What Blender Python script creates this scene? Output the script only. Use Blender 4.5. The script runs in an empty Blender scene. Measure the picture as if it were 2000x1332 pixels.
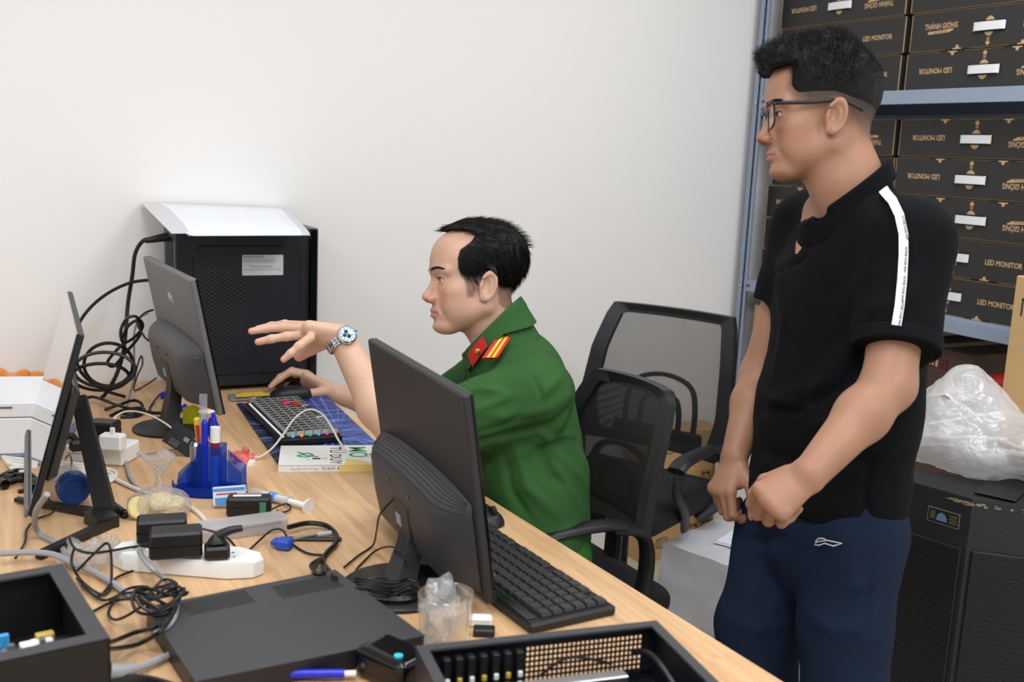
import bpy, bmesh, math, random
import numpy as np
from mathutils import Vector, Matrix, Euler, noise
random.seed(7); RNG = np.random.default_rng(7)
SC = bpy.context.scene
COL = SC.collection
PI = math.pi
# ------------------------------------------------------------------ camera (36 mm sensor, 37 mm lens, eye 1.45 m above the floor)
F_PX = 2054.0
RC = np.array([[0.8863, -0.0430, 0.4610], [-0.4610, -0.1770, 0.8695], [0.0442, -0.9833, -0.1766]])
_u, _s, _v = np.linalg.svd(RC); RC = _u @ _v
CP = np.array([0.0, 0.0, 1.45])
cam = bpy.data.cameras.new('camera'); co = bpy.data.objects.new('camera', cam); COL.objects.link(co)
cam.sensor_width = 36.0; cam.lens = F_PX * 36.0 / 2000.0; cam.clip_start = 0.05
co.matrix_world = Matrix([[RC[0][0], -RC[0][1], -RC[0][2], CP[0]], [RC[1][0], -RC[1][1], -RC[1][2], CP[1]],
                          [RC[2][0], -RC[2][1], -RC[2][2], CP[2]], [0, 0, 0, 1]])
cam.dof.use_dof = True; cam.dof.focus_distance = 2.25; cam.dof.aperture_fstop = 4.5
SC.camera = co
# ------------------------------------------------------------------ view + light
SC.view_settings.view_transform = 'Standard'; SC.view_settings.look = 'None'
SC.view_settings.gamma = 1.0; SC.view_settings.exposure = 0.12; SC.view_settings.use_curve_mapping = False
wd = bpy.data.worlds.new('world'); SC.world = wd; wd.use_nodes = True
wd.node_tree.nodes['Background'].inputs[0].default_value = (0.92, 0.96, 1.0, 1)
wd.node_tree.nodes['Background'].inputs[1].default_value = 0.85
def area(name, loc, sx, sy, power, col=(1, 1, 1), rot=(0, 0, 0)):
    l = bpy.data.lights.new(name, 'AREA'); l.shape = 'RECTANGLE'; l.size = sx; l.size_y = sy
    l.energy = power; l.color = col
    o = bpy.data.objects.new(name, l); o.location = loc; o.rotation_euler = rot; COL.objects.link(o); return o
for _i, (_x, _y, _p) in enumerate([(0.4, 1.3, 14), (2.0, 1.5, 19), (0.2, 0.0, 24), (1.8, -0.6, 30), (-1.2, 1.0, 14)]):
    area('ceiling_panel_light', (_x, _y, 2.86), 0.6, 1.2, _p, (0.95, 0.98, 1.0))
SUBJ = dict(z=0.75)

def ray(px, py): return RC @ np.array([px - 1000.0, py - 666.0, F_PX])
def D(px, py, h=0.0):
    r = ray(px, py); return Vector(CP + r * ((0.75 + h) - CP[2]) / r[2])
def PZ(px, py, z):
    r = ray(px, py); return Vector(CP + r * (z - CP[2]) / r[2])
def PY(px, py, y): r = ray(px, py); return Vector(CP + r * y / r[1])
def PX(px, py, x): r = ray(px, py); return Vector(CP + r * x / r[0])
def PD(px, py, d): r = ray(px, py); return Vector(CP + r * d / F_PX)

# ------------------------------------------------------------------ materials
MATS = {}
def s2l(c): return tuple((x / 255.0 / 12.92) if x / 255.0 <= 0.04045 else ((x / 255.0 + 0.055) / 1.055) ** 2.4 for x in c)
def mat(name, rgb, rough=0.5, metal=0.0, noise_amt=0.0, noise_scale=30.0, bump=0.0, bump_scale=200.0, spec=0.5, trans=0.0,
        alpha=1.0, emit=0.0, coat=0.0, ior=1.45, sheen=0.0, sss=0.0):
    if name in MATS: return MATS[name]
    m = bpy.data.materials.new(name); m.use_nodes = True; MATS[name] = m
    nt = m.node_tree; b = nt.nodes['Principled BSDF']
    c = s2l(rgb)
    b.inputs['Base Color'].default_value = (*c, 1)
    b.inputs['Roughness'].default_value = rough; b.inputs['Metallic'].default_value = metal
    b.inputs['Specular IOR Level'].default_value = spec
    b.inputs['Transmission Weight'].default_value = trans; b.inputs['IOR'].default_value = ior
    b.inputs['Alpha'].default_value = alpha; b.inputs['Coat Weight'].default_value = coat
    b.inputs['Sheen Weight'].default_value = sheen
    if sss: b.inputs['Subsurface Weight'].default_value = sss; b.inputs['Subsurface Radius'].default_value = (0.012, 0.005, 0.003)
    if emit:
        b.inputs['Emission Color'].default_value = (*c, 1); b.inputs['Emission Strength'].default_value = emit
    if noise_amt:
        tc = nt.nodes.new('ShaderNodeTexCoord'); n = nt.nodes.new('ShaderNodeTexNoise')
        n.inputs['Scale'].default_value = noise_scale; n.inputs['Detail'].default_value = 5
        nt.links.new(tc.outputs['Object'], n.inputs['Vector'])
        mx = nt.nodes.new('ShaderNodeMix'); mx.data_type = 'RGBA'
        mx.inputs[6].default_value = (*[x * (1 - noise_amt) for x in c], 1)
        mx.inputs[7].default_value = (*[min(1, x * (1 + noise_amt)) for x in c], 1)
        nt.links.new(n.outputs['Fac'], mx.inputs[0]); nt.links.new(mx.outputs[2], b.inputs['Base Color'])
    if bump:
        tc = nt.nodes.new('ShaderNodeTexCoord'); n2 = nt.nodes.new('ShaderNodeTexNoise')
        n2.inputs['Scale'].default_value = bump_scale; n2.inputs['Detail'].default_value = 3
        nt.links.new(tc.outputs['Object'], n2.inputs['Vector'])
        bp = nt.nodes.new('ShaderNodeBump'); bp.inputs['Strength'].default_value = bump; bp.inputs['Distance'].default_value = 0.002
        nt.links.new(n2.outputs['Fac'], bp.inputs['Height']); nt.links.new(bp.outputs['Normal'], b.inputs['Normal'])
    return m

def mat_wood():
    m = bpy.data.materials.new('oak_laminate'); m.use_nodes = True; nt = m.node_tree; b = nt.nodes['Principled BSDF']; L = nt.links.new
    tc = nt.nodes.new('ShaderNodeTexCoord')
    mp = nt.nodes.new('ShaderNodeMapping'); mp.inputs['Scale'].default_value = (14, 1.0, 1)
    L(tc.outputs['Object'], mp.inputs['Vector'])
    # planks across x
    sx = nt.nodes.new('ShaderNodeSeparateXYZ'); L(tc.outputs['Object'], sx.inputs[0])
    pm = nt.nodes.new('ShaderNodeMath'); pm.operation = 'MULTIPLY'; pm.inputs[1].default_value = 1 / 0.125; L(sx.outputs['X'], pm.inputs[0])
    fl = nt.nodes.new('ShaderNodeMath'); fl.operation = 'FLOOR'; L(pm.outputs[0], fl.inputs[0])
    ym = nt.nodes.new('ShaderNodeMath'); ym.operation = 'MULTIPLY_ADD'; ym.inputs[1].default_value = 0.9; L(sx.outputs['Y'], ym.inputs[0])
    wn0 = nt.nodes.new('ShaderNodeTexWhiteNoise'); wn0.noise_dimensions = '1D'; L(fl.outputs[0], wn0.inputs['W']); L(wn0.outputs['Value'], ym.inputs[2])
    fy = nt.nodes.new('ShaderNodeMath'); fy.operation = 'FLOOR'; L(ym.outputs[0], fy.inputs[0])
    cb = nt.nodes.new('ShaderNodeCombineXYZ'); L(fl.outputs[0], cb.inputs[0]); L(fy.outputs[0], cb.inputs[1])
    wn = nt.nodes.new('ShaderNodeTexWhiteNoise'); wn.noise_dimensions = '3D'; L(cb.outputs[0], wn.inputs['Vector'])
    ad = nt.nodes.new('ShaderNodeVectorMath'); ad.operation = 'MULTIPLY_ADD'; ad.inputs[1].default_value = (7, 7, 7)
    L(wn.outputs['Color'], ad.inputs[0]); L(mp.outputs[0], ad.inputs[2])
    n = nt.nodes.new('ShaderNodeTexNoise'); n.inputs['Scale'].default_value = 2.2; n.inputs['Detail'].default_value = 8; n.inputs['Distortion'].default_value = 1.6
    L(ad.outputs[0], n.inputs['Vector'])
    cr = nt.nodes.new('ShaderNodeValToRGB'); e = cr.color_ramp.elements
    e[0].position = 0.30; e[0].color = (*s2l((196, 154, 110)), 1); e[1].position = 0.72; e[1].color = (*s2l((228, 190, 146)), 1)
    x = e.new(0.5); x.color = (*s2l((216, 175, 130)), 1)
    L(n.outputs['Fac'], cr.inputs[0])
    mx = nt.nodes.new('ShaderNodeMix'); mx.data_type = 'RGBA'; mx.blend_type = 'MULTIPLY'; mx.inputs[0].default_value = 1
    mr = nt.nodes.new('ShaderNodeMapRange'); mr.inputs[3].default_value = 0.82; mr.inputs[4].default_value = 1.06; L(wn.outputs['Value'], mr.inputs[0])
    L(cr.outputs[0], mx.inputs[6]); L(mr.outputs[0], mx.inputs[7]); L(mx.outputs[2], b.inputs['Base Color'])
    b.inputs['Roughness'].default_value = 0.42
    MATS['oak'] = m; return m

def mat_attr(name, rough=0.5, sss=0.0, bump=0.0, bump_scale=300, spec=0.4, sheen=0.0, coat=0.0):
    """base colour comes from the colour attribute 'tint' (own colours of the thing: lips, brows, stubble ...)"""
    if name in MATS: return MATS[name]
    m = mat(name, (200, 200, 200), rough=rough, bump=bump, bump_scale=bump_scale, spec=spec, sss=sss, sheen=sheen, coat=coat)
    nt = m.node_tree; a = nt.nodes.new('ShaderNodeAttribute'); a.attribute_name = 'tint'
    nt.links.new(a.outputs['Color'], nt.nodes['Principled BSDF'].inputs['Base Color']); return m

def mat_mesh(name, rgb, pitch, open_frac):
    """woven net: regular diamond openings you can see through"""
    m = bpy.data.materials.new(name); m.use_nodes = True; nt = m.node_tree; b = nt.nodes['Principled BSDF']; L = nt.links.new
    b.inputs['Base Color'].default_value = (*s2l(rgb), 1); b.inputs['Roughness'].default_value = 0.6
    tc = nt.nodes.new('ShaderNodeTexCoord'); sp = nt.nodes.new('ShaderNodeSeparateXYZ'); L(tc.outputs['Object'], sp.inputs[0])
    def tri(o1, o2, sgn):
        a = nt.nodes.new('ShaderNodeMath'); a.operation = 'MULTIPLY'; a.inputs[1].default_value = sgn; L(o2, a.inputs[0])
        s = nt.nodes.new('ShaderNodeMath'); s.operation = 'ADD'; L(o1, s.inputs[0]); L(a.outputs[0], s.inputs[1])
        k = nt.nodes.new('ShaderNodeMath'); k.operation = 'PINGPONG'; k.inputs[1].default_value = pitch / 2; L(s.outputs[0], k.inputs[0])
        g = nt.nodes.new('ShaderNodeMath'); g.operation = 'GREATER_THAN'; g.inputs[1].default_value = pitch / 2 * (1 - open_frac); L(k.outputs[0], g.inputs[0])
        return g
    g1 = tri(sp.outputs['X'], sp.outputs['Z'], 1.0); g2 = tri(sp.outputs['X'], sp.outputs['Z'], -1.0)
    mu = nt.nodes.new('ShaderNodeMath'); mu.operation = 'MULTIPLY'; L(g1.outputs[0], mu.inputs[0]); L(g2.outputs[0], mu.inputs[1])
    tr = nt.nodes.new('ShaderNodeBsdfTransparent'); mx = nt.nodes.new('ShaderNodeMixShader')
    L(mu.outputs[0], mx.inputs[0]); L(b.outputs[0], mx.inputs[1]); L(tr.outputs[0], mx.inputs[2])
    L(mx.outputs[0], nt.nodes['Material Output'].inputs[0]); MATS[name] = m; return m

def mat_film(name, rgb, amount, rough=0.15, gloss=0.25, bump=0.6, bump_scale=30):
    """thin plastic film: mostly clear, a little milky, glossy creases"""
    m = bpy.data.materials.new(name); m.use_nodes = True; nt = m.node_tree; L = nt.links.new
    nt.nodes.remove(nt.nodes['Principled BSDF'])
    tr = nt.nodes.new('ShaderNodeBsdfTransparent'); df = nt.nodes.new('ShaderNodeBsdfDiffuse'); df.inputs[0].default_value = (*s2l(rgb), 1)
    tl = nt.nodes.new('ShaderNodeBsdfTranslucent'); tl.inputs[0].default_value = (*s2l(rgb), 1)
    gl = nt.nodes.new('ShaderNodeBsdfGlossy'); gl.inputs['Roughness'].default_value = rough
    m0 = nt.nodes.new('ShaderNodeMixShader'); m0.inputs[0].default_value = 0.4; L(df.outputs[0], m0.inputs[1]); L(tl.outputs[0], m0.inputs[2])
    m1 = nt.nodes.new('ShaderNodeMixShader'); m1.inputs[0].default_value = amount; L(tr.outputs[0], m1.inputs[1]); L(m0.outputs[0], m1.inputs[2])
    lw = nt.nodes.new('ShaderNodeLayerWeight'); lw.inputs[0].default_value = 0.5
    pw = nt.nodes.new('ShaderNodeMath'); pw.operation = 'POWER'; pw.inputs[1].default_value = 3.5; L(lw.outputs['Facing'], pw.inputs[0])
    mm = nt.nodes.new('ShaderNodeMath'); mm.operation = 'MULTIPLY_ADD'; mm.inputs[1].default_value = 0.45; mm.inputs[2].default_value = gloss * 0.22; L(pw.outputs[0], mm.inputs[0])
    mm.use_clamp = True
    m2 = nt.nodes.new('ShaderNodeMixShader'); L(mm.outputs[0], m2.inputs[0]); L(m1.outputs[0], m2.inputs[1]); L(gl.outputs[0], m2.inputs[2])
    tc = nt.nodes.new('ShaderNodeTexCoord'); n = nt.nodes.new('ShaderNodeTexNoise'); n.inputs['Scale'].default_value = bump_scale; n.inputs['Detail'].default_value = 5; n.inputs['Distortion'].default_value = 1.5
    L(tc.outputs['Object'], n.inputs['Vector']); bp = nt.nodes.new('ShaderNodeBump'); bp.inputs['Strength'].default_value = bump; bp.inputs['Distance'].default_value = 0.01
    L(n.outputs['Fac'], bp.inputs['Height']); L(bp.outputs[0], gl.inputs['Normal']); L(bp.outputs[0], df.inputs['Normal']); L(bp.outputs[0], lw.inputs['Normal'])
    L(m2.outputs[0], nt.nodes['Material Output'].inputs[0]); MATS[name] = m; return m

# ------------------------------------------------------------------ mesh builder
_TXT = {}
def text_geo(s, bold=0.0):
    k = (s, bold)
    if k in _TXT: return _TXT[k]
    c = bpy.data.curves.new('tmp', 'FONT'); c.body = s; c.size = 1.0; c.align_x = 'CENTER'; c.align_y = 'CENTER'; c.offset = bold; c.resolution_u = 2
    o = bpy.data.objects.new('tmp', c); COL.objects.link(o)
    dg = bpy.context.evaluated_depsgraph_get(); dg.update()
    me = bpy.data.meshes.new_from_object(o.evaluated_get(dg), depsgraph=dg)
    V = [tuple(v.co) for v in me.vertices]; Fc = [tuple(p.vertices) for p in me.polygons]
    bpy.data.meshes.remove(me); bpy.data.objects.remove(o); bpy.data.curves.remove(c)
    _TXT[k] = (V, Fc); return _TXT[k]

def frame(origin, xdir, zdir=(0, 0, 1)):
    """matrix whose x is xdir, z as close as possible to zdir"""
    x = Vector(xdir).normalized(); z = Vector(zdir); z = (z - x * z.dot(x)).normalized(); y = z.cross(x)
    m = Matrix((x, y, z)).transposed().to_4x4(); m.translation = Vector(origin); return m
def TR(x=0, y=0, z=0, rx=0, ry=0, rz=0):
    m = Euler((math.radians(rx), math.radians(ry), math.radians(rz))).to_matrix().to_4x4(); m.translation = (x, y, z); return m
def spline(pts, n=8, closed=False):
    P = [Vector(p) for p in pts]; out = []; N = len(P)
    rng = range(N if closed else N - 1)
    for i in rng:
        if closed: a, b, c, d = P[(i - 1) % N], P[i], P[(i + 1) % N], P[(i + 2) % N]
        else: a, b, c, d = P[max(i - 1, 0)], P[i], P[i + 1], P[min(i + 2, N - 1)]
        for k in range(n):
            t = k / n
            out.append(0.5 * ((2 * b) + (c - a) * t + (2 * a - 5 * b + 4 * c - d) * t * t + (3 * b - a - 3 * c + d) * t ** 3))
    if not closed: out.append(P[-1])
    return out

class MB:
    def __init__(s, M=None): s.V = []; s.F = []; s.K = []; s.mats = []; s.M = M or Matrix.Identity(4)
    def mi(s, m):
        if m not in s.mats: s.mats.append(m)
        return s.mats.index(m)
    def add(s, V, F, m, M=None):
        T = s.M @ M if M is not None else s.M; o = len(s.V); k = s.mi(m)
        s.V += [T @ Vector(v) for v in V]; s.F += [tuple(i + o for i in f) for f in F]; s.K += [k] * len(F)
    def box(s, c, d, m, b=0.0, M=None, taper=1.0):
        hx, hy, hz = d[0] / 2, d[1] / 2, d[2] / 2; b = min(b, hx * .95, hy * .95, hz * .95)
        V = []; F = []; idx = {}
        for sx in (-1, 1):
            for sy in (-1, 1):
                for sz in (-1, 1):
                    q = taper if sz > 0 else 1.0
                    if b <= 0: idx[sx, sy, sz] = [len(V)] * 3; V.append((c[0] + sx * hx * q, c[1] + sy * hy * q, c[2] + sz * hz))
                    else:
                        L = []
                        for a in range(3):
                            e = [hx * q - b, hy * q - b, hz - b]; e[a] += b
                            L.append(len(V)); V.append((c[0] + sx * e[0], c[1] + sy * e[1], c[2] + sz * e[2]))
                        idx[sx, sy, sz] = L
        r4 = ((-1, -1), (1, -1), (1, 1), (-1, 1))
        def cn(a, sa, p, q):
            t = [0, 0, 0]; t[a] = sa; t[(a + 1) % 3] = p; t[(a + 2) % 3] = q; return tuple(t)
        for a in range(3):
            for sa in (-1, 1):
                f = [idx[cn(a, sa, p, q)][a] for p, q in r4]; F.append(f if sa > 0 else f[::-1])
        if b > 0:
            for a in range(3):      # edges parallel to axis a
                b1, c1 = (a + 1) % 3, (a + 2) % 3
                for p, q in r4:
                    lo, hi = cn(a, -1, p, q), cn(a, 1, p, q)
                    f = [idx[lo][b1], idx[hi][b1], idx[hi][c1], idx[lo][c1]]; F.append(f if p * q < 0 else f[::-1])
            for k, L in idx.items(): F.append(L if k[0] * k[1] * k[2] > 0 else L[::-1])
        s.add(V, F, m, M)
    def prism(s, pts, z0, z1, m, M=None, inset=0.0):
        n = len(pts); cx = sum(p[0] for p in pts) / n; cy = sum(p[1] for p in pts) / n
        def sc(p, k): return (cx + (p[0] - cx) * k, cy + (p[1] - cy) * k)
        V = [(p[0], p[1], z0) for p in pts]
        if inset: 
            R = max(math.hypot(p[0] - cx, p[1] - cy) for p in pts); k = 1 - inset / R
            V += [(p[0], p[1], z1 - inset) for p in pts] + [(*sc(p, k), z1) for p in pts]; L = 3
        else: V += [(p[0], p[1], z1) for p in pts]; L = 2
        F = [tuple(range(n))[::-1], tuple(range((L - 1) * n, L * n))]
        for l in range(L - 1):
            F += [(l * n + i, l * n + (i + 1) % n, (l + 1) * n + (i + 1) % n, (l + 1) * n + i) for i in range(n)]
        s.add(V, F, m, M)
    def tube(s, pts, r, m, n=8, closed=False, M=None, flat=1.0, caps=True):
        P = [Vector(p) for p in pts]; N = len(P)
        if N < 2: return
        rr = r if callable(r) else (lambda t: r)
        T = []
        for i in range(N):
            a = P[(i - 1) % N] if (closed or i > 0) else P[i]; b = P[(i + 1) % N] if (closed or i < N - 1) else P[i]
            t = (b - a); T.append(t.normalized() if t.length > 1e-9 else Vector((0, 0, 1)))
        up = Vector((0, 0, 1)) if abs(T[0].z) < .9 else Vector((1, 0, 0)); u = T[0].cross(up).normalized()
        V = []; F = []
        for i in range(N):
            u = (u - T[i] * u.dot(T[i]));
            if u.length < 1e-6: u = T[i].orthogonal()
            u.normalize(); w = T[i].cross(u); R = rr(i / max(1, N - 1))
            for k in range(n):
                a = 2 * PI * k / n; V.append(P[i] + u * (math.cos(a) * R) + w * (math.sin(a) * R * flat))
        for i in range(N if closed else N - 1):
            j = (i + 1) % N
            F += [(i * n + k, i * n + (k + 1) % n, j * n + (k + 1) % n, j * n + k) for k in range(n)]
        if not closed and caps: F += [tuple(range(n))[::-1], tuple((N - 1) * n + k for k in range(n))]
        s.add(V, F, m, M)
    def cyl(s, a, b, r, m, r2=None, n=20, M=None):
        r2 = r if r2 is None else r2; s.tube([a, b], lambda t: r + (r2 - r) * t, m, n=n, M=M)
    def lathe(s, prof, m, n=32, M=None, c=(0, 0, 0)):
        V = []; F = []
        for r, z in prof:
            for k in range(n): a = 2 * PI * k / n; V.append((c[0] + r * math.cos(a), c[1] + r * math.sin(a), c[2] + z))
        for i in range(len(prof) - 1):
            F += [(i * n + k, i * n + (k + 1) % n, (i + 1) * n + (k + 1) % n, (i + 1) * n + k) for k in range(n)]
        if prof[0][0] > 1e-6: F.append(tuple(range(n))[::-1])
        if prof[-1][0] > 1e-6: F.append(tuple((len(prof) - 1) * n + k for k in range(n)))
        s.add(V, F, m, M)
    def grid(s, fn, nu, nv, m, M=None, thick=0.0):
        V = [fn(i / nu, j / nv) for i in range(nu + 1) for j in range(nv + 1)]
        F = [(i * (nv + 1) + j, (i + 1) * (nv + 1) + j, (i + 1) * (nv + 1) + j + 1, i * (nv + 1) + j + 1) for i in range(nu) for j in range(nv)]
        s.add(V, F, m, M)
        if thick:
            B = len(V); d = Vector(thick) if not isinstance(thick, float) else Vector((0, 0, -thick))
            V2 = V + [Vector(v) + d for v in V]
            F2 = [tuple(B + i for i in f[::-1]) for f in F]
            ring = [(i, 0) for i in range(nu + 1)] + [(nu, j) for j in range(1, nv + 1)] + [(i, nv) for i in range(nu - 1, -1, -1)] + [(0, j) for j in range(nv - 1, 0, -1)]
            id_ = [i * (nv + 1) + j for i, j in ring]
            F2 += [(id_[k], id_[(k + 1) % len(id_)], B + id_[(k + 1) % len(id_)], B + id_[k]) for k in range(len(id_))]
            s.add(V2, F2, m, M)
    def text(s, t, size, m, M, bold=0.0, sx=1.0):
        V, F = text_geo(t, bold); s.add([(v[0] * size * sx, v[1] * size, v[2]) for v in V], F, m, M)
    def poly(s, pts, m, M=None): s.add(pts, [tuple(range(len(pts)))], m, M)
    def build(s, name, parent=None, smooth=35.0, origin=None, recalc=True, sub=0):
        me = bpy.data.meshes.new(name)
        V = s.V if origin is None else [v - Vector(origin) for v in s.V]
        me.from_pydata([tuple(v) for v in V], [], s.F)
        for m in s.mats: me.materials.append(m)
        me.polygons.foreach_set('material_index', s.K)
        if recalc:
            bm = bmesh.new(); bm.from_mesh(me); bmesh.ops.recalc_face_normals(bm, faces=bm.faces); bm.to_mesh(me); bm.free()
        if smooth:
            me.polygons.foreach_set('use_smooth', [True] * len(me.polygons)); me.set_sharp_from_angle(angle=math.radians(smooth))
        me.update(); o = bpy.data.objects.new(name, me); COL.objects.link(o)
        if origin is not None: o.location = origin
        if parent: o.parent = parent
        if sub: md = o.modifiers.new('sub', 'SUBSURF'); md.levels = sub; md.render_levels = sub
        return o

def tag(o, label, cat, group=None, kind=None):
    o['label'] = label; o['category'] = cat
    if group: o['group'] = group
    if kind: o['kind'] = kind
    return o
def struct(o): o['kind'] = 'structure'; return o
def thing(name, label, cat, M=None, loc=None, rz=0.0, group=None):
    o = bpy.data.objects.new(name, None); COL.objects.link(o); o.empty_display_size = 0.05
    if M is not None: o.matrix_world = M
    else: o.location = loc or (0, 0, 0); o.rotation_euler = (0, 0, math.radians(rz))
    return tag(o, label, cat, group)
def lab(o, t): o['label'] = t; return o
def cable(name, label, pts, r, m, cat='cable', n=7, group=None, seg=7):
    b = MB(); P = spline(pts, seg); b.tube(P, r, m, n=n)
    o = b.build(name, origin=pts[0]); return tag(o, label, cat, group)
def link_copy(o, parent, M=None):
    c = o.copy(); COL.objects.link(c); c.parent = parent
    if M is not None: c.matrix_local = M
    return c

# ------------------------------------------------------------------ implicit surfaces (surface nets)
def A(v): return np.asarray(v, dtype=np.float64)
def s_cap(P, a, b, ra, rb=None):
    a = A(a); b = A(b); rb = ra if rb is None else rb; ba = b - a; pa = P - a
    h = np.clip(pa @ ba / (ba @ ba + 1e-12), 0, 1); return np.linalg.norm(pa - h[:, None] * ba, axis=1) - (ra + (rb - ra) * h)
def s_ell(P, c, r, R=None):
    q = P - A(c); q = q @ R if R is not None else q; r = A(r)
    k0 = np.linalg.norm(q / r, axis=1); k1 = np.linalg.norm(q / (r * r), axis=1) + 1e-9; return k0 * (k0 - 1) / k1
def s_ecap(P, a, b, ea, eb, side):
    """capsule with elliptical section: (half width along side, half depth)"""
    a = A(a); b = A(b); ba = b - a; L = np.linalg.norm(ba); t = ba / L; sd = A(side); sd = sd - t * (sd @ t); sd /= np.linalg.norm(sd); n = np.cross(t, sd)
    pa = P - a; h = np.clip(pa @ t / L, 0, 1); d = pa - (h * L)[:, None] * t
    u = ea[0] + (eb[0] - ea[0]) * h; v = ea[1] + (eb[1] - ea[1]) * h; w = np.minimum(u, v)
    k = np.sqrt((d @ sd / u) ** 2 + (d @ n / v) ** 2 + (d @ t / w) ** 2); return (k - 1) * w
def smin(a, b, k): h = np.clip(0.5 + 0.5 * (b - a) / k, 0, 1); return b + (a - b) * h - k * h * (1 - h)
def smax(a, b, k): return -smin(-a, -b, k)
def sunion(L, k):
    o = L[0]
    for x in L[1:]: o = smin(o, x, k)
    return o
def nets(f, lo, hi, h, B=8):
    lo = A(lo); hi = A(hi); n = (np.ceil((hi - lo) / h / B).astype(int)) * B
    nb = n // B; bc = np.stack(np.meshgrid(*[np.arange(k) for k in nb], indexing='ij'), -1).reshape(-1, 3)
    cen = lo + (bc + 0.5) * B * h; fc = f(cen); rad = B * h * 0.87
    V = np.empty(tuple(n + 1), np.float32); V[:] = 1.0
    act = np.abs(fc) < rad * 1.7 + h
    for blk in bc[(fc <= 0) & ~act]:
        i, j, k = blk * B; V[i:i + B + 1, j:j + B + 1, k:k + B + 1] = -1.0
    g = np.stack(np.meshgrid(*[np.arange(B + 1)] * 3, indexing='ij'), -1).reshape(-1, 3)
    ab = bc[act]
    for s in range(0, len(ab), 400):
        c = ab[s:s + 400]; ii = (c[:, None, :] * B + g[None]).reshape(-1, 3); val = f(lo + ii * h); V[ii[:, 0], ii[:, 1], ii[:, 2]] = val
    S = V < 0; cnt = np.zeros(tuple(n), np.uint8)
    for dx in (0, 1):
        for dy in (0, 1):
            for dz in (0, 1): cnt += S[dx:n[0] + dx, dy:n[1] + dy, dz:n[2] + dz]
    m = (cnt > 0) & (cnt < 8); C = np.argwhere(m); ids = -np.ones(tuple(n), np.int64); ids[m] = np.arange(len(C))
    acc = np.zeros((len(C), 3)); w = np.zeros(len(C))
    cs = [(x, y, z) for x in (0, 1) for y in (0, 1) for z in (0, 1)]
    for p in cs:
        for a in range(3):
            if p[a] == 0:
                q = list(p); q[a] = 1
                v0 = V[C[:, 0] + p[0], C[:, 1] + p[1], C[:, 2] + p[2]].astype(float); v1 = V[C[:, 0] + q[0], C[:, 1] + q[1], C[:, 2] + q[2]].astype(float)
                x = (v0 < 0) != (v1 < 0); t = np.where(x, v0 / np.where(x, v0 - v1, 1), 0)
                pt = np.tile(A(p), (len(C), 1)); pt[:, a] += t; acc[x] += pt[x]; w[x] += 1
    X = lo + (C + acc / w[:, None]) * h
    Q = []
    for a in range(3):
        b, c = (a + 1) % 3, (a + 2) % 3
        s0 = [slice(0, n[i] + 1) for i in range(3)]; s1 = list(s0); s0[a] = slice(0, n[a]); s1[a] = slice(1, n[a] + 1)
        for i in (b, c): s0[i] = slice(1, n[i]); s1[i] = slice(1, n[i])
        A0 = S[tuple(s0)]; A1 = S[tuple(s1)]; E = np.argwhere(A0 != A1); sg = A0[E[:, 0], E[:, 1], E[:, 2]]
        E[:, b] += 1; E[:, c] += 1
        def cell(db, dc): q = E.copy(); q[:, b] -= db; q[:, c] -= dc; return ids[q[:, 0], q[:, 1], q[:, 2]]
        q = np.stack([cell(1, 1), cell(0, 1), cell(0, 0), cell(1, 0)], 1); q[~sg] = q[~sg][:, ::-1]; Q.append(q)
    Q = np.concatenate(Q); Q = Q[(Q >= 0).all(1)]
    return X, Q
def mesh_np(name, X, Q, m, parent=None, tint=None, disp=None, relax=0):
    me = bpy.data.meshes.new(name); me.vertices.add(len(X)); me.vertices.foreach_set('co', X.astype(np.float32).ravel())
    me.loops.add(len(Q) * 4); me.loops.foreach_set('vertex_index', Q.astype(np.int32).ravel()); me.polygons.add(len(Q))
    me.polygons.foreach_set('loop_start', np.arange(0, len(Q) * 4, 4, dtype=np.int32)); me.polygons.foreach_set('loop_total', np.full(len(Q), 4, np.int32))
    me.update(calc_edges=True); me.validate()
    if relax:
        E = np.empty(len(me.edges) * 2, np.int32); me.edges.foreach_get('vertices', E); E = E.reshape(-1, 2)
        for _ in range(relax):
            s = np.zeros_like(X); c = np.zeros(len(X)); np.add.at(s, E[:, 0], X[E[:, 1]]); np.add.at(s, E[:, 1], X[E[:, 0]])
            np.add.at(c, E[:, 0], 1); np.add.at(c, E[:, 1], 1); c[c == 0] = 1
            X = X * 0.5 + 0.5 * s / c[:, None]
        me.vertices.foreach_set('co', X.astype(np.float32).ravel()); me.update()
    if disp is not None:
        N = np.empty(len(X) * 3, np.float32); me.vertices.foreach_get('normal', N) if hasattr(me.vertices[0], 'normal') else None
        N = N.reshape(-1, 3); X2 = X + N * disp(X, N)[:, None]; me.vertices.foreach_set('co', X2.astype(np.float32).ravel()); me.update()
    if tint is not None:
        c = tint(X); at = me.color_attributes.new('tint', 'FLOAT_COLOR', 'POINT')
        at.data.foreach_set('color', np.concatenate([c, np.ones((len(X), 1))], 1).astype(np.float32).ravel())
    me.materials.append(m); me.polygons.foreach_set('use_smooth', np.ones(len(Q), bool)); me.update()
    o = bpy.data.objects.new(name, me); COL.objects.link(o)
    if parent: o.parent = parent
    return o
def merge(parts):
    X = []; Q = []; o = 0
    for x, q in parts: X.append(x); Q.append(q + o); o += len(x)
    return np.concatenate(X), np.concatenate(Q)
def fbm(P, sc, seed=0.0):
    """cheap smooth pseudo noise in numpy, about -1..1"""
    r = np.random.default_rng(int(seed * 10) + 3); o = np.zeros(len(P))
    for k in range(6):
        d = r.normal(size=3); d /= np.linalg.norm(d); o += np.sin(P @ (d * sc * (0.7 + 0.25 * k)) + r.uniform(0, 6.28) + 0.8 * np.sin(P @ (r.normal(size=3) * sc * 0.5)))
    return o / 3.2
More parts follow.
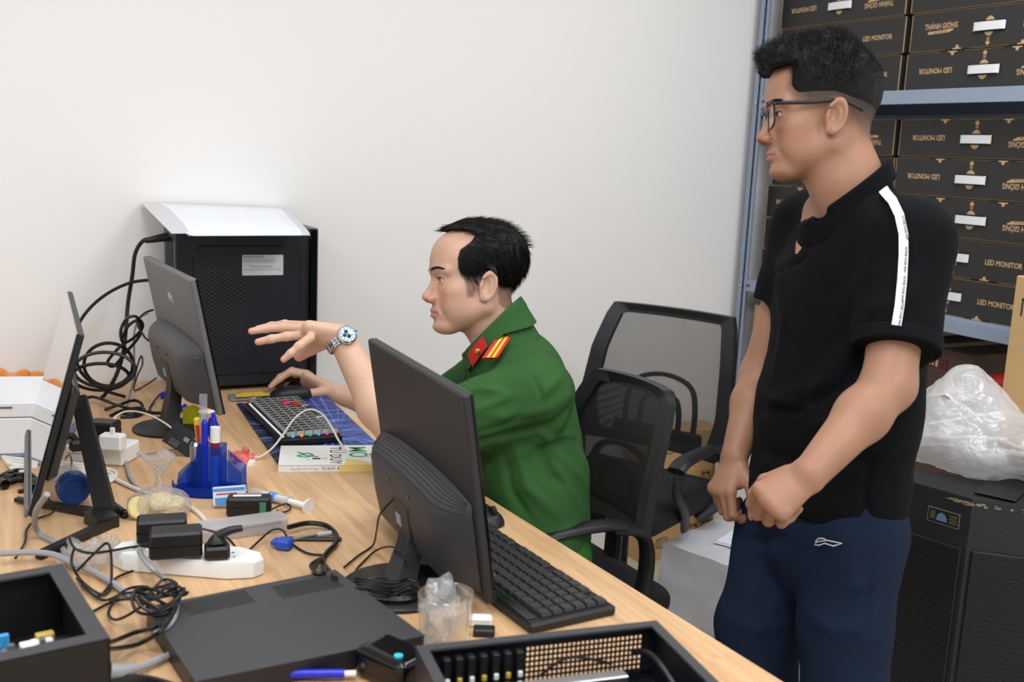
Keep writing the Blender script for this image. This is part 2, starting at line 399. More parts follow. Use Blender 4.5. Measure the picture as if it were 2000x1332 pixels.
# ================================================================== MATERIALS
wood = mat_wood()
m_wall = mat('wall_paint', (240, 237, 235), 0.85, noise_amt=0.012, noise_scale=1.5, bump=0.12, bump_scale=25)
def m_floor_f():
    m = mat('floor_vinyl', (196, 184, 164), 0.45, noise_amt=0.12, noise_scale=8); return m
m_floor = m_floor_f()
m_ceil = mat('ceiling_white', (235, 235, 235), 0.9)
blk = mat('black_plastic', (26, 26, 28), 0.45, bump=0.05)
blk2 = mat('black_matte', (19, 19, 21), 0.62, bump=0.15, bump_scale=600)
blkg = mat('black_gloss', (10, 10, 12), 0.12)
gryp = mat('monitor_grey_plastic', (104, 104, 106), 0.5, bump=0.25, bump_scale=900)
gryp2 = mat('monitor_dark_plastic', (72, 72, 75), 0.45, bump=0.2, bump_scale=900)
case_b = mat('case_black_steel', (27, 29, 37), 0.42, bump=0.1, bump_scale=900)
case_g = mat('case_charcoal_steel', (62, 62, 65), 0.55, bump=0.25, bump_scale=900)
whp = mat('white_plastic', (238, 238, 236), 0.35)
whm = mat('white_matte', (235, 235, 235), 0.7)
steel = mat('brushed_steel', (190, 190, 192), 0.3, metal=1.0)
chrome = mat('chrome', (215, 217, 220), 0.12, metal=1.0)
rackm = mat('rack_blue_grey_paint', (142, 155, 175), 0.45, noise_amt=0.05, noise_scale=12)
rackd = mat('slot_dark', (24, 26, 30), 0.8)
kraft = mat('kraft_board', (196, 160, 112), 0.8, noise_amt=0.06, noise_scale=40)
kraftd = mat('kraft_print_tan', (190, 158, 116), 0.8)
boxb = mat('black_printed_board', (44, 43, 42), 0.6, noise_amt=0.10, noise_scale=9)
inkd = mat('dark_ink', (40, 40, 44), 0.7)
cabb = mat('cable_black', (20, 20, 21), 0.35)
cabg = mat('cable_grey', (150, 152, 156), 0.45)
cabw = mat('cable_white', (226, 222, 212), 0.45)
grn = mat('green_label', (70, 130, 110), 0.5)
# ================================================================== ROOM
WY = 3.13           # back wall
b = MB(); b.box((1.0, 1.5, -0.05), (7.0, 8.0, 0.1), m_floor); struct(b.build('floor', smooth=0))
b = MB(); b.box((1.0, WY + 0.05, 1.45), (7.0, 0.1, 2.9), m_wall); struct(b.build('wall_back', smooth=0))
b = MB(); b.box((3.25, 0.6, 1.45), (0.1, 5.2, 2.9), m_wall); struct(b.build('wall_right', smooth=0))
b = MB(); b.box((1.0, 1.5, 2.95), (7.0, 8.0, 0.1), m_ceil); struct(b.build('ceiling', smooth=0))
# ================================================================== DESK
desk = thing('desk', 'long oak-effect office desk pushed against the white wall, covered in computers', 'desk', loc=(0.2, 1.7, 0))
b = MB(); c0 = Vector((0.2, 1.7, 0))
E1 = D(600, 752); E2 = D(1530, 1332); dr = (E2 - E1).normalized(); E3 = E1 + dr * ((0.45 - E1.y) / dr.y); E1 = E1 + dr * ((WY - 0.012 - E1.y) / dr.y)
outline = [(-0.75 - c0.x, 0.45 - c0.y), (E3.x - c0.x, 0.45 - c0.y), (E1.x - c0.x, WY - 0.012 - c0.y), (-0.75 - c0.x, WY - 0.012 - c0.y)]
b.prism(outline, 0.725, 0.75, wood); b.build('tabletop', desk, smooth=0)
for x, y in ((-0.6, 0.6), (0.95, 0.6), (-0.6, 2.95), (0.83, 2.95)):
    b = MB(); b.box((x - c0.x, y - c0.y, 0.3625), (0.05, 0.05, 0.725), whm, 0.004); b.build('leg', desk)
b = MB(); b.box((0.13 - c0.x, 2.95 - c0.y, 0.66), (1.35, 0.03, 0.06), whm); b.build('crossbar', desk, smooth=0)

# ================================================================== PC TOWER
TX0, TX1, TY0, TY1, TZ = 0.505, 0.912, 2.935, 3.105, 1.207
tw = thing('computer_tower', 'tall black computer tower beside the wall with a white label on its side', 'computer', loc=((TX0 + TX1) / 2, (TY0 + TY1) / 2, 0.75))
cx, cy = (TX0 + TX1) / 2, (TY0 + TY1) / 2
W_, D_, H_ = TX1 - TX0, TY1 - TY0, TZ - 0.75
b = MB(); b.box((0, 0.004, H_ / 2 + 0.006), (W_ - 0.03, D_ - 0.01, H_ - 0.012), case_b, 0.003)
for sx in (-1, 1):
    for sy in (-1, 1): b.box((sx * (W_ / 2 - 0.05), sy * 0.06, 0.004), (0.03, 0.03, 0.01), blk, 0.001)
b.build('case_body', tw)
b = MB(); ys = -D_ / 2 - 0.001
b.box((-0.012, ys + 0.004, H_ / 2 + 0.004), (W_ - 0.045, 0.008, H_ - 0.02), case_b, 0.002)
# embossed raised field
px0, px1, pz0, pz1 = -W_ / 2 + 0.055, W_ / 2 - 0.055, 0.045, H_ - 0.045
def rrect(x0, x1, z0, z1, r, n=6):
    o = []
    for (qx, qz, a0) in ((x1 - r, z1 - r, 0), (x0 + r, z1 - r, 90), (x0 + r, z0 + r, 180), (x1 - r, z0 + r, 270)):
        for k in range(n + 1): a = math.radians(a0 + 90 * k / n); o.append((qx + r * math.cos(a), qz + r * math.sin(a)))
    return o
Mxz = Matrix(((1, 0, 0, 0), (0, 0, -1, 0), (0, 1, 0, 0), (0, 0, 0, 1)))   # (x, y, z) -> (x, -z, y): prism in the x-z plane, extruded towards -y
b.prism(rrect(px0, px1, pz0, pz1, 0.03), -ys - 0.001, -ys + 0.0045, case_b, Mxz, inset=0.004)
b.build('side_panel', tw)
dots = mat('vent_hole_rim', (120, 124, 130), 0.35, metal=0.6)
b = MB()
for i in range(15):
    for j in range(44):
        if (i + j) % 2: continue
        x = px0 + 0.016 + i * 0.0088; z = 0.098 + j * 0.0058
        if x > px1 - 0.13 and z > H_ - 0.1: continue
        hx = [(x + 0.0015 * math.cos(a), z + 0.0011 * math.sin(a)) for a in [PI / 3 * k for k in range(6)]]
        b.prism(hx, -ys + 0.0044, -ys + 0.0052, dots, Mxz)
        hx = [(x + 0.0030 * math.cos(a), z - 0.0026 + 0.0016 * math.sin(a)) for a in [PI / 3 * k for k in range(6)]]
        b.prism(hx, -ys + 0.0044, -ys + 0.0049, blkg, Mxz)
b.build('side_vent', tw, smooth=0)
# label sticker (printed lines, no code square)
pl0 = PY(473, 498, TY0 - 0.006); pl1 = PY(553, 537, TY0 - 0.006)
lx0, lx1, lz0, lz1 = pl0.x - cx, pl1.x - cx, pl1.z - 0.75, pl0.z - 0.75
b = MB(); stick = mat('label_paper', (222, 224, 230), 0.45)
b.prism(rrect(lx0, lx1, lz0, lz1, 0.002, 2), -ys + 0.0046, -ys + 0.0055, stick, Mxz)
Mt = TR(lx0 + 0.030, ys - 0.0058, lz1 - 0.006, rx=90)
b.text('THÀNH GIÓNG', 0.0078, inkd, Mt, bold=0.012, sx=1.05)
ink2 = mat('grey_ink', (110, 112, 118), 0.7)
rr = random.Random(3)
for k, z in enumerate((0.0125, 0.0155, 0.0185, 0.0215, 0.029, 0.034, 0.040, 0.043)):
    x = lx0 + 0.005
    lim = lx1 - (0.024 if k < 4 else 0.006) if k not in (4,) else lx0 + 0.035
    if k == 5: x += 0.018; lim = lx1 - 0.03
    while x < lim:
        w = rr.uniform(0.002, 0.006); b.prism([(x, lz1 - z), (min(x + w, lim), lz1 - z), (min(x + w, lim), lz1 - z + (0.0016 if k == 5 else 0.0009)), (x, lz1 - z + (0.0016 if k == 5 else 0.0009))], -ys + 0.0054, -ys + 0.0057, inkd if k == 5 else ink2, Mxz); x += w + 0.0012
lab(b.build('sticker', tw, smooth=0), 'white printed label')
# front bezel (at +x), seen edge on
b = MB(); b.box((W_ / 2 - 0.012, 0, H_ / 2 + 0.004), (0.026, D_, H_ - 0.006), blkg, 0.004)
b.box((W_ / 2 - 0.012, 0, H_ + 0.0), (0.03, D_ - 0.02, 0.004), gryp, 0.001)
b.build('front_bezel', tw)
# rear with power supply grille, ports
b = MB(); xr = -W_ / 2 + 0.012
b.box((xr, 0.004, H_ / 2 + 0.006), (0.006, D_ - 0.006, H_ - 0.02), mat('rear_steel', (88, 90, 96), 0.45, metal=0.3), 0.001)
for k in range(16): b.box((xr - 0.004, -0.005, H_ - 0.03 - k * 0.0065), (0.004, 0.11, 0.0026), blk2)
for k in range(8): b.box((xr - 0.004, 0.0, 0.06 + k * 0.017), (0.004, 0.09, 0.010), blk2, 0.001)
b.box((xr - 0.004, 0.02, H_ - 0.19), (0.01, 0.04, 0.09), blk, 0.001)
for k in range(4): b.box((xr - 0.009, 0.02, H_ - 0.16 - k * 0.02), (0.004, 0.024, 0.010), steel, 0.001)
b.build('rear_plate', tw)
# padded envelope on top
env = thing('padded_envelope', 'white bubble mailer bag lying on top of the black tower', 'envelope', loc=(0.66, 2.99, TZ + 0.002))
emat = mat('mailer_film', (236, 240, 248), 0.28, bump=0.35, bump_scale=60); eseal = mat('mailer_seal', (206, 209, 214), 0.22, bump=0.2, bump_scale=40)
ec = [PZ(335, 456, TZ + 0.004), PZ(606, 455, TZ + 0.004), PZ(560, 408, TZ + 0.018), PZ(275, 396, TZ + 0.02)]
ec[2] = PY(562, 407, WY - .012); ec[3] = PY(275, 396, WY - .012)
o0 = Vector((0.66, 2.99, TZ + 0.002))
def envf(u, v, up=1):
    p = (ec[0] * (1 - u) + ec[1] * u) * (1 - v) + (ec[3] * (1 - u) + ec[2] * u) * v
    e = min(u * 6, (1 - u) * 6, v * 3.5, (1 - v) * 3.5, 1.0); e = e * e * (3 - 2 * e)
    h = 0.010 * e + 0.0035 * noise.noise(Vector((u * 9, v * 5, 3))) * e + 0.0015 * noise.noise(Vector((u * 30, v * 14, 5))) * e
    sag = 0.006 * min(1, max(0, (0.06 - v) / 0.06)) + 0.012 * max(0, 0.12 - u) / 0.12
    return p - o0 + Vector((0, 0, (h if up > 0 else -0.001) - (sag if u > 0.1 else 0)))
b = MB(); b.grid(lambda u, v: envf(0.13 + 0.81 * u, v), 50, 24, emat); b.grid(lambda u, v: envf(u, v, -1), 20, 10, emat)
b.build('padding', env, smooth=60)
b = MB(); b.grid(lambda u, v: envf(0.13 * u, v), 8, 24, eseal); b.build('seal_edge', env, smooth=60)
b = MB(); b.grid(lambda u, v: envf(0.94 + 0.06 * u, v), 5, 24, eseal); b.build('seal_edge', env, smooth=60)

# ================================================================== MONITORS (seen from behind)
def monitor(name, label, near_top, far_top, tilt, h, foot, tm, bm_, base_r, bulge_z, zc, logo=None, deskz=0.75, w=None):
    near_top = Vector(near_top); far_top = Vector(far_top); foot = Vector(foot)
    ydir = (far_top - near_top); ydir.z = 0; w = w or ydir.length; ydir.normalize()
    th = thing(name, label, 'monitor', loc=tuple(foot))
    # local frame: X out of the screen (towards the user), Y along width (away), Z up the panel
    xd = Vector((ydir.y, -ydir.x, 0)); up = (Vector((0, 0, 1)) * math.cos(math.radians(tilt)) - xd * math.sin(math.radians(tilt)))
    nx = ydir.cross(up).normalized()
    M = Matrix((nx, ydir, up)).transposed().to_4x4(); mid = (near_top + far_top) / 2; M.translation = mid - up * h - foot
    b = MB(M); b.box((0.004, 0, h / 2), (0.014, w, h), tm, 0.003); b.build('back_cover', th)
    b = MB(M); b.box((0.0125, 0, h / 2), (0.004, w - 0.002, h - 0.002), blkg, 0.001); b.box((0.012, 0, 0.01), (0.006, w - 0.001, 0.02), blk, 0.001)
    b.build('screen', th)
    # swollen electronics housing with a curved top
    b = MB(M); n = 24; V = []; F = []
    hz = bulge_z; bw = w * 0.94
    def prof(y):
        k = abs(y) / (bw / 2); return hz * (1 - 0.10 * k ** 2.5)
    sect = [(0.0, 1.0), (0.012, 0.985), (0.026, 0.955), (0.038, 0.90), (0.045, 0.80), (0.046, 0.40), (0.042, 0.10), (0.02, 0.02), (0.0, 0.0)]
    for i in range(n + 1):
        y = -bw / 2 + bw * i / n; k = abs(2 * y / bw); fall = (1 - max(0, (k - 0.62) / 0.38) ** 2.2) if k > 0.62 else 1.0
        for d, z in sect: V.append((-0.004 - d * max(0.02, fall), y, 0.012 + z * (prof(y) - 0.012)))
    m_ = len(sect)
    F = [(i * m_ + j, (i + 1) * m_ + j, (i + 1) * m_ + j + 1, i * m_ + j + 1) for i in range(n) for j in range(m_ - 1)]
    F += [tuple(range(m_)), tuple(n * m_ + j for j in range(m_))[::-1]]
    b.add(V, F, bm_); b.build('electronics_housing', th, smooth=40)
    b = MB(M)   # ribs over the top of the housing
    for k in range(6):
        d = 0.010 + k * 0.006; pts = []
        for i in range(25):
            y = -bw / 2 * 0.96 + bw * 0.96 * i / 24; kk = abs(2 * y / bw); fall = (1 - max(0, (kk - 0.62) / 0.38) ** 2.2) if kk > 0.62 else 1.0
            zz = np.interp(d, [0, .012, .026, .038, .045], [1.0, .985, .955, .90, .80])
            pts.append((-0.0045 - d * max(0.05, fall), y, 0.012 + zz * (prof(y) - 0.012) + 0.0004))
        b.tube(pts, 0.0010, tm, n=5)
    b.build('vent_rib', th)
    b = MB(M)
    for y in (-0.05, 0.05):
        for z in (hz * 0.72,): b.cyl((-0.0485, y, z), (-0.0505, y, z), 0.0035, blkg, n=12)
    b.box((-0.0505, 0.0, hz * 0.42), (0.002, 0.075, 0.055), mat('plate_taupe', (72, 66, 62), 0.6), 0.0)
    b.box((-0.0515, 0.015, hz * 0.38), (0.002, 0.024, 0.02), mat('sticker_pale', (170, 170, 172), 0.6))
    b.build('rating_plate', th)
    if logo:
        b = MB(M); lm = mat('logo_silver', (225, 228, 232), 0.4)
        Ml = Matrix(((0, 0, -1, -0.0036), (-1, 0, 0, logo[1]), (0, 1, 0, logo[2]), (0, 0, 0, 1)))
        b.text(logo[0], logo[3], lm, Ml, bold=0.02); b.build('logo', th, smooth=0)
    # stand
    b = MB(); top = M @ Vector((-0.035, 0, bulge_z * 0.22)); ft = Vector((0, 0, 0.012))
    t = [ft, ft.lerp(top, 0.35), ft.lerp(top, 0.7), top + Vector((0.0, 0, 0.015))]
    P = spline(t, 4); V = []; F = []
    for i, p in enumerate(P):
        k = i / (len(P) - 1); wy = 0.030 - 0.006 * k; dx = 0.017 - 0.004 * k
        for sx, sy in ((-1, -1), (1, -1), (1, 1), (-1, 1)): V.append(p + xd * (sx * dx) + ydir * (sy * wy))
    for i in range(len(P) - 1): F += [(i * 4 + k, i * 4 + (k + 1) % 4, i * 4 + 4 + (k + 1) % 4, i * 4 + 4 + k) for k in range(4)]
    F += [(0, 1, 2, 3)[::-1], tuple(len(V) - 4 + k for k in range(4))]; b.add(V, F, blk); b.build('neck', th, smooth=30)
    b = MB(); b.lathe([(0.0, 0.0), (base_r, 0.0), (base_r, 0.005), (base_r - 0.004, 0.008), (0.02, 0.013), (0.0, 0.013)], blk, 48); b.build('base', th)
    return th, M
mon1, _ = monitor('monitor', 'grey-backed monitor with a silver logo in front of the black tower, seen from behind', (0.447, 2.364, 1.138), (0.4215, 2.854, 1.145), 11, 0.32,
        (D(330, 838)), gryp, gryp2, 0.085, 0.17, 0, logo=('PPd', 0.0, 0.245, 0.030))
mon2, _ = monitor('monitor', 'dark monitor in the middle of the desk, seen from behind, hiding the officer\'s elbow', (0.637, 1.340, 1.101), (0.659, 1.805, 1.101), 9, 0.335,
        (D(780, 1150)), mat('mon2_back', (42, 42, 45), 0.5, bump=0.3, bump_scale=700), mat('mon2_housing', (56, 56, 60), 0.45, bump=0.3, bump_scale=600), 0.095, 0.178, 0)

# thin glossy monitor at far left: we see its screen side almost edge on
t3 = thing('monitor', 'slim glossy black monitor at the far left, seen edge-on on a splayed stand', 'monitor', loc=tuple(D(205, 1012)))
ft = D(205, 1012); nt_ = Vector((0.168, 1.868, 1.12)); nb_ = Vector((0.082, 1.868, 0.808)); ftp = Vector((0.197, 2.392, 1.12))
yd = (ftp - nt_).normalized(); wd3 = (ftp - nt_).length; upv = (nt_ - nb_).normalized(); h3 = (nt_ - nb_).length; upv = (upv - yd * upv.dot(yd)).normalized(); xo = yd.cross(upv).normalized()
M3 = Matrix((xo, yd, upv)).transposed().to_4x4(); M3.translation = nb_ - ft
b = MB(M3); b.box((0.006, wd3 / 2, h3 / 2), (0.010, wd3, h3), blk, 0.002); b.build('back_cover', t3)
b = MB(M3); b.box((-0.0005, wd3 / 2, h3 / 2), (0.003, wd3 - 0.002, h3 - 0.002), mat('screen_glass', (6, 6, 8), 0.03, spec=1.0, coat=1.0), 0.001); b.build('screen', t3)
b = MB(M3); b.box((0.022, wd3 / 2, h3 * 0.40), (0.026, wd3 * 0.72, h3 * 0.55), mat('housing_gloss', (48, 48, 50), 0.22), 0.012); b.build('electronics_housing', t3)
b = MB(M3); b.box((-0.004, wd3 / 2, 0.006), (0.006, wd3, 0.018), gryp, 0.002); lab(b.build('chin_bar', t3), 'grey lower bezel strip')
def bar(b, p, q, w, d, m, wq=None, dq=None, side=None):
    p = Vector(p); q = Vector(q); t = (q - p).normalized(); s = Vector(side) if side else (t.cross(Vector((0, 0, 1))) if abs(t.z) < .95 else Vector((0, 1, 0)))
    s = (s - t * s.dot(t)).normalized(); n = t.cross(s); wq = wq or w; dq = dq or d; V = []
    for c, ww, dd in ((p, w, d), (q, wq, dq)):
        for a, e in ((-1, -1), (1, -1), (1, 1), (-1, 1)): V.append(c + s * (a * ww / 2) + n * (e * dd / 2))
    b.add(V, [(3, 2, 1, 0), (4, 5, 6, 7)] + [(k, (k + 1) % 4, 4 + (k + 1) % 4, 4 + k) for k in range(4)], m)
nk_top = PD(154, 775, 1.99)
b = MB(); bar(b, Vector((0.004, 0.0, 0.0)), nk_top - ft, 0.036, 0.022, blk, 0.026, 0.016, side=Vector((0.9, -0.4, 0))); b.build('neck', t3, smooth=20)
b = MB(); M3p = M3.copy(); 
bar(b, nk_top - ft + Vector((0, 0.0, -0.03)), M3 @ Vector((0.03, wd3 * 0.42, h3 * 0.62)), 0.03, 0.014, blk); b.build('bracket', t3, smooth=20)
b = MB(); bar(b, D(212, 1022, 0.010) - ft, D(75, 1085, 0.008) - ft, 0.018, 0.014, blk, 0.014, 0.012); bar(b, D(212, 1022, 0.012) - ft, D(185, 1005, 0.012) - ft, 0.04, 0.022, blk); lab(b.build('foot', t3, smooth=20), 'front foot bar')
b = MB(); bar(b, D(195, 1002, 0.010) - ft, D(32, 975, 0.008) - ft, 0.018, 0.014, blk, 0.012, 0.008); b.build('foot', t3, smooth=20)
# ================================================================== RACK WITH MONITOR CARTONS
RX = 2.588; RY0, RY1 = 1.60, 3.085; RD = 0.52
rack = thing('storage_rack', 'blue-grey slotted-angle steel rack against the right-hand wall, full of black cartons', 'rack', loc=(RX, (RY0 + RY1) / 2, 0))
ro = Vector((RX, (RY0 + RY1) / 2, 0))
def post(x, y, sx, sy, hgt=2.45):
    b = MB(Matrix.Translation((x - ro.x, y - ro.y, 0))); t = .003; w = .045
    b.box((0, sy * w / 2, hgt / 2), (t, w, hgt), rackm); b.box((sx * w / 2, 0, hgt / 2), (w, t, hgt), rackm)
    z = .03
    while z < hgt - .03:          # punched slots, alternately long and round, on both flanges
        for k, L in ((0, .013), (1, .004)):
            zz = z + k * .019
            b.prism([(zz_[0], zz_[1]) for zz_ in [(sy * w * .62 + .0045 * math.cos(a), (L if math.sin(a) > 0 else -L) + .0045 * math.sin(a)) for a in [PI * q / 5 for q in range(10)]]], -t * .8, t * .8, rackd, M=TR(0, 0, zz) @ Matrix(((0, 0, 1, 0), (1, 0, 0, 0), (0, 1, 0, 0), (0, 0, 0, 1))))
            b.prism([(zz_[0], zz_[1]) for zz_ in [(sx * w * .58 + .0045 * math.cos(a), (L if math.sin(a) > 0 else -L) + .0045 * math.sin(a)) for a in [PI * q / 5 for q in range(10)]]], -t * .8, t * .8, rackd, M=TR(0, 0, zz) @ Matrix(((1, 0, 0, 0), (0, 0, -1, 0), (0, 1, 0, 0), (0, 0, 0, 1))))
        z += .038
    return b.build('post', rack, smooth=0)
post(RX, RY1, 1, -1); post(RX + RD, RY1, -1, -1); post(RX, RY0, 1, 1); post(RX + RD, RY0, -1, 1)
for zt in (0.30, 1.022, 1.690, 2.36):
    b = MB(); ym = (RY0 + RY1) / 2 - ro.y; L = RY1 - RY0 - .012
    b.box((.004, ym, zt - .021), (.006, L, .042), rackm, .001); b.box((RD - .004, ym, zt - .021), (.006, L, .042), rackm, .001)
    b.box((RD / 2, ym, zt - .002), (RD - .01, L, .004), rackm)
    for yy in (RY1 - .045, RY1 - .058, RY0 + .05): b.lathe([(0, 0), (.0045, 0), (.0045, .0012), (0, .0012)], rackd, 10, M=Matrix(((0, 0, -1, .0005), (1, 0, 0, yy - ro.y), (0, 1, 0, zt - .021), (0, 0, 0, 1))))
    b.build('shelf', rack, smooth=0)
for zt in (1.0, 1.668):
    b = MB(); b.lathe([(0, 0), (.006, 0), (.005, .004), (0, .005)], chrome, 10, M=Matrix(((0, 0, -1, -.002), (1, 0, 0, RY1 - .02 - ro.y), (0, 1, 0, zt - .002), (0, 0, 0, 1)))); b.build('bolt', rack)
# carton prototype: local frame x = depth (into the rack), y along the rack, face at x = 0, origin on the bottom
CL, CH, CD_ = 0.568, 0.1145, 0.40
def face_M(u, v, flip):   # u to the viewer's right from the middle, v up from the bottom
    s = -1 if flip else 1
    return Matrix(((0, 0, -1, -.0008), (-s, 0, 0, -u), (0, s, 0, v), (0, 0, 0, 1)))
def carton_meshes(flip, shift):
    s = -1 if flip else 1; b = MB(); b.box((CD_ / 2, 0, CH / 2), (CD_, CL, CH - .0015), boxb, .0015)
    for sy in (-1, 1): b.box((.0006, sy * (CL / 2 - .0004), CH / 2), (.0035, .0010, CH - .006), kraftd)
    for sz in (0.001, CH - .001): b.box((.0006, 0, sz), (.0030, CL - .01, .0006), kraftd)
    def fm(u, v): return face_M(s * u + shift, CH / 2 + s * v, flip)
    b.text('LED MONITOR', .0215, kraftd, fm(.172, -.002), bold=.03, sx=.86)
    b.text('THÁNH GIÓNG', .0225, kraftd, fm(-.172, .014), bold=.025, sx=.76)
    sw = [(-.048, -.004), (-.044, -.012), (.03, -.010), (.048, -.002), (.046, .001), (0, -.002)]
    b.prism([(x, y) for x, y in sw], 0, .0006, kraftd, M=fm(-.172, .004)); b.text('MÁY TÍNH VIỆT NAM', .0052, boxb, fm(-.172, -.0035) @ TR(0, 0, .0009), bold=.01)
    b.text('®', .006, kraftd, fm(-.118, .018))
    circ = [(.0185 * math.cos(a), .0280 * math.sin(a)) for a in [2 * PI * k / 24 for k in range(24)]]; b.prism(circ, 0, .0007, kraftd, M=fm(.0, .002))
    b.prism([(-.057, -.0165), (.055, -.0165), (.055, .0165), (-.057, .0165)], 0, .0010, blk2, M=fm(-.001, .002))
    b.prism([(-.055, -.0140), (-.051, -.0140), (-.051, .0140), (-.055, .0140)], 0, .0012, kraftd, M=fm(-.0, .002))
    ar = [(-.009, 0), (0, -.009), (.009, 0), (.005, 0), (.005, .004), (-.005, .004), (-.005, 0)]; b.prism([(x, y) for x, y in ar], 0, .0006, kraftd, M=fm(0, -.044))
    for k in range(3): b.prism([(-.005, 0), (.005, 0), (.005, .0016), (-.005, .0016)], 0, .0006, kraftd, M=fm(0, -.038 + k * .0032))
    for u in (-.105, .115):
        tb = [(-.016, 0), (.016, 0), (.016, .003), (.006, .004), (.004, .012), (-.004, .012), (-.006, .004), (-.016, .003)]; b.prism(tb, 0, .0007, kraftd, M=fm(u, -CH / 2 + .001))
        b.prism([(-.045, 0), (.045, 0), (.045, .0025), (-.045, .0025)], 0, .0005, blkg, M=fm(u, -CH / 2 + .001))
    o = b.build('carton', smooth=0)
    h = MB(); pts = [(-.001, -shift - .053, CH / 2 + s * .002), (-.007, -shift - .043, CH / 2 + s * .002), (-.009, -shift, CH / 2 + s * .002), (-.007, -shift + .043, CH / 2 + s * .002), (-.001, -shift + .053, CH / 2 + s * .002)]
    P = spline(pts, 5); hm = mat('handle_milky', (226, 226, 228), 0.35)
    for i in range(len(P) - 1):
        m_ = (P[i] + P[i + 1]) / 2; d = (P[i + 1] - P[i]); h.box((0, 0, 0), (.0016, d.length * 1.08, .0240), hm, 0, M=Matrix.Translation(m_) @ Matrix.Rotation(math.atan2(-d.x, d.y), 4, 'Z'))
    hd = h.build('handle', smooth=0); return o, hd
protos = {}
for f_, sh_ in ((0, 0.0), (1, 0.0), (0, -0.022), (1, 0.012)):
    a_, h_ = carton_meshes(f_, sh_); protos[(f_, sh_)] = (a_.data, h_.data); bpy.data.objects.remove(a_); bpy.data.objects.remove(h_)
ordn = ['bottom', 'second', 'middle', 'fourth', 'top']
def carton(yc, z, key, label, group, dx=0.0, rz=0.0):
    t = thing('monitor_carton', label, 'box', loc=(RX + .056 + dx, yc, z), rz=rz, group=group)
    for nm, me in zip(('carton_body', 'handle'), protos[key]): o = bpy.data.objects.new(nm, me); COL.objects.link(o); o.parent = t
    return t
YB = 2.155; YA = 2.745
lowB = [(0, -0.022), (0, -0.022), (1, 0.012), (1, 0.0), (1, 0.0)]; lowA = [(1, 0.0), (0, 0.0), (1, 0.0), (1, 0.012), (1, 0.0)]
for k in range(5):
    carton(YB + (.012, .006, -.004, 0, .002)[k], 1.0225 + k * .1172, lowB[k], 'black LED monitor carton, middle shelf, right stack, %s of five' % ordn[k], 'cartons in the right stack of the middle shelf', dx=(0, .004, .002, .0, .006)[k])
    carton(YA + (.010, .0, .006, -.004, .0)[k], 1.0225 + k * .1172, lowA[k], 'black LED monitor carton, middle shelf, left stack behind the man, %s of five' % ordn[k], 'cartons in the left stack of the middle shelf', dx=(.004, 0, .004, .01, .002)[k])
upB = [(1, 0.0), (0, 0.0), (1, 0.0), (0, 0.0)]; upA = [(0, 0.0), (0, 0.0), (1, 0.0), (0, 0.0)]
for k in range(4):
    carton(YB + (0, -.004, .006, 0)[k], 1.6905 + k * .1172, upB[k], 'black LED monitor carton, upper shelf, right stack, %s from the shelf up' % ['first', 'second', 'third', 'fourth'][k], 'cartons in the right stack of the upper shelf')
    carton(YA + (.004, .0, .008, 0)[k], 1.6905 + k * .1172, upA[k], 'black LED monitor carton, upper shelf, left stack above the man, %s from below' % ['first', 'second', 'third', 'fourth'][k], 'cartons in the left stack of the upper shelf')
# kraft box standing between the stacks, edge seen over the man's collar
b = MB(); b.box((RX + .22, 2.452, 1.29), (.38, .014, .20), kraft, .002); tag(b.build('cardboard_sheet', origin=(RX + .22, 2.452, 1.02)), 'kraft cardboard sheet wedged between the two carton stacks', 'cardboard')
# lower shelf goods
def kbox(name, c, d, label, m=kraft, rz=0, tape=True, cat='box'):
    b = MB(TR(rz=rz)); b.box((0, 0, d[2] / 2), d, m, .002)
    for sx in (-1, 1): b.box((0, sx * d[1] * .001, d[2] + .0004), (d[0] * .99, .0015, .0006), inkd)
    if tape: b.box((0, 0, d[2] + .0008), (d[0] * .9, .05, .0006), mat('parcel_tape', (206, 178, 128), 0.25))
    for sx in (-1, 1): b.box((sx * (d[0] / 2 + .0003), 0, d[2] - .03), (.0004, .05, .06), mat('parcel_tape', (206, 178, 128), 0.25))
    o = b.build(name, origin=None, smooth=30); o.location = c; return tag(o, label, cat)
kbox('cardboard_box', (RX + .22, 2.83, 0.305), (.36, .40, .625), 'tall plain kraft cardboard box on the low shelf behind the steel post', rz=2)
kbox('cardboard_box', (RX + .28, 2.27, 0.305), (.32, .30, .60), 'dark brown carton with red characters deep under the middle shelf', m=mat('brown_board', (92, 70, 58), 0.8))
b = MB(); rm = mat('red_ink', (130, 44, 44), 0.7)
for k in range(4):
    x0 = 2.36 - k * .045; 
    for (y, z, w, h) in ((0, 0, .03, .004), (0, .012, .03, .004), (0, .024, .03, .004), (-.013, .012, .004, .028), (.013, .012, .004, .028), (0, .012, .004, .028)): b.box((RX + .1185, x0 + y, .845 + z), (.001, w, h), rm)
ob = b.build('red_lettering', smooth=0); pr = [o for o in COL.objects if o.name.startswith('cardboard_box')][-1]; ob.parent = pr; ob.matrix_parent_inverse = Matrix.Translation(-Vector(pr.location))
# red drill case
dc = thing('power_tool_case', 'red power tool lying on the low shelf behind the plastic bag', 'tool', loc=(RX + .10, 1.93, .305))
tr_ = mat('tool_red', (196, 44, 30), 0.4)
zb = 0.54
b = MB(); b.tube(spline([(0, .12, zb - .02), (0, .05, zb), (0, -.04, zb), (0, -.12, zb - .03)], 6), lambda t: .036 - .012 * abs(t - .4), tr_, n=14); b.build('motor_housing', dc)
b = MB(); b.box((0, 0, (zb - .03) / 2), (.10, .26, zb - .03), mat('case_dark', (44, 42, 42), .6), .01); b.build('case', dc)
b = MB(); b.tube(spline([(0, .0, zb + .03), (0, -.05, zb + .06), (0, -.10, zb + .03)], 6), .012, blk, n=10); b.build('handle', dc)
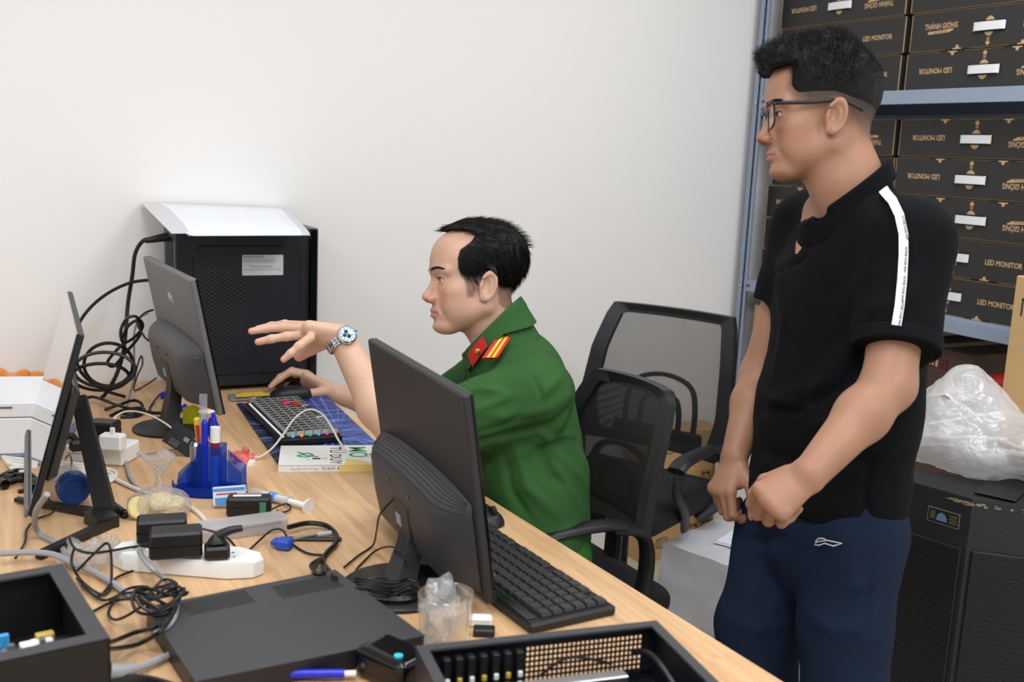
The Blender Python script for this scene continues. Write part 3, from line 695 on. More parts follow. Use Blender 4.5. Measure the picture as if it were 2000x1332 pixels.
# ================================================================== SPEAKER CABINET
K = PZ(1900, 975, .72); Lp = PZ(1773, 939, .72); Rp = PZ(2000, 987, .72)
dL = (Lp - K).normalized(); dR = (Rp - K).normalized(); Lc = K + dL * .34; Rc = K + dR * .36; Bc = Lc + dR * .34
spk = thing('speaker_cabinet', 'large black loudspeaker cabinet with mesh grille and a small sticker, under the plastic bag', 'speaker', loc=(K.x, K.y, 0))
ko = Vector((K.x, K.y, 0)); vin = mat('black_worn_paint', (30, 30, 32), 0.5, noise_amt=.25, noise_scale=14, bump=.4, bump_scale=120)
b = MB(); fp = [(v - ko) for v in (K, Rc, Rc + dL * .34, Bc, Lc)]; fp = [(v.x, v.y) for v in fp]; fp = [fp[0], fp[1], fp[2], fp[4]]
b.prism(fp, .0, .72, vin, inset=.006); b.build('cabinet', spk, smooth=30)
gr = mat('grille_black', (16, 16, 17), 0.55)
def grille(p, q, z0, z1, nm):
    b = MB(); d = (q - p); L = d.length; d.normalize(); n = Vector((-d.y, d.x, 0)); 
    if n.dot(Vector((-K.x, -K.y, 0))) < 0: n = -n
    M = Matrix((d, n.cross(d) * -1 if False else Vector((0, 0, 1)), n)).transposed().to_4x4(); M.translation = Vector((p.x - ko.x, p.y - ko.y, 0)) + n * .001
    b.box((L / 2, (z0 + z1) / 2, .003), (L - .02, z1 - z0, .006), gr, .003, M=M)
    nz = int((z1 - z0) / .0135)
    for k in range(nz):
        z = z0 + .008 + k * .0135; x = .016 + (.007 if k % 2 else 0)
        while x < L - .03: b.box((x + .005, z, .0065), (.010, .0035, .002), vin, 0, M=M); x += .015
    return b.build(nm, spk, smooth=0)
grille(K, Lc, .06, .60, 'grille'); grille(K, Rc, .06, .60, 'grille')
b = MB(); s1 = PZ(1826, 995, .655); 
nl = Vector((-dL.y, dL.x, 0)); nl = nl if nl.dot(Vector((-K.x, -K.y, 0))) > 0 else -nl
Ms = Matrix((-dL, Vector((0, 0, 1)), nl)).transposed().to_4x4(); Ms.translation = K - ko + dL * .062 + nl * .0012 + Vector((0, 0, -.062))
sg = mat('sticker_bronze', (128, 122, 104), .4)
b.box((0, 0, 0), (.078, .036, .0012), sg, M=Ms); b.box((0, 0, .0004), (.074, .032, .0012), blk2, M=Ms)
b.prism([(-.017, -.010), (.010, -.010), (.008, .000), (.002, .008), (-.006, .010), (-.014, .004)], .0009, .0014, mat('sticker_blue', (96, 130, 160), .4), M=Ms)
b.box((-.026, .001, .0009), (.012, .020, .001), mat('sticker_khaki', (74, 78, 62), .5), M=Ms)
for k in range(5): b.box((.024, .009 - k * .0045, .0009), (.020 - .004 * (k % 2), .0014, .001), sg, M=Ms)
lab(b.build('sticker', spk, smooth=0), 'small framed sticker with a blue emblem')
worn = mat('worn_wood', (150, 136, 112), .8)
b = MB(); rr = random.Random(5)
for k in range(26):
    t = rr.uniform(0, .16) ** 1.0; dd_ = dR if k > 9 else dL; t = t if k > 9 else t * .35; c = K - ko + dd_ * t; n_ = Vector((-dd_.y, dd_.x, 0)); n_ = n_ if n_.dot(Vector((-K.x, -K.y, 0))) > 0 else -n_
    M = Matrix((dd_, Vector((0, 0, 1)), n_)).transposed().to_4x4(); M.translation = c + n_ * .0006 + Vector((0, 0, -.010 - rr.uniform(0, .006))); w = rr.uniform(.003, .012); h = rr.uniform(.001, .0035)
    b.prism([(-w, 0), (-w * .3, h), (w * .6, h * .8), (w, 0), (w * .2, -h), (-w * .6, -h * .6)], 0, .0005, worn, M=M)
b.build('chipped_edge', spk, smooth=0)
b = MB(); b.box((0, 0, .004), (.16, .09, .004), blk, .001, M=TR(rz=25)); o = b.build('flat_metal_plate'); o.location = PZ(1958, 958, .721); tag(o, 'thin black plate under the front of the plastic bag', 'plate')
# brown carton on the cabinet at the frame edge
bc_ = PD(1968, 670, 2.70)
kb = MB(); kb.box((.095, -.13, .24), (.19, .26, .475), kraft, .003)
for k in range(3): kb.box((-.0005, -.028 - k * .022, .40), (.001, .004, .045), inkd); kb.box((-.0005, -.032 - k * .022, .42 - k * .01), (.001, .012, .004), inkd)
kb.box((.095, -.13, .476), (.19, .05, .001), mat('parcel_tape', (206, 178, 128), 0.25)); o = kb.build('cardboard_box'); o.location = (bc_.x, bc_.y, .7215); tag(o, 'brown cardboard box at the right edge of the picture, standing on the loudspeaker', 'box')
# plastic bag full of flat packets
bo = PZ(1900, 950, .7215); bx = dL; by = Vector((-bx.y, bx.x, 0))
bc0 = A(bo + Vector((.15, .10, .0)))
def bag_sdf(P):
    q = P - bc0; u = q @ A(bx); v = q @ A(by); w = q[:, 2]; Qq = np.stack([u, v, w], 1)
    f = s_ell(Qq, (.02, 0, .06), (.235, .165, .085)); f = smin(f, s_ell(Qq, (.05, 0, .13), (.12, .10, .10)), .05); f = smin(f, s_ell(Qq, (-.16, 0, .085), (.12, .12, .055)), .04)
    f = smin(f, s_ell(Qq, (.075, 0, .205), (.055, .05, .050)), .03)
    f = f + .010 * fbm(P * A([1, 1, 1.6]), 22, 3) + .007 * np.abs(fbm(P, 48, 5)) + .0022 * np.abs(fbm(P, 120, 7)); return np.maximum(f, .002 - w)
X, Q = nets(bag_sdf, bc0 - .34, bc0 + .36, .0052)
film = mat_film('bag_film', (252, 251, 254), .55, rough=.2, gloss=.3, bump=.7, bump_scale=16)
bagO = mesh_np('plastic_bag', X - A(bo), Q, film); bagO.location = bo; tag(bagO, 'big crumpled clear plastic bag of pale packets lying on the loudspeaker', 'bag')
pk = mat('packet_grey', (226, 222, 220), .5, noise_amt=.1, noise_scale=30, bump=.4, bump_scale=60); pkg = mat('packet_green', (30, 110, 84), .5); pkr = mat('packet_red', (190, 90, 100), .5)
for k, (u, v, z, rz, tl) in enumerate([(-.16, -.03, .025, 10, 8), (-.04, -.05, .03, -25, 14), (.09, -.04, .03, 20, 12), (.16, .03, .03, 50, 10), (.0, .03, .07, 5, 20), (-.10, .03, .06, -15, 14), (.06, .0, .10, 40, 28), (.10, .02, .13, -30, 35)]):
    b = MB(); n0 = k * 3.1
    b.grid(lambda a, c: ((a - .5) * .17, (c - .5) * .12, .006 + .010 * math.sin(a * PI) * math.sin(c * PI) + .006 * noise.noise(Vector((a * 5, c * 5, n0)))), 14, 10, pk, thick=.006)
    b.grid(lambda a, c: ((a - .5) * .165, -.058 + .012 * c, .0085 + .006 * noise.noise(Vector((a * 5, c, n0)))), 14, 2, pkr if k == 6 else pkg)
    o = b.build('packet', smooth=60); o.location = bo + Vector((.15, .10, 0)) + bx * u + by * v + Vector((0, 0, z)); o.rotation_euler = (math.radians(tl), math.radians(tl * .5), math.radians(rz) + math.atan2(bx.y, bx.x))
    tag(o, 'flat pale packet with a coloured edge inside the clear plastic bag', 'packet', 'packets in the plastic bag')
# ================================================================== FLOOR GOODS
wrapm = mat('white_wrap', (205, 205, 210), .3, noise_amt=.06, noise_scale=9, bump=.9, bump_scale=14)
def wrapped(name, c, d, rz, label, marks=True):
    b = MB()
    def f(p):
        n_ = noise.noise_vector(Vector(p) * 9) * .007 + noise.noise_vector(Vector(p) * 30) * .0025; return Vector(p) + n_
    for ax_ in range(3):
        for s in (-1, 1):
            def g(u, v, ax_=ax_, s=s):
                q = [0, 0, 0]; q[ax_] = s * d[ax_] / 2; q[(ax_ + 1) % 3] = (u - .5) * d[(ax_ + 1) % 3]; q[(ax_ + 2) % 3] = (v - .5) * d[(ax_ + 2) % 3]; q[2] += d[2] / 2; return f(q)
            b.grid(g, 16, 16, wrapm)
    bm_o = b.build(name, smooth=50); bm_o.location = c; bm_o.rotation_euler = (0, 0, math.radians(rz))
    tag(bm_o, label, 'parcel'); return bm_o
wk = PZ(1285, 1055, .42); w2 = PZ(1410, 1098, .42); wdir = (w2 - wk).normalized(); wang = math.degrees(math.atan2(wdir.y, wdir.x)); wn = Vector((-wdir.y, wdir.x, 0)); wn = wn if wn.y > 0 else -wn
wc_ = wk + wdir * .17 + wn * .14
o = wrapped('wrapped_parcel', (wc_.x, wc_.y, .212), (.32, .28, .205), wang, 'white wrapped parcel between the chairs and the standing man, upper of two')
wrapped('wrapped_parcel', (wc_.x + .004, wc_.y, .003), (.33, .285, .205), wang, 'white wrapped parcel on the floor, lower of two stacked')
b = MB(); pap = mat('paper_blueish', (224, 228, 240), .7); b.box((0, 0, 0), (.20, .14, .0008), pap, M=TR(rz=8))
for k in range(2): b.box((0, -.062 + k * .006, .0007), (.20, .0014, .0004), mat('red_line', (205, 70, 80), .6), M=TR(rz=8))
for k in range(5): b.tube(spline([(-.07 + .03 * k, -.03 + .012 * k, .001), (-.06 + .03 * k, -.02 + .012 * k, .001), (-.05 + .03 * k, -.03 + .01 * k, .001)], 4), .0007, mat('blue_pen', (70, 80, 170), .6), n=4)
o = b.build('paper_sheet', smooth=0); o.location = (wc_.x + .05, wc_.y - .02, .4235); o.rotation_euler = (0, 0, math.radians(wang)); tag(o, 'printed sheet with red lines on top of the wrapped parcel', 'paper')
# kraft carton with doodles by the wall, doodle-printed
kd = thing('cardboard_box', 'kraft box printed with little doodles, standing against the wall behind the chairs', 'box', loc=(2.31, 3.03, 0))
b = MB(); b.box((0, 0, .24), (.34, .12, .48), kraft, .002); b.build('carton_body', kd, smooth=30)
b = MB(); yf = -.0615
def dood(pts, closed=False, r=.0013): b.tube(spline([(x, yf, z) for x, z in pts], 4, closed), r, inkd, n=4, closed=closed)
def circ_(x, z, r, rz=None): rz = rz or r; return [(x + r * math.cos(a), z + rz * math.sin(a)) for a in [PI * k / 4 for k in range(8)]]
for x, z in ((-.07, .42), (.06, .10), (.12, .11), (-.02, .30), (.10, .30)):
    dood(circ_(x, z, .022, .016), True); dood(circ_(x - .012, z + .016, .006), True); dood(circ_(x + .012, z + .016, .006), True); dood(circ_(x - .006, z, .0012), True, .0009); dood(circ_(x + .006, z, .0012), True, .0009)
dood([(-.11, .33), (-.10, .12)]); dood([(-.10, .33), (-.09, .12)]); dood([(-.05, .16), (-.02, .14), (.0, .18), (.03, .15)]); dood([(.13, .40), (.135, .22)]); dood([(.14, .40), (.145, .22)]); dood(circ_(.03, .40, .03, .02), True)
dood([(.05, .24), (.06, .26), (.075, .245), (.07, .225), (.05, .24)], True); dood([(-.10, .08), (-.06, .085), (-.055, .055), (-.10, .05), (-.10, .08)]); 
for k in range(4): dood([(-.095 + .01 * k, .08), (-.095 + .01 * k, .052)], r=.0009)
for k in range(3): dood([(-.02 + k * .012, .44), (-.018 + k * .012, .442)], r=.002)
b.build('printed_doodles', kd)
# white bucket behind parcels
b = MB(); b.lathe([(0, 0), (.085, 0), (.10, .42), (.105, .42), (.105, .44), (.098, .44), (.082, .01), (0, .01)], whm, 32); o = b.build('plastic_bucket'); o.location = (2.44, 2.80, 0); tag(o, 'white plastic bucket by the wall behind the wrapped parcels', 'bucket')
# white carton with red marks between the legs
rc = PZ(1562, 1302, 0)
rb_ = thing('cardboard_box', 'white carton with red handling symbols on the floor behind the standing man\'s legs', 'box', loc=(rc.x + .06, rc.y + .04, 0), rz=-28)
b = MB(); b.box((0, 0, .105), (.26, .20, .21), whm, .002); b.build('carton_body', rb_)
b = MB(); red = mat('mark_red', (200, 50, 60), .6)
for k, z in enumerate((.06, .15)):
    for (x, y, w, h) in ((0, .034, .06, .003), (0, -.034, .06, .003), (-.03, 0, .003, .07), (.03, 0, .003, .07)): b.box((x, -.1006, z + y * 1.0), (w, .0008, h), red)
    b.prism([(-.016, 0), (0, .022), (.016, 0), (.006, 0), (.006, -.02), (-.006, -.02), (-.006, 0)], 0, .0006, red, M=Matrix(((1, 0, 0, 0), (0, 0, -1, -.1004), (0, 1, 0, z), (0, 0, 0, 1))))
    for xx in (-.085, .085): b.box((xx, -.1006, z), (.05, .0008, .06), red); b.box((xx, -.1009, z), (.042, .0008, .052), whm)
b.build('handling_symbols', rb_, smooth=0)

# ================================================================== OFFICE CHAIRS
netm = mat_mesh('chair_net', (24, 24, 26), .0042, .62); netm2 = mat_mesh('chair_net_dense', (20, 20, 22), .0036, .27); seatm = mat('seat_fabric_black', (22, 23, 27), .9, bump=.4, bump_scale=900)
chb = mat('chair_black_plastic', (24, 25, 29), .4, bump=.1, bump_scale=700)
def chair(label, loc, rz, prof, seat_z, net, arm_z=.21, arm_f=-.20, arm_b=.05, aw=.265, group=None):
    """faces local -y; back at +y. prof: (z, half width, y) from bottom to top"""
    t = thing('office_chair', label, 'chair', loc=loc, rz=rz, group=group)
    zs = [p[0] for p in prof]
    def pr_(z): return np.interp(z, zs, [p[1] for p in prof]), np.interp(z, zs, [p[2] for p in prof])
    z0, z1 = zs[0], zs[-1]
    def sf(u, v):
        z = z0 + (z1 - z0) * v; w, y = pr_(z); s = 2 * u - 1; return (s * w, y - .035 * (1 - s * s) * .0 + .03 * (1 - s * s), z)
    b = MB(); b.grid(lambda u, v: sf(.03 + .94 * u, .03 + .94 * v), 20, 20, net); lab(b.build('back_mesh', t, smooth=80), 'see-through black mesh')
    b = MB(); out = []
    for k in range(13): out.append(sf(0, k / 12))
    for k in range(1, 11): out.append(sf(k / 10, 1))
    for k in range(11, -1, -1): out.append(sf(1, k / 12))
    for k in range(9, 0, -1): out.append(sf(k / 10, 0))
    # broad soft frame: flattened ring band
    V = []; F = []; n = len(out); C0 = Vector(sf(.5, .5))
    ring = [Vector(p) for p in out]
    for i, p in enumerate(ring):
        w, y = pr_(p.z); inw = Vector((max(-1, min(1, -p.x / w)), 0, 0)); top = (p.z - z0) / (z1 - z0)
        iz = -.028 if top > .999 - 1e-6 and abs(p.x) < w * .97 else (.03 if top < 1e-6 and abs(p.x) < w * .97 else (-.026 if top > .99 else (.03 if top < .01 else 0)))
        q = p + Vector((inw.x * .045 if abs(p.x) > w * .9 else 0, .010 * (abs(p.x) > w * .9), iz))
        V += [p + Vector((0, -.010, 0)), q + Vector((0, -.008, 0)), q + Vector((0, .008, 0)), p + Vector((0, .014, 0))]
    for i in range(n):
        j = (i + 1) % n; F += [(i * 4 + k, i * 4 + (k + 1) % 4, j * 4 + (k + 1) % 4, j * 4 + k) for k in range(4)]
    b.add(V, F, chb); b.build('back_frame', t, smooth=50)
    b = MB()     # double arch of the lumbar support behind the net
    zc = z0 + (z1 - z0) * .06; hh = (z1 - z0) * .46
    for w_, h_ in ((.115, hh), (.065, hh * .72)):
        pts = [(-w_, zc), (-w_, zc + h_ * .55), (-w_ * .75, zc + h_ * .88), (0, zc + h_), (w_ * .75, zc + h_ * .88), (w_, zc + h_ * .55), (w_, zc)]
        P = [Vector((x, pr_(z)[1] + .052, z)) for x, z in pts]; P = spline(P, 5); b.tube(P, .0125, chb, n=10, flat=.6)
    b.build('lumbar_support', t)
    b = MB(); zz = [0, .25, .6, 1.0]; yb = pr_(z0)[1]
    P = spline([(0, -.02, seat_z - .06), (0, .12, seat_z - .06), (0, yb + .05, seat_z + .02), (0, yb + .05, z0 + .05)], 6); b.tube(P, .030, chb, n=10, flat=.5); b.box((0, yb + .045, z0 + .03), (.30, .02, .06), chb, .008); b.build('back_bracket', t)
    def seat_sdf(P): 
        f = np.max(np.abs(P - A([0, -.03, seat_z])) - A([.205, .200, .018]), axis=1); q = np.maximum(np.abs(P - A([0, -.03, seat_z])) - A([.195, .19, .002]), 0); return np.linalg.norm(q, axis=1) - .035 - .0 
    X, Q = nets(seat_sdf, (-.27, -.29, seat_z - .06), (.27, .22, seat_z + .06), .012); mesh_np('seat', X, Q, seatm, t, relax=2)
    for s in (-1, 1):
        b = MB(); ax_ = s * aw; za = seat_z + arm_z
        pad = spline([(ax_, arm_f - .02, za - .015), (ax_, arm_f + .03, za + .002), (ax_, arm_b - .06, za + .004), (ax_, arm_b, za - .004)], 6); b.tube(pad, lambda q: .027, chb, n=12, flat=.42)
        lp = spline([(ax_, arm_b - .03, za - .004), (ax_, arm_b + .055, za - .03), (ax_, arm_b + .075, za - .11), (ax_ * .99, arm_b + .05, seat_z + .0), (ax_ * .8, arm_b, seat_z - .05)], 6); b.tube(lp, .024, chb, n=12, flat=.55)
        lp = spline([(ax_, arm_f + .01, za - .006), (ax_, arm_f - .005, za - .07), (ax_ * .99, arm_f + .05, seat_z + .03), (ax_ * .9, arm_f + .11, seat_z - .045)], 6); b.tube(lp, .020, chb, n=12, flat=.55)
        b.build('armrest', t)
    b = MB(); b.cyl((0, -.02, .10), (0, -.02, seat_z - .05), .024, chrome, n=20); b.cyl((0, -.02, .28), (0, -.02, seat_z - .04), .032, chb, n=20); b.box((0, -.02, seat_z - .05), (.18, .16, .03), chb, .008); b.build('gas_column', t)
    b = MB()
    for k in range(5):
        a = 2 * PI * k / 5 + .5; P = spline([(0, -.02, .13), (.11 * math.cos(a), -.02 + .11 * math.sin(a), .125), (.26 * math.cos(a), -.02 + .26 * math.sin(a), .085)], 6); b.tube(P, lambda q: .022 - .008 * q, chrome, n=12)
    lab(b.build('star_base', t), 'chrome five-arm base')
    for k in range(5):
        a = 2 * PI * k / 5 + .5; c = Vector((.26 * math.cos(a), -.02 + .26 * math.sin(a), .028)); b = MB()
        for sgn in (-1, 1): o_ = Vector((-math.sin(a), math.cos(a), 0)) * (.014 * sgn); b.cyl(c + o_ * .4, c + o_ * 1.6, .028, chb, n=16)
        b.cyl(c, c + Vector((0, 0, .05)), .008, chb, n=8); b.build('caster', t)
    return t
chair('black mesh office chair the officer sits on, right behind his back', (1.205, 2.02, 0), -88, [(.60, .19, .12), (.72, .20, .125), (.82, .195, .15), (.90, .170, .185), (.93, .14, .20)], .46, netm2, arm_z=.215, arm_f=-.18, arm_b=.02, aw=.235)
chair('empty taller mesh-back office chair by the wall, beyond the officer\'s chair', (1.68, 2.43, 0), -64, [(.60, .22, .125), (.72, .25, .130), (.88, .235, .165), (.98, .212, .205), (1.01, .198, .22)], .50, netm, arm_z=.165, arm_f=-.16, arm_b=.06, aw=.25)
# ================================================================== PEOPLE
CR, CDN, CFW = Vector(RC[:, 0]), Vector(RC[:, 1]), Vector(RC[:, 2])
skin1 = mat_attr('skin', 0.48, sss=0.0, bump=0.06, bump_scale=900, spec=0.45)
clothm = mat_attr('cloth', 0.85, bump=0.12, bump_scale=1500, spec=0.15, sheen=0.0)
def const_tint(rgb, var=0.0, sc=40, seed=1):
    c = A(s2l(rgb)); return lambda X: np.clip(c[None] * (1 + var * fbm(X, sc, seed))[:, None], 0, 1)
def head_frame(origin, facing, up):
    x = Vector(facing).normalized(); z = Vector(up); z = (z - x * z.dot(x)).normalized(); y = z.cross(x)
    M = Matrix((x, y, z)).transposed().to_4x4(); M.translation = Vector(origin); return M
def to_local(P, M):
    R = A(M.to_3x3()); return (P - A(M.translation)) @ R
def head_sdf(q, full=1.0, jaww=1.0, chin=0.0):
    f = s_ell(q, (-.008, 0, .035), (.098, .077, .084))
    f = smin(f, s_ell(q, (.036, 0, .030), (.059, .059, .060)), .02)
    f = smin(f, s_ell(q, (.043, 0, .058), (.047, .056, .046)), .02)
    f = smin(f, s_ell(q, (.028, 0, -.035), (.058, .060 * jaww, .075)), .02)
    ay = np.abs(q[:, 1]); m = np.stack([q[:, 0], ay, q[:, 2]], 1)
    f = smin(f, s_cap(m, (-.010, .052 * jaww, -.058), (.055, .021, -.098), .019, .016), .022)
    f = smin(f, s_ell(q, (.066, 0, -.100 - chin), (.024, .026, .017)), .018)
    f = smin(f, s_ell(m, (.048, .044, -.026), (.028, .021 * full, .022)), .020)
    f = smin(f, s_ell(m, (.040, .040, -.060), (.030, .020 * full, .026)), .022)
    f = smin(f, s_cap(m, (.085, .010, .020), (.070, .050, .017), .0105, .009), .012)
    f = smin(f, s_ell(q, (.064, 0, -.068), (.029, .030, .026)), .014)
    # eye sockets
    f = smax(f, -s_ell(m, (.099, .031, -.002), (.018, .019, .0105)), .010)
    # eyelids over the eyeball
    lid = s_ell(m, (.0700, .0315, -.0015), (.0155, .0165, .0125)); f = smin(f, lid, .005)
    f = smin(f, s_cap(m, (.0835, .019, .0045), (.0790, .044, .0030), .0024, .0020), .003)
    f = smax(f, -s_ell(m, (.0830, .0335, -.0012), (.0125, .0150, .0044)), .0010)
    # nose
    f = smin(f, s_cap(q, (.084, 0, .004), (.1035, 0, -.034), .0060, .0085), .012)
    f = smin(f, s_ell(q, (.1045, 0, -.0385), (.0100, .0105, .0085)), .006)
    f = smin(f, s_cap(m, (.0830, .0050, -.006), (.0880, .0085, -.040), .0085, .0115), .006)
    f = smin(f, s_ell(m, (.0950, .0130, -.0425), (.0125, .0075, .0080)), .005)
    f = smax(f, -s_ell(m, (.1010, .0065, -.0500), (.0060, .0038, .0042)), .003)
    # lips
    f = smin(f, s_cap(m, (.0905, .000, -.0662), (.0780, .022, -.0725), .0056, .0030), .004)
    f = smin(f, s_cap(m, (.0895, .000, -.0788), (.0770, .021, -.0750), .0062, .0030), .004)
    f = smax(f, -s_cap(m, (.0985, .000, -.0722), (.0830, .022, -.0735), .0024, .0010), .002)
    f = smax(f, -s_ell(q, (.0960, 0, -.0895), (.008, .020, .0045)), .008)
    f = smax(f, -s_cap(m, (.0905, .0225, -.047), (.0760, .0370, -.078), .0022, .0018), .007)
    # ears
    e = m - A((-.012, .0755, -.014)); c, s = math.cos(.22), math.sin(.22)
    ex = e[:, 0] * c + e[:, 2] * s; ez = -e[:, 0] * s + e[:, 2] * c; ey = e[:, 1] - 0.18 * (-e[:, 0])
    E = np.stack([ex, ey, ez], 1)
    th = np.arctan2(E[:, 2] / .030, E[:, 0] / .0165); rr_ = np.hypot(E[:, 0] / .0165, E[:, 2] / .030)
    disc = s_ell(E, (0.001, .002, 0), (.0165, .0065, .029))
    rim = np.sqrt(((rr_ - .92) * .017) ** 2 + (E[:, 1] - .0075) ** 2) - .0038
    rim = np.where((th > -1.1) & (th < 2.75) | True, rim + np.where((E[:, 0] > .004) & (E[:, 2] < .012), .006, 0), rim)
    ear = smin(disc, rim, .003)
    ear = smax(ear, -s_ell(E, (.0040, .0120, .001), (.0095, .0115, .0175)), .002)
    ear = smin(ear, s_ell(E, (.004, .003, -.0265), (.0080, .0048, .0080)), .005)
    ear = smin(ear, s_ell(E, (.0135, .003, -.004), (.0035, .0045, .0055)), .003)
    f = smin(f, ear, .005)
    return f
def hand_sdf(P, o, x, z, thumb_y, curls, spread=(6, 1, -4, -9), s=1.0, thumb=((.6, .75, -.25), (.85, .35, -.35), (.95, .1, -.3)), palm=(.038, .0145)):
    """o wrist, x towards the fingers, z out of the back of the hand; thumb_y = +1/-1 side"""
    x = Vector(x).normalized(); z = Vector(z); z = (z - x * z.dot(x)).normalized(); y = z.cross(x) * thumb_y; o = Vector(o)
    pt = lambda a, b_, c: o + (x * a + y * b_ + z * c) * s
    L = [s_ecap(P, pt(.012, .0, 0), pt(.078, .001, 0), (.027 * s, .017 * s), (palm[0] * s, palm[1] * s), y)]
    L.append(s_cap(P, pt(.02, .018, -.008), pt(.055, .026, -.010), .014 * s, .013 * s))
    fl = [(.044, .026, .021), (.048, .030, .022), (.045, .028, .022), (.036, .021, .019)]
    for i in range(4):
        b0 = pt(.084 - (.004 if i in (0, 2) else (.012 if i == 3 else 0)), (.0275, .0095, -.0095, -.0270)[i], .002); a = 0; p = b0; r = (.0098, .0098, .0094, .0082)[i] * s
        sp = math.radians(spread[i])
        for k in range(3):
            a += math.radians(curls[i][k]); dx = x * math.cos(sp) + y * math.sin(sp)
            d = dx * math.cos(a) - z * math.sin(a); q = p + d * fl[i][k] * s; L.append(s_cap(P, p, q, r * (1 - .07 * k), r * (1 - .07 * (k + 1)))); p = q
    p = pt(.026, .024, -.006)
    for k, (l, d) in enumerate(zip((.042, .032, .026), thumb)):
        dd = (x * d[0] + y * d[1] + z * d[2]).normalized(); q = p + dd * l * s; L.append(s_cap(P, p, q, (.0135, .0115, .0105)[k] * s, (.0115, .0105, .0088)[k] * s)); p = q
    return sunion(L, .0045)
def pip(poly, x, z):
    """point in polygon, vectorised"""
    ins = np.zeros(len(x), bool); n = len(poly); j = n - 1
    for i in range(n):
        xi, zi = poly[i]; xj, zj = poly[j]
        c = ((zi > z) != (zj > z)) & (x < (xj - xi) * (z - zi) / (zj - zi + 1e-12) + xi); ins ^= c; j = i
    return ins
def poly_sd(poly, x, z):
    """signed distance to a polygon (negative inside)"""
    d = np.full(len(x), 9.0); n = len(poly)
    for i in range(n):
        a = A(poly[i]); b_ = A(poly[(i + 1) % n]); e = b_ - a; w = np.stack([x - a[0], z - a[1]], 1)
        t = np.clip(w @ e / (e @ e), 0, 1); d = np.minimum(d, np.linalg.norm(w - t[:, None] * e, axis=1))
    return np.where(pip(poly, x, z), -d, d)
def hit(f, px, py, d0=1.4, d1=4.0):
    r = ray(px, py) / F_PX; d = d0; ln = np.linalg.norm(r)
    for _ in range(120):
        v = float(f((CP + r * d)[None])[0])
        if v < 0.0006: break
        d += max(0.0008, v * 0.75) / ln
        if d > d1: return None
    return Vector(CP + r * d)
def normal_at(f, p, e=.004):
    p = A(p); g = [float(f((p + A(q) * e)[None])[0] - f((p - A(q) * e)[None])[0]) for q in ((1, 0, 0), (0, 1, 0), (0, 0, 1))]; return Vector(g).normalized()
def patch(b, f, quad, m, nu=8, nv=8, lift=.002, th=.002, d0=1.4):
    """cloth patch sewn on a surface: quad given by four corners, wrapped on f"""
    q = [Vector((*p, 0)) for p in quad]; T = []; S = []
    for i in range(nu + 1):
        for j in range(nv + 1):
            u, v = i / nu, j / nv; p = (q[0] * (1 - u) + q[1] * u) * (1 - v) + (q[3] * (1 - u) + q[2] * u) * v
            h = hit(f, p.x, p.y, d0); n = normal_at(f, h); T.append(h + n * (lift + th)); S.append(h + n * (lift - th))
    F = [(i * (nv + 1) + j, (i + 1) * (nv + 1) + j, (i + 1) * (nv + 1) + j + 1, i * (nv + 1) + j + 1) for i in range(nu) for j in range(nv)]
    B = len(T); ring = [(i, 0) for i in range(nu + 1)] + [(nu, j) for j in range(1, nv + 1)] + [(i, nv) for i in range(nu - 1, -1, -1)] + [(0, j) for j in range(nv - 1, 0, -1)]
    R_ = [i * (nv + 1) + j for i, j in ring]
    b.add(T + S, F + [tuple(B + k for k in t[::-1]) for t in F] + [(R_[k], R_[(k + 1) % len(R_)], B + R_[(k + 1) % len(R_)], B + R_[k]) for k in range(len(R_))], m)
def folds_fn(f, folds, extra=None, d0=1.4):
    """folds: [(pixel polyline, amplitude, width)] laid on the surface f"""
    segs = []
    for pl, amp, w in folds:
        pts = [hit(f, x, y, d0) for x, y in pl]; pts = [A(p) for p in pts if p is not None]
        for i in range(len(pts) - 1):
            k0, k1 = i / (len(pts) - 1), (i + 1) / (len(pts) - 1); segs.append((pts[i], pts[i + 1], amp, w, k0, k1))
    def disp(X, N):
        tot = {}; o = np.zeros(len(X))
        for a, b_, amp, w, k0, k1 in segs:
            e = b_ - a; t = np.clip((X - a) @ e / (e @ e + 1e-9), 0, 1); d = np.linalg.norm(X - a - t[:, None] * e, axis=1); k = k0 + (k1 - k0) * t
            v = np.exp(-(d / w) ** 2) * np.sin(np.clip(k * .9 + .05, 0, 1) * PI) ** .6
            key = (amp, w, id(segs)); o_ = tot.get((amp, w)); 
            o += 0; tot.setdefault((amp, w), []).append(v)
        for (amp, w), vs in tot.items(): o += 1.5 * amp * np.maximum.reduce(vs)
        if extra is not None: o += extra(X)
        return o
    return disp
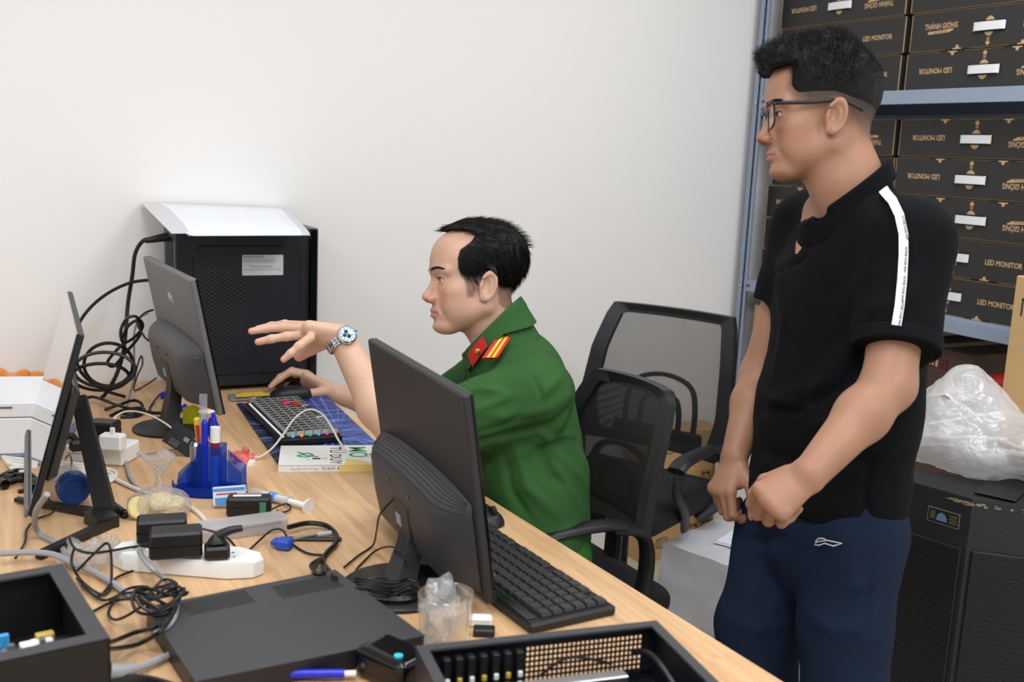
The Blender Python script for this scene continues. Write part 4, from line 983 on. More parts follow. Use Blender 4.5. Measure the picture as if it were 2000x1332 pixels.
def strands(M, rootf, n, length, dirf, region, m, name, parent, width=.0007, seed=1, seg=3, jitter=.25, lenf=None):
    """short tapering hairs rooted on the scalp (local head coordinates)"""
    r = np.random.default_rng(seed); V = []; F = []; cnt = 0; tries = 0
    while cnt < n and tries < 60:
        tries += 1
        d = r.normal(size=(4000, 3)); d /= np.linalg.norm(d, axis=1)[:, None]; c = A((-.005, 0, .03)); t = np.full(len(d), .18)
        for _ in range(45): t -= np.clip(rootf(c + d * t[:, None]), -.02, .02) * .7
        P = c + d * t[:, None]; ok = region(P) & (np.abs(rootf(P)) < .004) & (t < .2); P = P[ok][:n - cnt]; d = d[ok][:n - cnt]
        for p, nn in zip(P, d):
            L = length * r.uniform(.7, 1.15) * (lenf(p) if lenf else 1.0); g = Vector(dirf(p, nn)) + Vector(r.normal(size=3) * jitter); g.normalize()
            s = g.orthogonal().normalized(); w = g.cross(s); cur = Vector(p) - g * .002; gd = Vector(g); b0 = len(V); W = width * r.uniform(.7, 1.3)
            for k in range(seg):
                rr_ = W * (1 - k / seg)
                for a in (0, 2.094, 4.189): V.append(cur + s * (math.cos(a) * rr_) + w * (math.sin(a) * rr_))
                cur = cur + gd * (L / seg); gd = (gd + Vector(dirf(p, nn)) * .12 + Vector((0, 0, -.03))).normalized()
            V.append(cur)
            for k in range(seg - 1): F += [(b0 + k * 3 + q, b0 + k * 3 + (q + 1) % 3, b0 + k * 3 + 3 + (q + 1) % 3, b0 + k * 3 + 3 + q) for q in range(3)]
            F += [(b0 + (seg - 1) * 3 + q, b0 + (seg - 1) * 3 + (q + 1) % 3, b0 + seg * 3) for q in range(3)]; cnt += 1
    b = MB(M); b.add(V, F, m); return b.build(name, parent, smooth=0, recalc=False)
hairm = mat('black_hair', (15, 13, 13), 0.55, spec=0.3)
def face_tint(q, base, hairpoly, fade, lipc=(168, 104, 96), brow=(45, 34, 30), stub=(70, 62, 56), xshift=0.0, mask_edge=.006, fadefn=None):
    n = len(q); c = np.tile(A(s2l(base)), (n, 1)); ay = np.abs(q[:, 1]); x, z = q[:, 0], q[:, 2]
    def mixc(w, col): 
        nonlocal c; w = np.clip(w, 0, 1)[:, None]; c = c * (1 - w) + A(s2l(col))[None] * w
    redc = tuple(min(255, int(v)) for v in (base[0] * 1.0, base[1] * .84, base[2] * .80))
    mixc(.45 * np.exp(-(((x - .07) / .03) ** 2 + ((ay - .045) / .025) ** 2 + ((z + .03) / .025) ** 2)), redc)
    mixc(.5 * np.exp(-(((x - .105) / .02) ** 2 + ((z + .042) / .014) ** 2)) * (ay < .02), redc)
    lip = np.exp(-((z + .0725 + .0004) / .0085) ** 4) * np.clip((.026 - ay) / .004, 0, 1) * (x > .075); mixc(.85 * lip * (np.abs(z + .0725) < .0125 * np.sqrt(np.clip(1 - (ay / .027) ** 2, 0, 1))), lipc)
    bz = .0205 - 4.5 * (ay - .03) ** 2 * (ay > .03)
    br = np.exp(-((z - bz) / .0050) ** 4) * np.clip((ay - .010) / .005, 0, 1) * np.clip((.052 - ay) / .008, 0, 1) * (x > .045); mixc(.45 * br, brow)
    mixc(.30 * np.exp(-(((x - .08) / .03) ** 2 + ((z + .058) / .006) ** 2 + (ay / .025) ** 2)), stub)      # faint moustache shade of hair
    lash = np.exp(-((z - .0030) / .0019) ** 2) * (np.abs(ay - .0315) < .0145) * (x > .072); mixc(.8 * lash, (40, 30, 28))
    sd = poly_sd(hairpoly, x + xshift * 0, z); side = (ay > .02) | (x < .04) | (z > .09)
    w = np.clip((-sd + mask_edge * .5) / mask_edge, 0, 1)
    if fadefn is not None: w = w * fadefn(q)
    ear = (ay > .0765) & (np.abs(x + .012) < .03) & (z < .02)
    w = 1 - (1 - w) ** 1.9
    mixc(w * side * (~ear), (26, 23, 22)); 
    c *= (1 + .05 * fbm(q, 120, 4))[:, None]
    return np.clip(c, 0, 1)
def brows(M, seed=1):
    r = np.random.default_rng(seed); b = MB(M)
    for sy in (-1, 1):
        n = 170; t = r.uniform(0, 1, n); y = .011 + .042 * t; z = .0205 + .0035 * np.sin(t * 2.4) - .006 * np.clip(t - .65, 0, 1) + r.uniform(-.0034, .0034, n) * (1 - .6 * t)
        P = np.stack([np.full(n, .115), y, z], 1)
        for _ in range(40): P[:, 0] -= np.clip(head_sdf(P), -.004, .004) * .8
        for p, tt in zip(P, t):
            d = Vector((-.25 - .5 * tt, .8, .45 - .7 * tt)).normalized() + Vector(r.normal(size=3) * .12); d.normalize(); L = .0062 * r.uniform(.7, 1.2); p = Vector(p) + Vector((.0004, 0, 0)); b.tube([(p.x, sy * p.y, p.z), (p.x + d.x * L * .5 + .0006, sy * (p.y + d.y * L * .5), p.z + d.z * L * .5), (p.x + d.x * L, sy * (p.y + d.y * L), p.z + d.z * L)], lambda q: .00042 * (1 - .85 * q), hairm, n=3, caps=False)
    return b.build('eyebrows', None, smooth=0, recalc=False)
def eyes(M, parent, gaze=(1, 0, 0), squint=0):
    wh = mat('eye_white', (202, 192, 186), 0.25); ir = mat('iris_dark', (38, 24, 18), 0.15); pu = mat('pupil', (6, 5, 5), 0.1)
    for sy in (-1, 1):
        b = MB(M @ TR(.0712, .0315 * sy, -.0015)); g = Vector(gaze).normalized()
        b.lathe([(0.0112 * math.sin(PI * k / 14), -0.0112 * math.cos(PI * k / 14)) for k in range(15)], wh, 20)
        G = frame((0, 0, 0), g.orthogonal(), g)
        b.lathe([(0.0114 * math.sin(.55 * k / 5), 0.0114 * math.cos(.55 * k / 5) + .0001) for k in range(5, -1, -1)], ir, 18, M=G)
        b.lathe([(0.0116 * math.sin(.24 * k / 4), 0.0116 * math.cos(.24 * k / 4) + .0001) for k in range(4, -1, -1)], pu, 14, M=G)
        b.build('eye', parent)

# ------------------------------------------------------------------ SEATED OFFICER
off = thing('person', 'seated man in a green uniform shirt with a red collar patch, one hand stretched out', 'person', loc=tuple(PD(1050, 1080, 2.33)))
OL = Matrix.Translation(-off.location)
def OA(o): o.parent = off; o.matrix_parent_inverse = Matrix.Translation(-off.location); return o
fc1 = (-CR * math.cos(math.radians(15)) - CFW * math.sin(math.radians(15)))
H1 = head_frame(PD(926, 549, 2.30), fc1 + Vector((0, 0, .02)), -CDN + CR * .02)
L1 = lambda x, y, z: H1 @ Vector((x, y, z))
dm = (D(570, 768) - Vector(CP)).dot(CFW)
p_ = dict(nb=PD(1012, 700, 2.34), shL=PD(1046, 772, 2.17), shR=PD(990, 712, 2.52), elL=PD(790, 858, 2.16), wrL=PD(672, 668, 2.20),
          elR=PD(838, 812, 2.76), wrR=PD(652, 768, dm))
sideO = p_['shR'] - p_['shL']
def off_skin(P):
    q = to_local(P, H1); far = np.linalg.norm(q, axis=1)
    f = np.where(far < .19, 0, far - .13).astype(float); k = far < .19
    if k.any(): f[k] = head_sdf(q[k], full=1.15, jaww=1.08)
    nk = s_ecap(P, L1(-.025, 0, -.05), L1(-.070, 0, -.15), (.055, .058), (.054, .056), sideO); f = smin(f, nk, .022)
    L = [s_ecap(P, PD(1015, 790, 2.34), PD(1050, 1040, 2.34), (.15, .095), (.15, .10), sideO), s_cap(P, p_['nb'] + CDN * .02, p_['shL'], .048, .045), s_cap(P, p_['nb'] + CDN * .02, p_['shR'], .048, .045),
         s_cap(P, L1(-.04, 0, -.10), p_['nb'] + CDN * .03, .052, .056)]
    L += [s_cap(P, p_['shL'], p_['elL'], .05, .042), s_cap(P, p_['elL'], PD(738, 795, 2.175), .045, .041),
          s_cap(P, PD(738, 795, 2.175), p_['wrL'], .041, .0285),
          s_cap(P, p_['shR'], p_['elR'], .05, .04), s_cap(P, p_['elR'], PD(720, 785, dm + .0), .042, .038), s_cap(P, PD(720, 785, dm), p_['wrR'], .038, .027)]
    f = smin(f, sunion(L, .02), .02)
    # left hand: fingers stretched towards the screen
    dd = 2.19
    h = [s_ecap(P, PD(668, 656, 2.2), PD(606, 648, 2.2), (.033, .022), (.040, .0195), CFW + CDN * .45), s_cap(P, p_['wrL'], PD(640, 652, 2.2), .027, .023)]
    def fin(pts, r):
        for i in range(len(pts) - 1): h.append(s_cap(P, PD(*pts[i]), PD(*pts[i + 1]), r[i], r[i + 1]))
    fin([(600, 642, 2.235), (553, 640, 2.25), (520, 642, 2.25), (491, 647, 2.24)], (.0105, .0095, .0085, .0076))
    fin([(600, 636, 2.265), (556, 633, 2.285), (530, 636, 2.29), (503, 642, 2.29)], (.0100, .0088, .0078, .0070))
    fin([(600, 653, 2.195), (560, 657, 2.19), (530, 662, 2.185), (504, 668, 2.185)], (.0105, .0092, .0084, .0075))
    fin([(606, 660, 2.165), (584, 676, 2.15), (568, 690, 2.145), (554, 702, 2.145)], (.0105, .0088, .0078, .0070))
    fin([(640, 665, 2.23), (606, 682, 2.25), (584, 696, 2.26)], (.016, .0135, .0115))
    f = smin(f, sunion(h, .006), .010)
    # right hand on the mouse
    g = [s_ecap(P, PD(648, 762, dm), PD(598, 741, dm + .005), (.030, .020), (.038, .017), CFW + CDN * .6)]
    def fin2(pts, r):
        for i in range(len(pts) - 1): g.append(s_cap(P, PD(*pts[i]), PD(*pts[i + 1]), r[i], r[i + 1]))
    fin2([(598, 732, dm + .02), (566, 727, dm + .02), (545, 741, dm + .01), (527, 756, dm + .0)], (.0115, .0102, .0090, .0078))
    fin2([(600, 730, dm + .045), (570, 724, dm + .05), (547, 736, dm + .05), (534, 748, dm + .04)], (.0110, .0098, .0088, .0076))
    fin2([(606, 733, dm + .07), (580, 730, dm + .08), (562, 742, dm + .09), (556, 752, dm + .09)], (.0105, .0092, .0085, .0074))
    fin2([(615, 740, dm + .085), (595, 742, dm + .105), (580, 750, dm + .11), (574, 755, dm + .11)], (.0095, .0082, .0075, .0068))
    fin2([(638, 764, dm - .02), (605, 769, dm - .045), (584, 771, dm - .045)], (.0150, .0125, .0105))
    f = smin(f, sunion(g, .006), .012)
    return f
Z5 = lambda u, v: (800 + u / 4.934, 410 + v / 4.934)
def loc1(u, v): return ((620 - u) * .000227 / .966, (685 - v) * .000227)
hp1 = [loc1(*p) for p in [(255, 60), (262, 222), (400, 204), (540, 222), (610, 275), (545, 340), (520, 420), (500, 500), (505, 590), (560, 690), (590, 860), (650, 850), (690, 700), (760, 640), (850, 690), (880, 760), (900, 900), (960, 960), (1100, 900), (1250, 600), (1150, 200), (900, 0), (500, -50)]]
# shift near-side points because of the head's turn
hp1 = [(x + (.022 if z < .07 else .006), z) for x, z in hp1]
def off_tint(X):
    q = to_local(X, H1); c = np.tile(A(s2l((212, 172, 148))), (len(X), 1)) * (1 + .04 * fbm(X, 60, 2))[:, None]  # arms and hands lighter than the face: brighter light painted into the skin
    k = (np.linalg.norm(q, axis=1) < .17) & (q[:, 2] > -.125)
    c[k] = face_tint(q[k], (196, 154, 132), hp1, None, lipc=(176, 112, 108), fadefn=lambda q: np.clip((q[:, 2] + .03) / .05, .35, 1))
    for px, py, d, r in ((486, 647, 2.24, .016), (500, 669, 2.185, .014), (551, 705, 2.145, .014), (582, 697, 2.26, .03), (575, 771, dm - .04, .016)):
        w = np.exp(-(np.linalg.norm(X - A(PD(px, py, d)), axis=1) / r) ** 4)[:, None] * .5; c = c * (1 - w) + A(s2l((222, 140, 125)))[None] * w
    return np.clip(c, 0, 1)
c1 = A(H1.translation)
def box_of(pts, r):
    P = np.stack([A(p) for p in pts]); return P.min(0) - r, P.max(0) + r
parts = []
lo, hi = c1 - .155, c1 + .155; lo[2] = c1[2] - .135; parts.append(nets(off_skin, lo, hi, .0018))
lo, hi = box_of([PD(480, 630, 2.3), PD(690, 710, 2.15), PD(560, 600, 2.3)], .03); parts.append(nets(off_skin, lo, hi, .0022))
lo2, hi2 = box_of([PD(515, 710, dm + .13), PD(700, 790, dm - .05)], .02); parts.append(nets(off_skin, lo2, hi2, .0026))
lo3, hi3 = box_of([p_['elL'], p_['elR'], p_['shR'], PD(1170, 1090, 2.2), PD(700, 740, 2.2), p_['nb'], PD(700, 770, dm)], .09)
def body_only(P): 
    f = off_skin(P); r = (A(lo) + A(hi)) / 2; hs = (A(hi) - A(lo)) / 2 - .009; d = np.max(np.abs(P - r) - hs, axis=1)
    r2 = (A(lo2) + A(hi2)) / 2; hs2 = (A(hi2) - A(lo2)) / 2 - .009; d2 = np.max(np.abs(P - r2) - hs2, axis=1)
    return np.maximum(np.maximum(f, -d), np.maximum(-d2, P[:, 2] - (c1[2] - .120)))
parts.append(nets(body_only, lo3, hi3, .0055))
X, Q = merge(parts)
OA(mesh_np('body', X, Q, skin1, tint=off_tint, relax=1))
eyeP = bpy.data.objects['body']
eyes_o = MB()
E0 = len(COL.objects); eyes(H1, None, gaze=(1, -.15, -.05))
for o in [o for o in COL.objects if o.name.startswith('eye') and o.parent is None]: OA(o)
OA(brows(H1))
# nails
b = MB()
naily = mat('finger_nail', (232, 182, 168), 0.3)
# hair: solid cap + strands
def hair1(q):
    ay = np.abs(q[:, 1])
    f = head_sdf(q) - (.0004 + (.0165 - .006 * np.clip((q[:, 0] - .03) / .04, 0, 1)) * np.clip((q[:, 2] - .005) / .08, 0, 1) + .006 * np.clip((-q[:, 0] - .02) / .06, 0, 1) * np.clip((q[:, 2] + .02) / .05, 0, 1))
    sd = poly_sd(hp1, q[:, 0], q[:, 2]); f = smax(f, sd, .006)
    f += .0022 * np.sin(q[:, 1] * 260 + q[:, 0] * 60 + 2 * np.sin(q[:, 0] * 90)) * np.clip(q[:, 2] * 10, 0, 1)
    inner = head_sdf(q) + .001; 
    ear = s_ell(np.stack([q[:, 0], ay, q[:, 2]], 1), (-.008, .082, -.014), (.026, .016, .036)); f = smax(f, -ear, .004)
    return f
X, Q = nets(hair1, (-.14, -.11, -.11), (.13, .11, .16), .0022); X = (X @ A(H1.to_3x3()).T) + A(H1.translation)
hobj = OA(mesh_np('hair', X, Q, hairm, relax=1))
def reg1(P): return (poly_sd(hp1, P[:, 0], P[:, 2]) < .004) & ~((np.abs(P[:, 1]) > .07) & (P[:, 2] < .012) & (P[:, 0] > -.04))
def dir1(p, n):
    if p[2] > .075: return Vector((-.75 if p[0] < .06 else .5, (.3 if p[1] > -.02 else -.3), .02 if p[0] < .06 else -.25)) + Vector(n) * .22
    v = Vector((-.45, 0, -.75)); n = Vector(n); v = v - n * v.dot(n); return v.normalized() + n * .10
ho = strands(H1, hair1, 11000, .022, dir1, reg1, hairm, 'hair_strands', None, width=.00045, seed=5, jitter=.11)
ho.parent = hobj
# brows
# shirt
gcol = (54, 92, 50)
def off_shirt_solid(P):
    L = [s_ecap(P, PD(1006, 790, 2.34), PD(1030, 940, 2.34), (.185, .118), (.185, .125), sideO), s_ecap(P, PD(1030, 940, 2.34), PD(1048, 1035, 2.34), (.185, .125), (.180, .118), sideO),
         s_cap(P, p_['nb'] + CDN * .01, p_['shL'] + CDN * -.008, .068, .066), s_cap(P, p_['nb'] + CDN * .01, p_['shR'], .068, .064), s_cap(P, p_['nb'] + CR * .030 + CDN * .045, PD(1045, 850, 2.34), .075, .09),
         ]
    for e, s, r0, r1 in ((p_['elL'], p_['shL'], .079, .068), (p_['elR'], p_['shR'], .074, .062)):
        L.append(np.maximum(s_cap(P, s, e, r0, r1), (P - A(e.lerp(s, .08))) @ A((e - s).normalized())))
    return sunion(L, .035)
cA, cB = PD(1004, 590, 2.3), PD(898, 694, 2.3); ln_ = (cB - cA).normalized(); cn_ = ln_.cross(CFW).normalized()
if cn_.dot(CDN) > 0: cn_ = -cn_
pcol = A(cA); ncol = A(cn_)
def off_shirt(P):
    f = off_shirt_solid(P)
    f = np.maximum(f, -(s_ecap(P, L1(-.03, 0, -.06), L1(-.062, 0, -.125), (.058, .062), (.066, .070), sideO)))
    # open neck: wedge at the throat
    w = s_cap(P, L1(.03, 0, -.13), L1(.055, 0, -.23), .030, .006); f = smax(f, -w, .004)
    zcut = A(PD(1048, 1075, 2.34))[2]; f = np.maximum(f, zcut - P[:, 2])
    return f
def off_collar(P):
    n0, n1 = L1(-.045, 0, -.085), L1(-.080, 0, -.17)
    oc = s_ecap(P, n0, n1, (.066, .071), (.082, .090), sideO); top = (P - pcol) @ ncol
    col = np.maximum(np.abs(oc + .0025) - .0028, top); col = np.maximum(col, -(top + .13))
    fall = np.maximum(np.abs(oc - .0075) - .0022, top + .001); fall = np.maximum(fall, -(top + .036 + .03 * np.clip((P - A(PD(985, 640, 2.3))) @ A(CR) / .06, 0, 1))); f = smin(col, fall, .0015)
    roll = np.maximum(np.abs(oc - .0025) - .0070, np.abs(top + .004) - .003); f = smin(f, roll, .002)
    return smax(f, -s_cap(P, L1(.03, 0, -.13), L1(.055, 0, -.23), .026, .010), .002)
fold1 = [([(1110, 800), (1060, 835), (1000, 850), (930, 865)], -.010, .012), ([(1100, 825), (1030, 880), (960, 905)], .006, .015), ([(1000, 700 + 70), (960, 790), (925, 800)], .005, .010), ([(1115, 770), (1060, 800), (990, 815), (930, 805)], .0045, .012),
         ([(1120, 850), (1080, 850), (1040, 838)], .005, .010), ([(1050, 870), (1080, 930), (1140, 990), (1155, 1015)], -.007, .010), ([(1010, 880), (1030, 950), (1090, 1010)], .006, .012), ([(1060, 860), (1120, 920), (1150, 960)], .006, .013),
         ([(985, 890), (1000, 960), (1040, 1020)], -.005, .011), ([(1130, 880), (1150, 930)], .005, .012), ([(1080, 905), (1115, 960), (1140, 1000)], .005, .009), ([(1040, 735), (1058, 775), (1062, 820)], -.003, .006), ([(1095, 735), (1068, 760), (1050, 790)], .005, .010),
         ([(960, 905), (940, 940)], .005, .012), ([(905, 765), (940, 760), (985, 765)], .005, .009), ([(1030, 800), (980, 835), (930, 845)], -.004, .008)]
dsp1 = folds_fn(off_shirt, fold1, extra=lambda X: .0022 * fbm(X, 26, 6) + .0010 * fbm(X, 70, 8))
lo, hi = box_of([p_['elL'], p_['elR'], p_['shR'], p_['shL'], PD(1175, 1090, 2.2), PD(1000, 570, 2.34), PD(1000, 1090, 2.5)], .10)
X, Q = nets(off_shirt, lo, hi, .0042)
shirt1 = OA(mesh_np('shirt', X, Q, clothm, tint=const_tint(gcol, .03), disp=dsp1, relax=1))
lo, hi = box_of([PD(1004, 590, 2.3), PD(890, 710, 2.3), PD(960, 700, 2.3)], .12); X, Q = nets(off_collar, lo, hi, .0020); OA(mesh_np('collar', X, Q, clothm, tint=const_tint(gcol, .03), relax=1))
gm = mat('uniform_green', gcol, 0.8); redm = mat('patch_red', (196, 30, 34), 0.6); yel = mat('patch_yellow', (235, 190, 50), 0.5); gold = mat('gold_brass', (205, 165, 80), 0.3, metal=1.0)
fs = lambda P: np.minimum(off_shirt(P), off_collar(P))
def board(b, p0, n, quad, th, m, up=0.0):
    T = []
    for x, y in quad:
        r = Vector(ray(x, y)); t = (p0 + n * up - Vector(CP)).dot(n) / r.dot(n); T.append(Vector(CP) + r * t)
    k = len(T); b.add(T + [v - n * th for v in T], [tuple(range(k)), tuple(range(k, 2 * k))[::-1]] + [(i, (i + 1) % k, k + (i + 1) % k, k + i) for i in range(k)], m)
b = MB(); patch(b, fs, [(916, 688), (943, 657), (954, 676), (924, 713)], redm, lift=.004, th=.0015, d0=1.8)
cp = lab(b.build('collar_patch', None), 'red collar patch'); OA(cp)
b = MB(); c = hit(fs, 935, 686, 1.8); n = normal_at(fs, c); b.lathe([(0, 0), (.0075, 0), (.0065, .002), (.003, .0035), (0, .0035)], gold, 16, M=frame(c + n * .0055, n.orthogonal(), n)); o = b.build('badge'); o.parent = cp
ec_ = hit(fs, 970, 684, 1.8); en = (-CFW * .70 - CDN * .68 + CR * .10).normalized(); ec_ = ec_ + en * .021
b = MB(); board(b, ec_, en, [(941, 699), (976, 651), (984, 648), (998, 655), (996, 662), (972, 698)], .005, redm); ep = lab(b.build('epaulette', smooth=0), 'red and yellow shoulder board'); OA(ep)
b = MB(); board(b, ec_, en, [(950, 698), (980, 654), (985, 655), (956, 698)], .001, yel, .0012); board(b, ec_, en, [(960, 698), (988, 656), (992, 658), (966, 698)], .001, yel, .0012); o = b.build('stripe', smooth=0); o.parent = ep
b = MB(); r_ = Vector(ray(984, 656)); c = Vector(CP) + r_ * ((ec_ - Vector(CP)).dot(en) / r_.dot(en)); b.lathe([(0, 0), (.007, 0), (.006, .0025), (0, .003)], gold, 14, M=frame(c + en * .001, en.orthogonal(), en)); o = b.build('button'); o.parent = ep
b = MB(); c = hit(fs, 908, 733, 1.8)
if c: n = normal_at(fs, c); b.lathe([(0, 0), (.006, 0), (.006, .002), (0, .0025)], gm, 14, M=frame(c, n.orthogonal(), n)); o = OA(b.build('button'))
# trousers: seated legs under the desk
def off_tr(P):
    hl, hr = PD(1075, 1085, 2.27), PD(1060, 1070, 2.46); seat = .47
    hl.z = max(hl.z, .55); hr.z = hl.z; fwd = Vector((-1, .15, 0)).normalized(); kl = hl + fwd * .40 + Vector((0, -.05, .01)); kr = hr + fwd * .40 + Vector((0, .07, .01))
    al, ar = kl + Vector((.03, 0, -.42)), kr + Vector((.06, .02, -.42))
    L = [s_ecap(P, hl.lerp(hr, .5) + Vector((-.03, 0, .02)), hl.lerp(hr, .5) + Vector((-.03, 0, -.01)), (.155, .10), (.155, .10), sideO), s_cap(P, hl, kl, .092, .065), s_cap(P, hr, kr, .092, .065),
         s_cap(P, kl, al, .063, .055), s_cap(P, kr, ar, .063, .055)]
    return sunion(L, .03)
lo, hi = box_of([PD(1175, 1000, 2.2), PD(1075, 1085, 2.5), PD(1075, 1085, 2.27) + Vector((-.45, -.1, -.5))], .13); lo[2] = .08
X, Q = nets(off_tr, lo, hi, .007); OA(mesh_np('trousers', X, Q, clothm, tint=const_tint((58, 118, 46), .04), disp=lambda X, N: .003 * fbm(X, 22, 3)))
for sy, pp in ((0, PD(1075, 1085, 2.27)), (1, PD(1060, 1070, 2.46))):
    k = pp + Vector((-1, .15, 0)).normalized() * .40 + (Vector((0, -.05, 0)) if sy == 0 else Vector((0.03, .09, 0))); b = MB(Matrix.Translation((k.x, k.y, 0)))
    b.grid(lambda u, v: (-.22 * u + .05, (v - .5) * .095 * (1 - .3 * abs(2 * u - 1) ** 3), .095 - .05 * u + .0 * v - .09 * abs(2 * v - 1) ** 4), 12, 10, blkg); b.box((-.06, 0, .01), (.27, .09, .02), blk, .008); OA(b.build('shoe'))
# wristwatch
wc = PD(663, 661, 2.2); ax = (p_['elL'] - p_['wrL']).normalized(); nn = (-CFW * .80 + CR * .45 - CDN * .35); nn = (nn - ax * nn.dot(ax)).normalized(); bb = ax.cross(nn)
b = MB()
for k in range(30):
    a = 2 * PI * k / 30; 
    ctr = wc + ax * .010 + nn * (math.cos(a) * .0305) + bb * (math.sin(a) * .0335); t = (-nn * math.sin(a) * .0305 + bb * math.cos(a) * .0335).normalized(); rad = t.cross(ax)
    for off_, w_, m_ in ((-.0062, .0052, steel), (0, .0062, chrome), (.0062, .0052, steel)):
        b.box((0, 0, 0), (.0062, w_, .0028), m_, .0006, M=Matrix((t, ax, rad)).transposed().to_4x4() if False else (Matrix.Translation(ctr + ax * off_) @ Matrix((t, ax, rad)).transposed().to_4x4()))
wb = lab(b.build('wristwatch'), 'steel link watch'); OA(wb)
G = frame(wc + ax * .010 + nn * .032, ax, nn)
b = MB(G); b.lathe([(0, 0), (.0195, 0), (.0205, .003), (.0205, .007), (.0185, .009), (.0175, .0075), (0, .0075)], chrome, 36); b.cyl((0, .0205, .0045), (0, .0245, .0045), .0025, chrome, n=10); o = b.build('watch_case'); o.parent = wb
b = MB(G); b.lathe([(0, .0078), (.0172, .0078), (.0172, .0082), (0, .0084)], mat('dial_pale_blue', (196, 214, 230), 0.15), 30)
dk = mat('dial_dark', (50, 60, 80), 0.4)
for k in range(12): a = PI * k / 6; b.box((0, .0145, .0086), (.0012, .003, .0004), dk, M=TR(rz=30 * k))
for cx_, cy_ in ((-.006, 0), (.006, 0), (0, -.007)): b.lathe([(.0036, .0085), (.0042, .0085), (.0042, .0088), (.0036, .0088), (.0036, .0085)], dk, 14, c=(cx_, cy_, 0))
b.box((0, .005, .009), (.0012, .012, .0004), dk, M=TR(rz=-40)); b.box((0, .004, .009), (.0014, .008, .0004), dk, M=TR(rz=70)); o = b.build('dial'); o.parent = wb
# ------------------------------------------------------------------ STANDING MAN
sm = thing('person', 'standing man in a black polo shirt and navy track trousers with glasses and spiky hair', 'person', loc=(PD(1620, 1000, 1.98).x, PD(1620, 1000, 1.98).y, 0))
def SA(o): o.parent = sm; o.matrix_parent_inverse = Matrix.Translation(-sm.location); return o
H2 = head_frame(PD(1600, 230, 1.95), -CR + Vector((0, 0, .015)) + CFW * .07, -CDN)
L2 = lambda x, y, z: H2 @ Vector((x, y, z))
s_ = dict(nb=PD(1668, 398, 1.97), shL=PD(1768, 476, 1.83), shR=PD(1578, 446, 2.13), elL=PD(1736, 752, 1.75), wrL=PD(1583, 925, 1.66), elR=PD(1486, 735, 2.17), wrR=PD(1436, 888, 2.08))
sideS = s_['shR'] - s_['shL']
hx2 = PD(1500, 985, 1.65) - s_['wrL']; hz2 = -CFW * .75 - CDN * .35 - CR * .3
hxR = PD(1412, 950, 2.06) - s_['wrR']; hzR = -CR * .75 - CFW * .5
def st_skin(P):
    q = to_local(P, H2); far = np.linalg.norm(q, axis=1); f = np.where(far < .19, 0, far - .13).astype(float); k = far < .19
    if k.any(): f[k] = head_sdf(q[k], full=.95, jaww=.98)
    nk = s_ecap(P, L2(-.030, 0, -.05), L2(-.072, 0, -.165), (.055, .062), (.056, .060), CFW); f = smin(f, nk, .028)
    f = smin(f, s_ecap(P, L2(-.045, 0, -.12), s_['nb'] + CDN * .05, (.057, .059), (.056, .056), sideS), .03)
    L = [s_ecap(P, PD(1668, 540, 1.98), PD(1622, 960, 1.98), (.155, .095), (.14, .095), sideS), s_cap(P, s_['nb'], s_['shL'], .05, .048), s_cap(P, s_['nb'], s_['shR'], .05, .048),
         s_cap(P, s_['shL'], s_['elL'], .052, .042), s_cap(P, s_['elL'], s_['elL'].lerp(s_['wrL'], .35), .041, .042), s_cap(P, s_['elL'].lerp(s_['wrL'], .35), s_['wrL'], .042, .028),
         s_cap(P, s_['shR'], s_['elR'], .05, .041), s_cap(P, s_['elR'], s_['elR'].lerp(s_['wrR'], .35), .041, .040), s_cap(P, s_['elR'].lerp(s_['wrR'], .35), s_['wrR'], .040, .027)]
    f = smin(f, sunion(L, .022), .02)
    f = smin(f, s_cap(P, CH1, CH2, .042, .042), .03)
    f = smin(f, hand_sdf(P, s_['wrL'], hx2, hz2, -1 if hz2.cross(hx2).dot(CDN) > 0 else 1, [(70, 85, 45), (72, 88, 45), (74, 88, 45), (76, 85, 45)], (3, 1, -1, -3), thumb=((.75, .45, -.55), (.75, .0, -.7), (.4, -.5, -.75)), palm=(.039, .0165)), .012)
    f = smin(f, hand_sdf(P, s_['wrR'], hxR, hzR, 1 if hzR.cross(hxR).dot(CR) > 0 else -1, [(35, 60, 35), (45, 70, 40), (52, 72, 40), (58, 70, 40)], (4, 1, -2, -5), thumb=((.7, .6, -.4), (.9, .2, -.4), (.9, .0, -.4)), palm=(.037, .0155)), .012)
    return f
CH1, CH2 = PD(1606, 430, 1.955), PD(1600, 505, 1.925)
def loc2(u, v): return ((666 - u) * .000357, (560 - v) * .000357)
hp2 = [loc2(*p) for p in [(330, 250), (385, 322), (450, 318), (512, 322), (498, 380), (492, 430), (515, 480), (560, 528), (655, 540), (700, 520), (760, 560), (800, 640), (880, 715), (940, 720), (1000, 480), (1030, 200), (960, 50), (700, 0), (400, 50)]]
def fade2(q):
    z = q[:, 2]; x = q[:, 0]; return np.clip((z + .040 + .45 * np.clip(-x - .02, 0, .1)) / .095, 0, 1) ** 1.2
    z = q[:, 2]; x = q[:, 0]; return np.clip((z + .03 + .5 * np.clip(-x - .02, 0, .1)) / .095, 0, 1) ** .9 * .42 + .55
def st_tint(X):
    q = to_local(X, H2); c = np.tile(A(s2l((160, 117, 93))), (len(X), 1)) * (1 + .05 * fbm(X, 50, 2))[:, None]
    k = (np.linalg.norm(q, axis=1) < .17) & (q[:, 2] > -.125); c[k] = face_tint(q[k], (160, 117, 93), hp2, None, lipc=(158, 102, 92), stub=(80, 66, 58), fadefn=fade2, mask_edge=.026)
    return c
SA(brows(H2, 2))
eyes(H2, None, gaze=(1, 0, -.12))
for o in [o for o in COL.objects if o.name.startswith('eye') and o.parent is None]: SA(o)
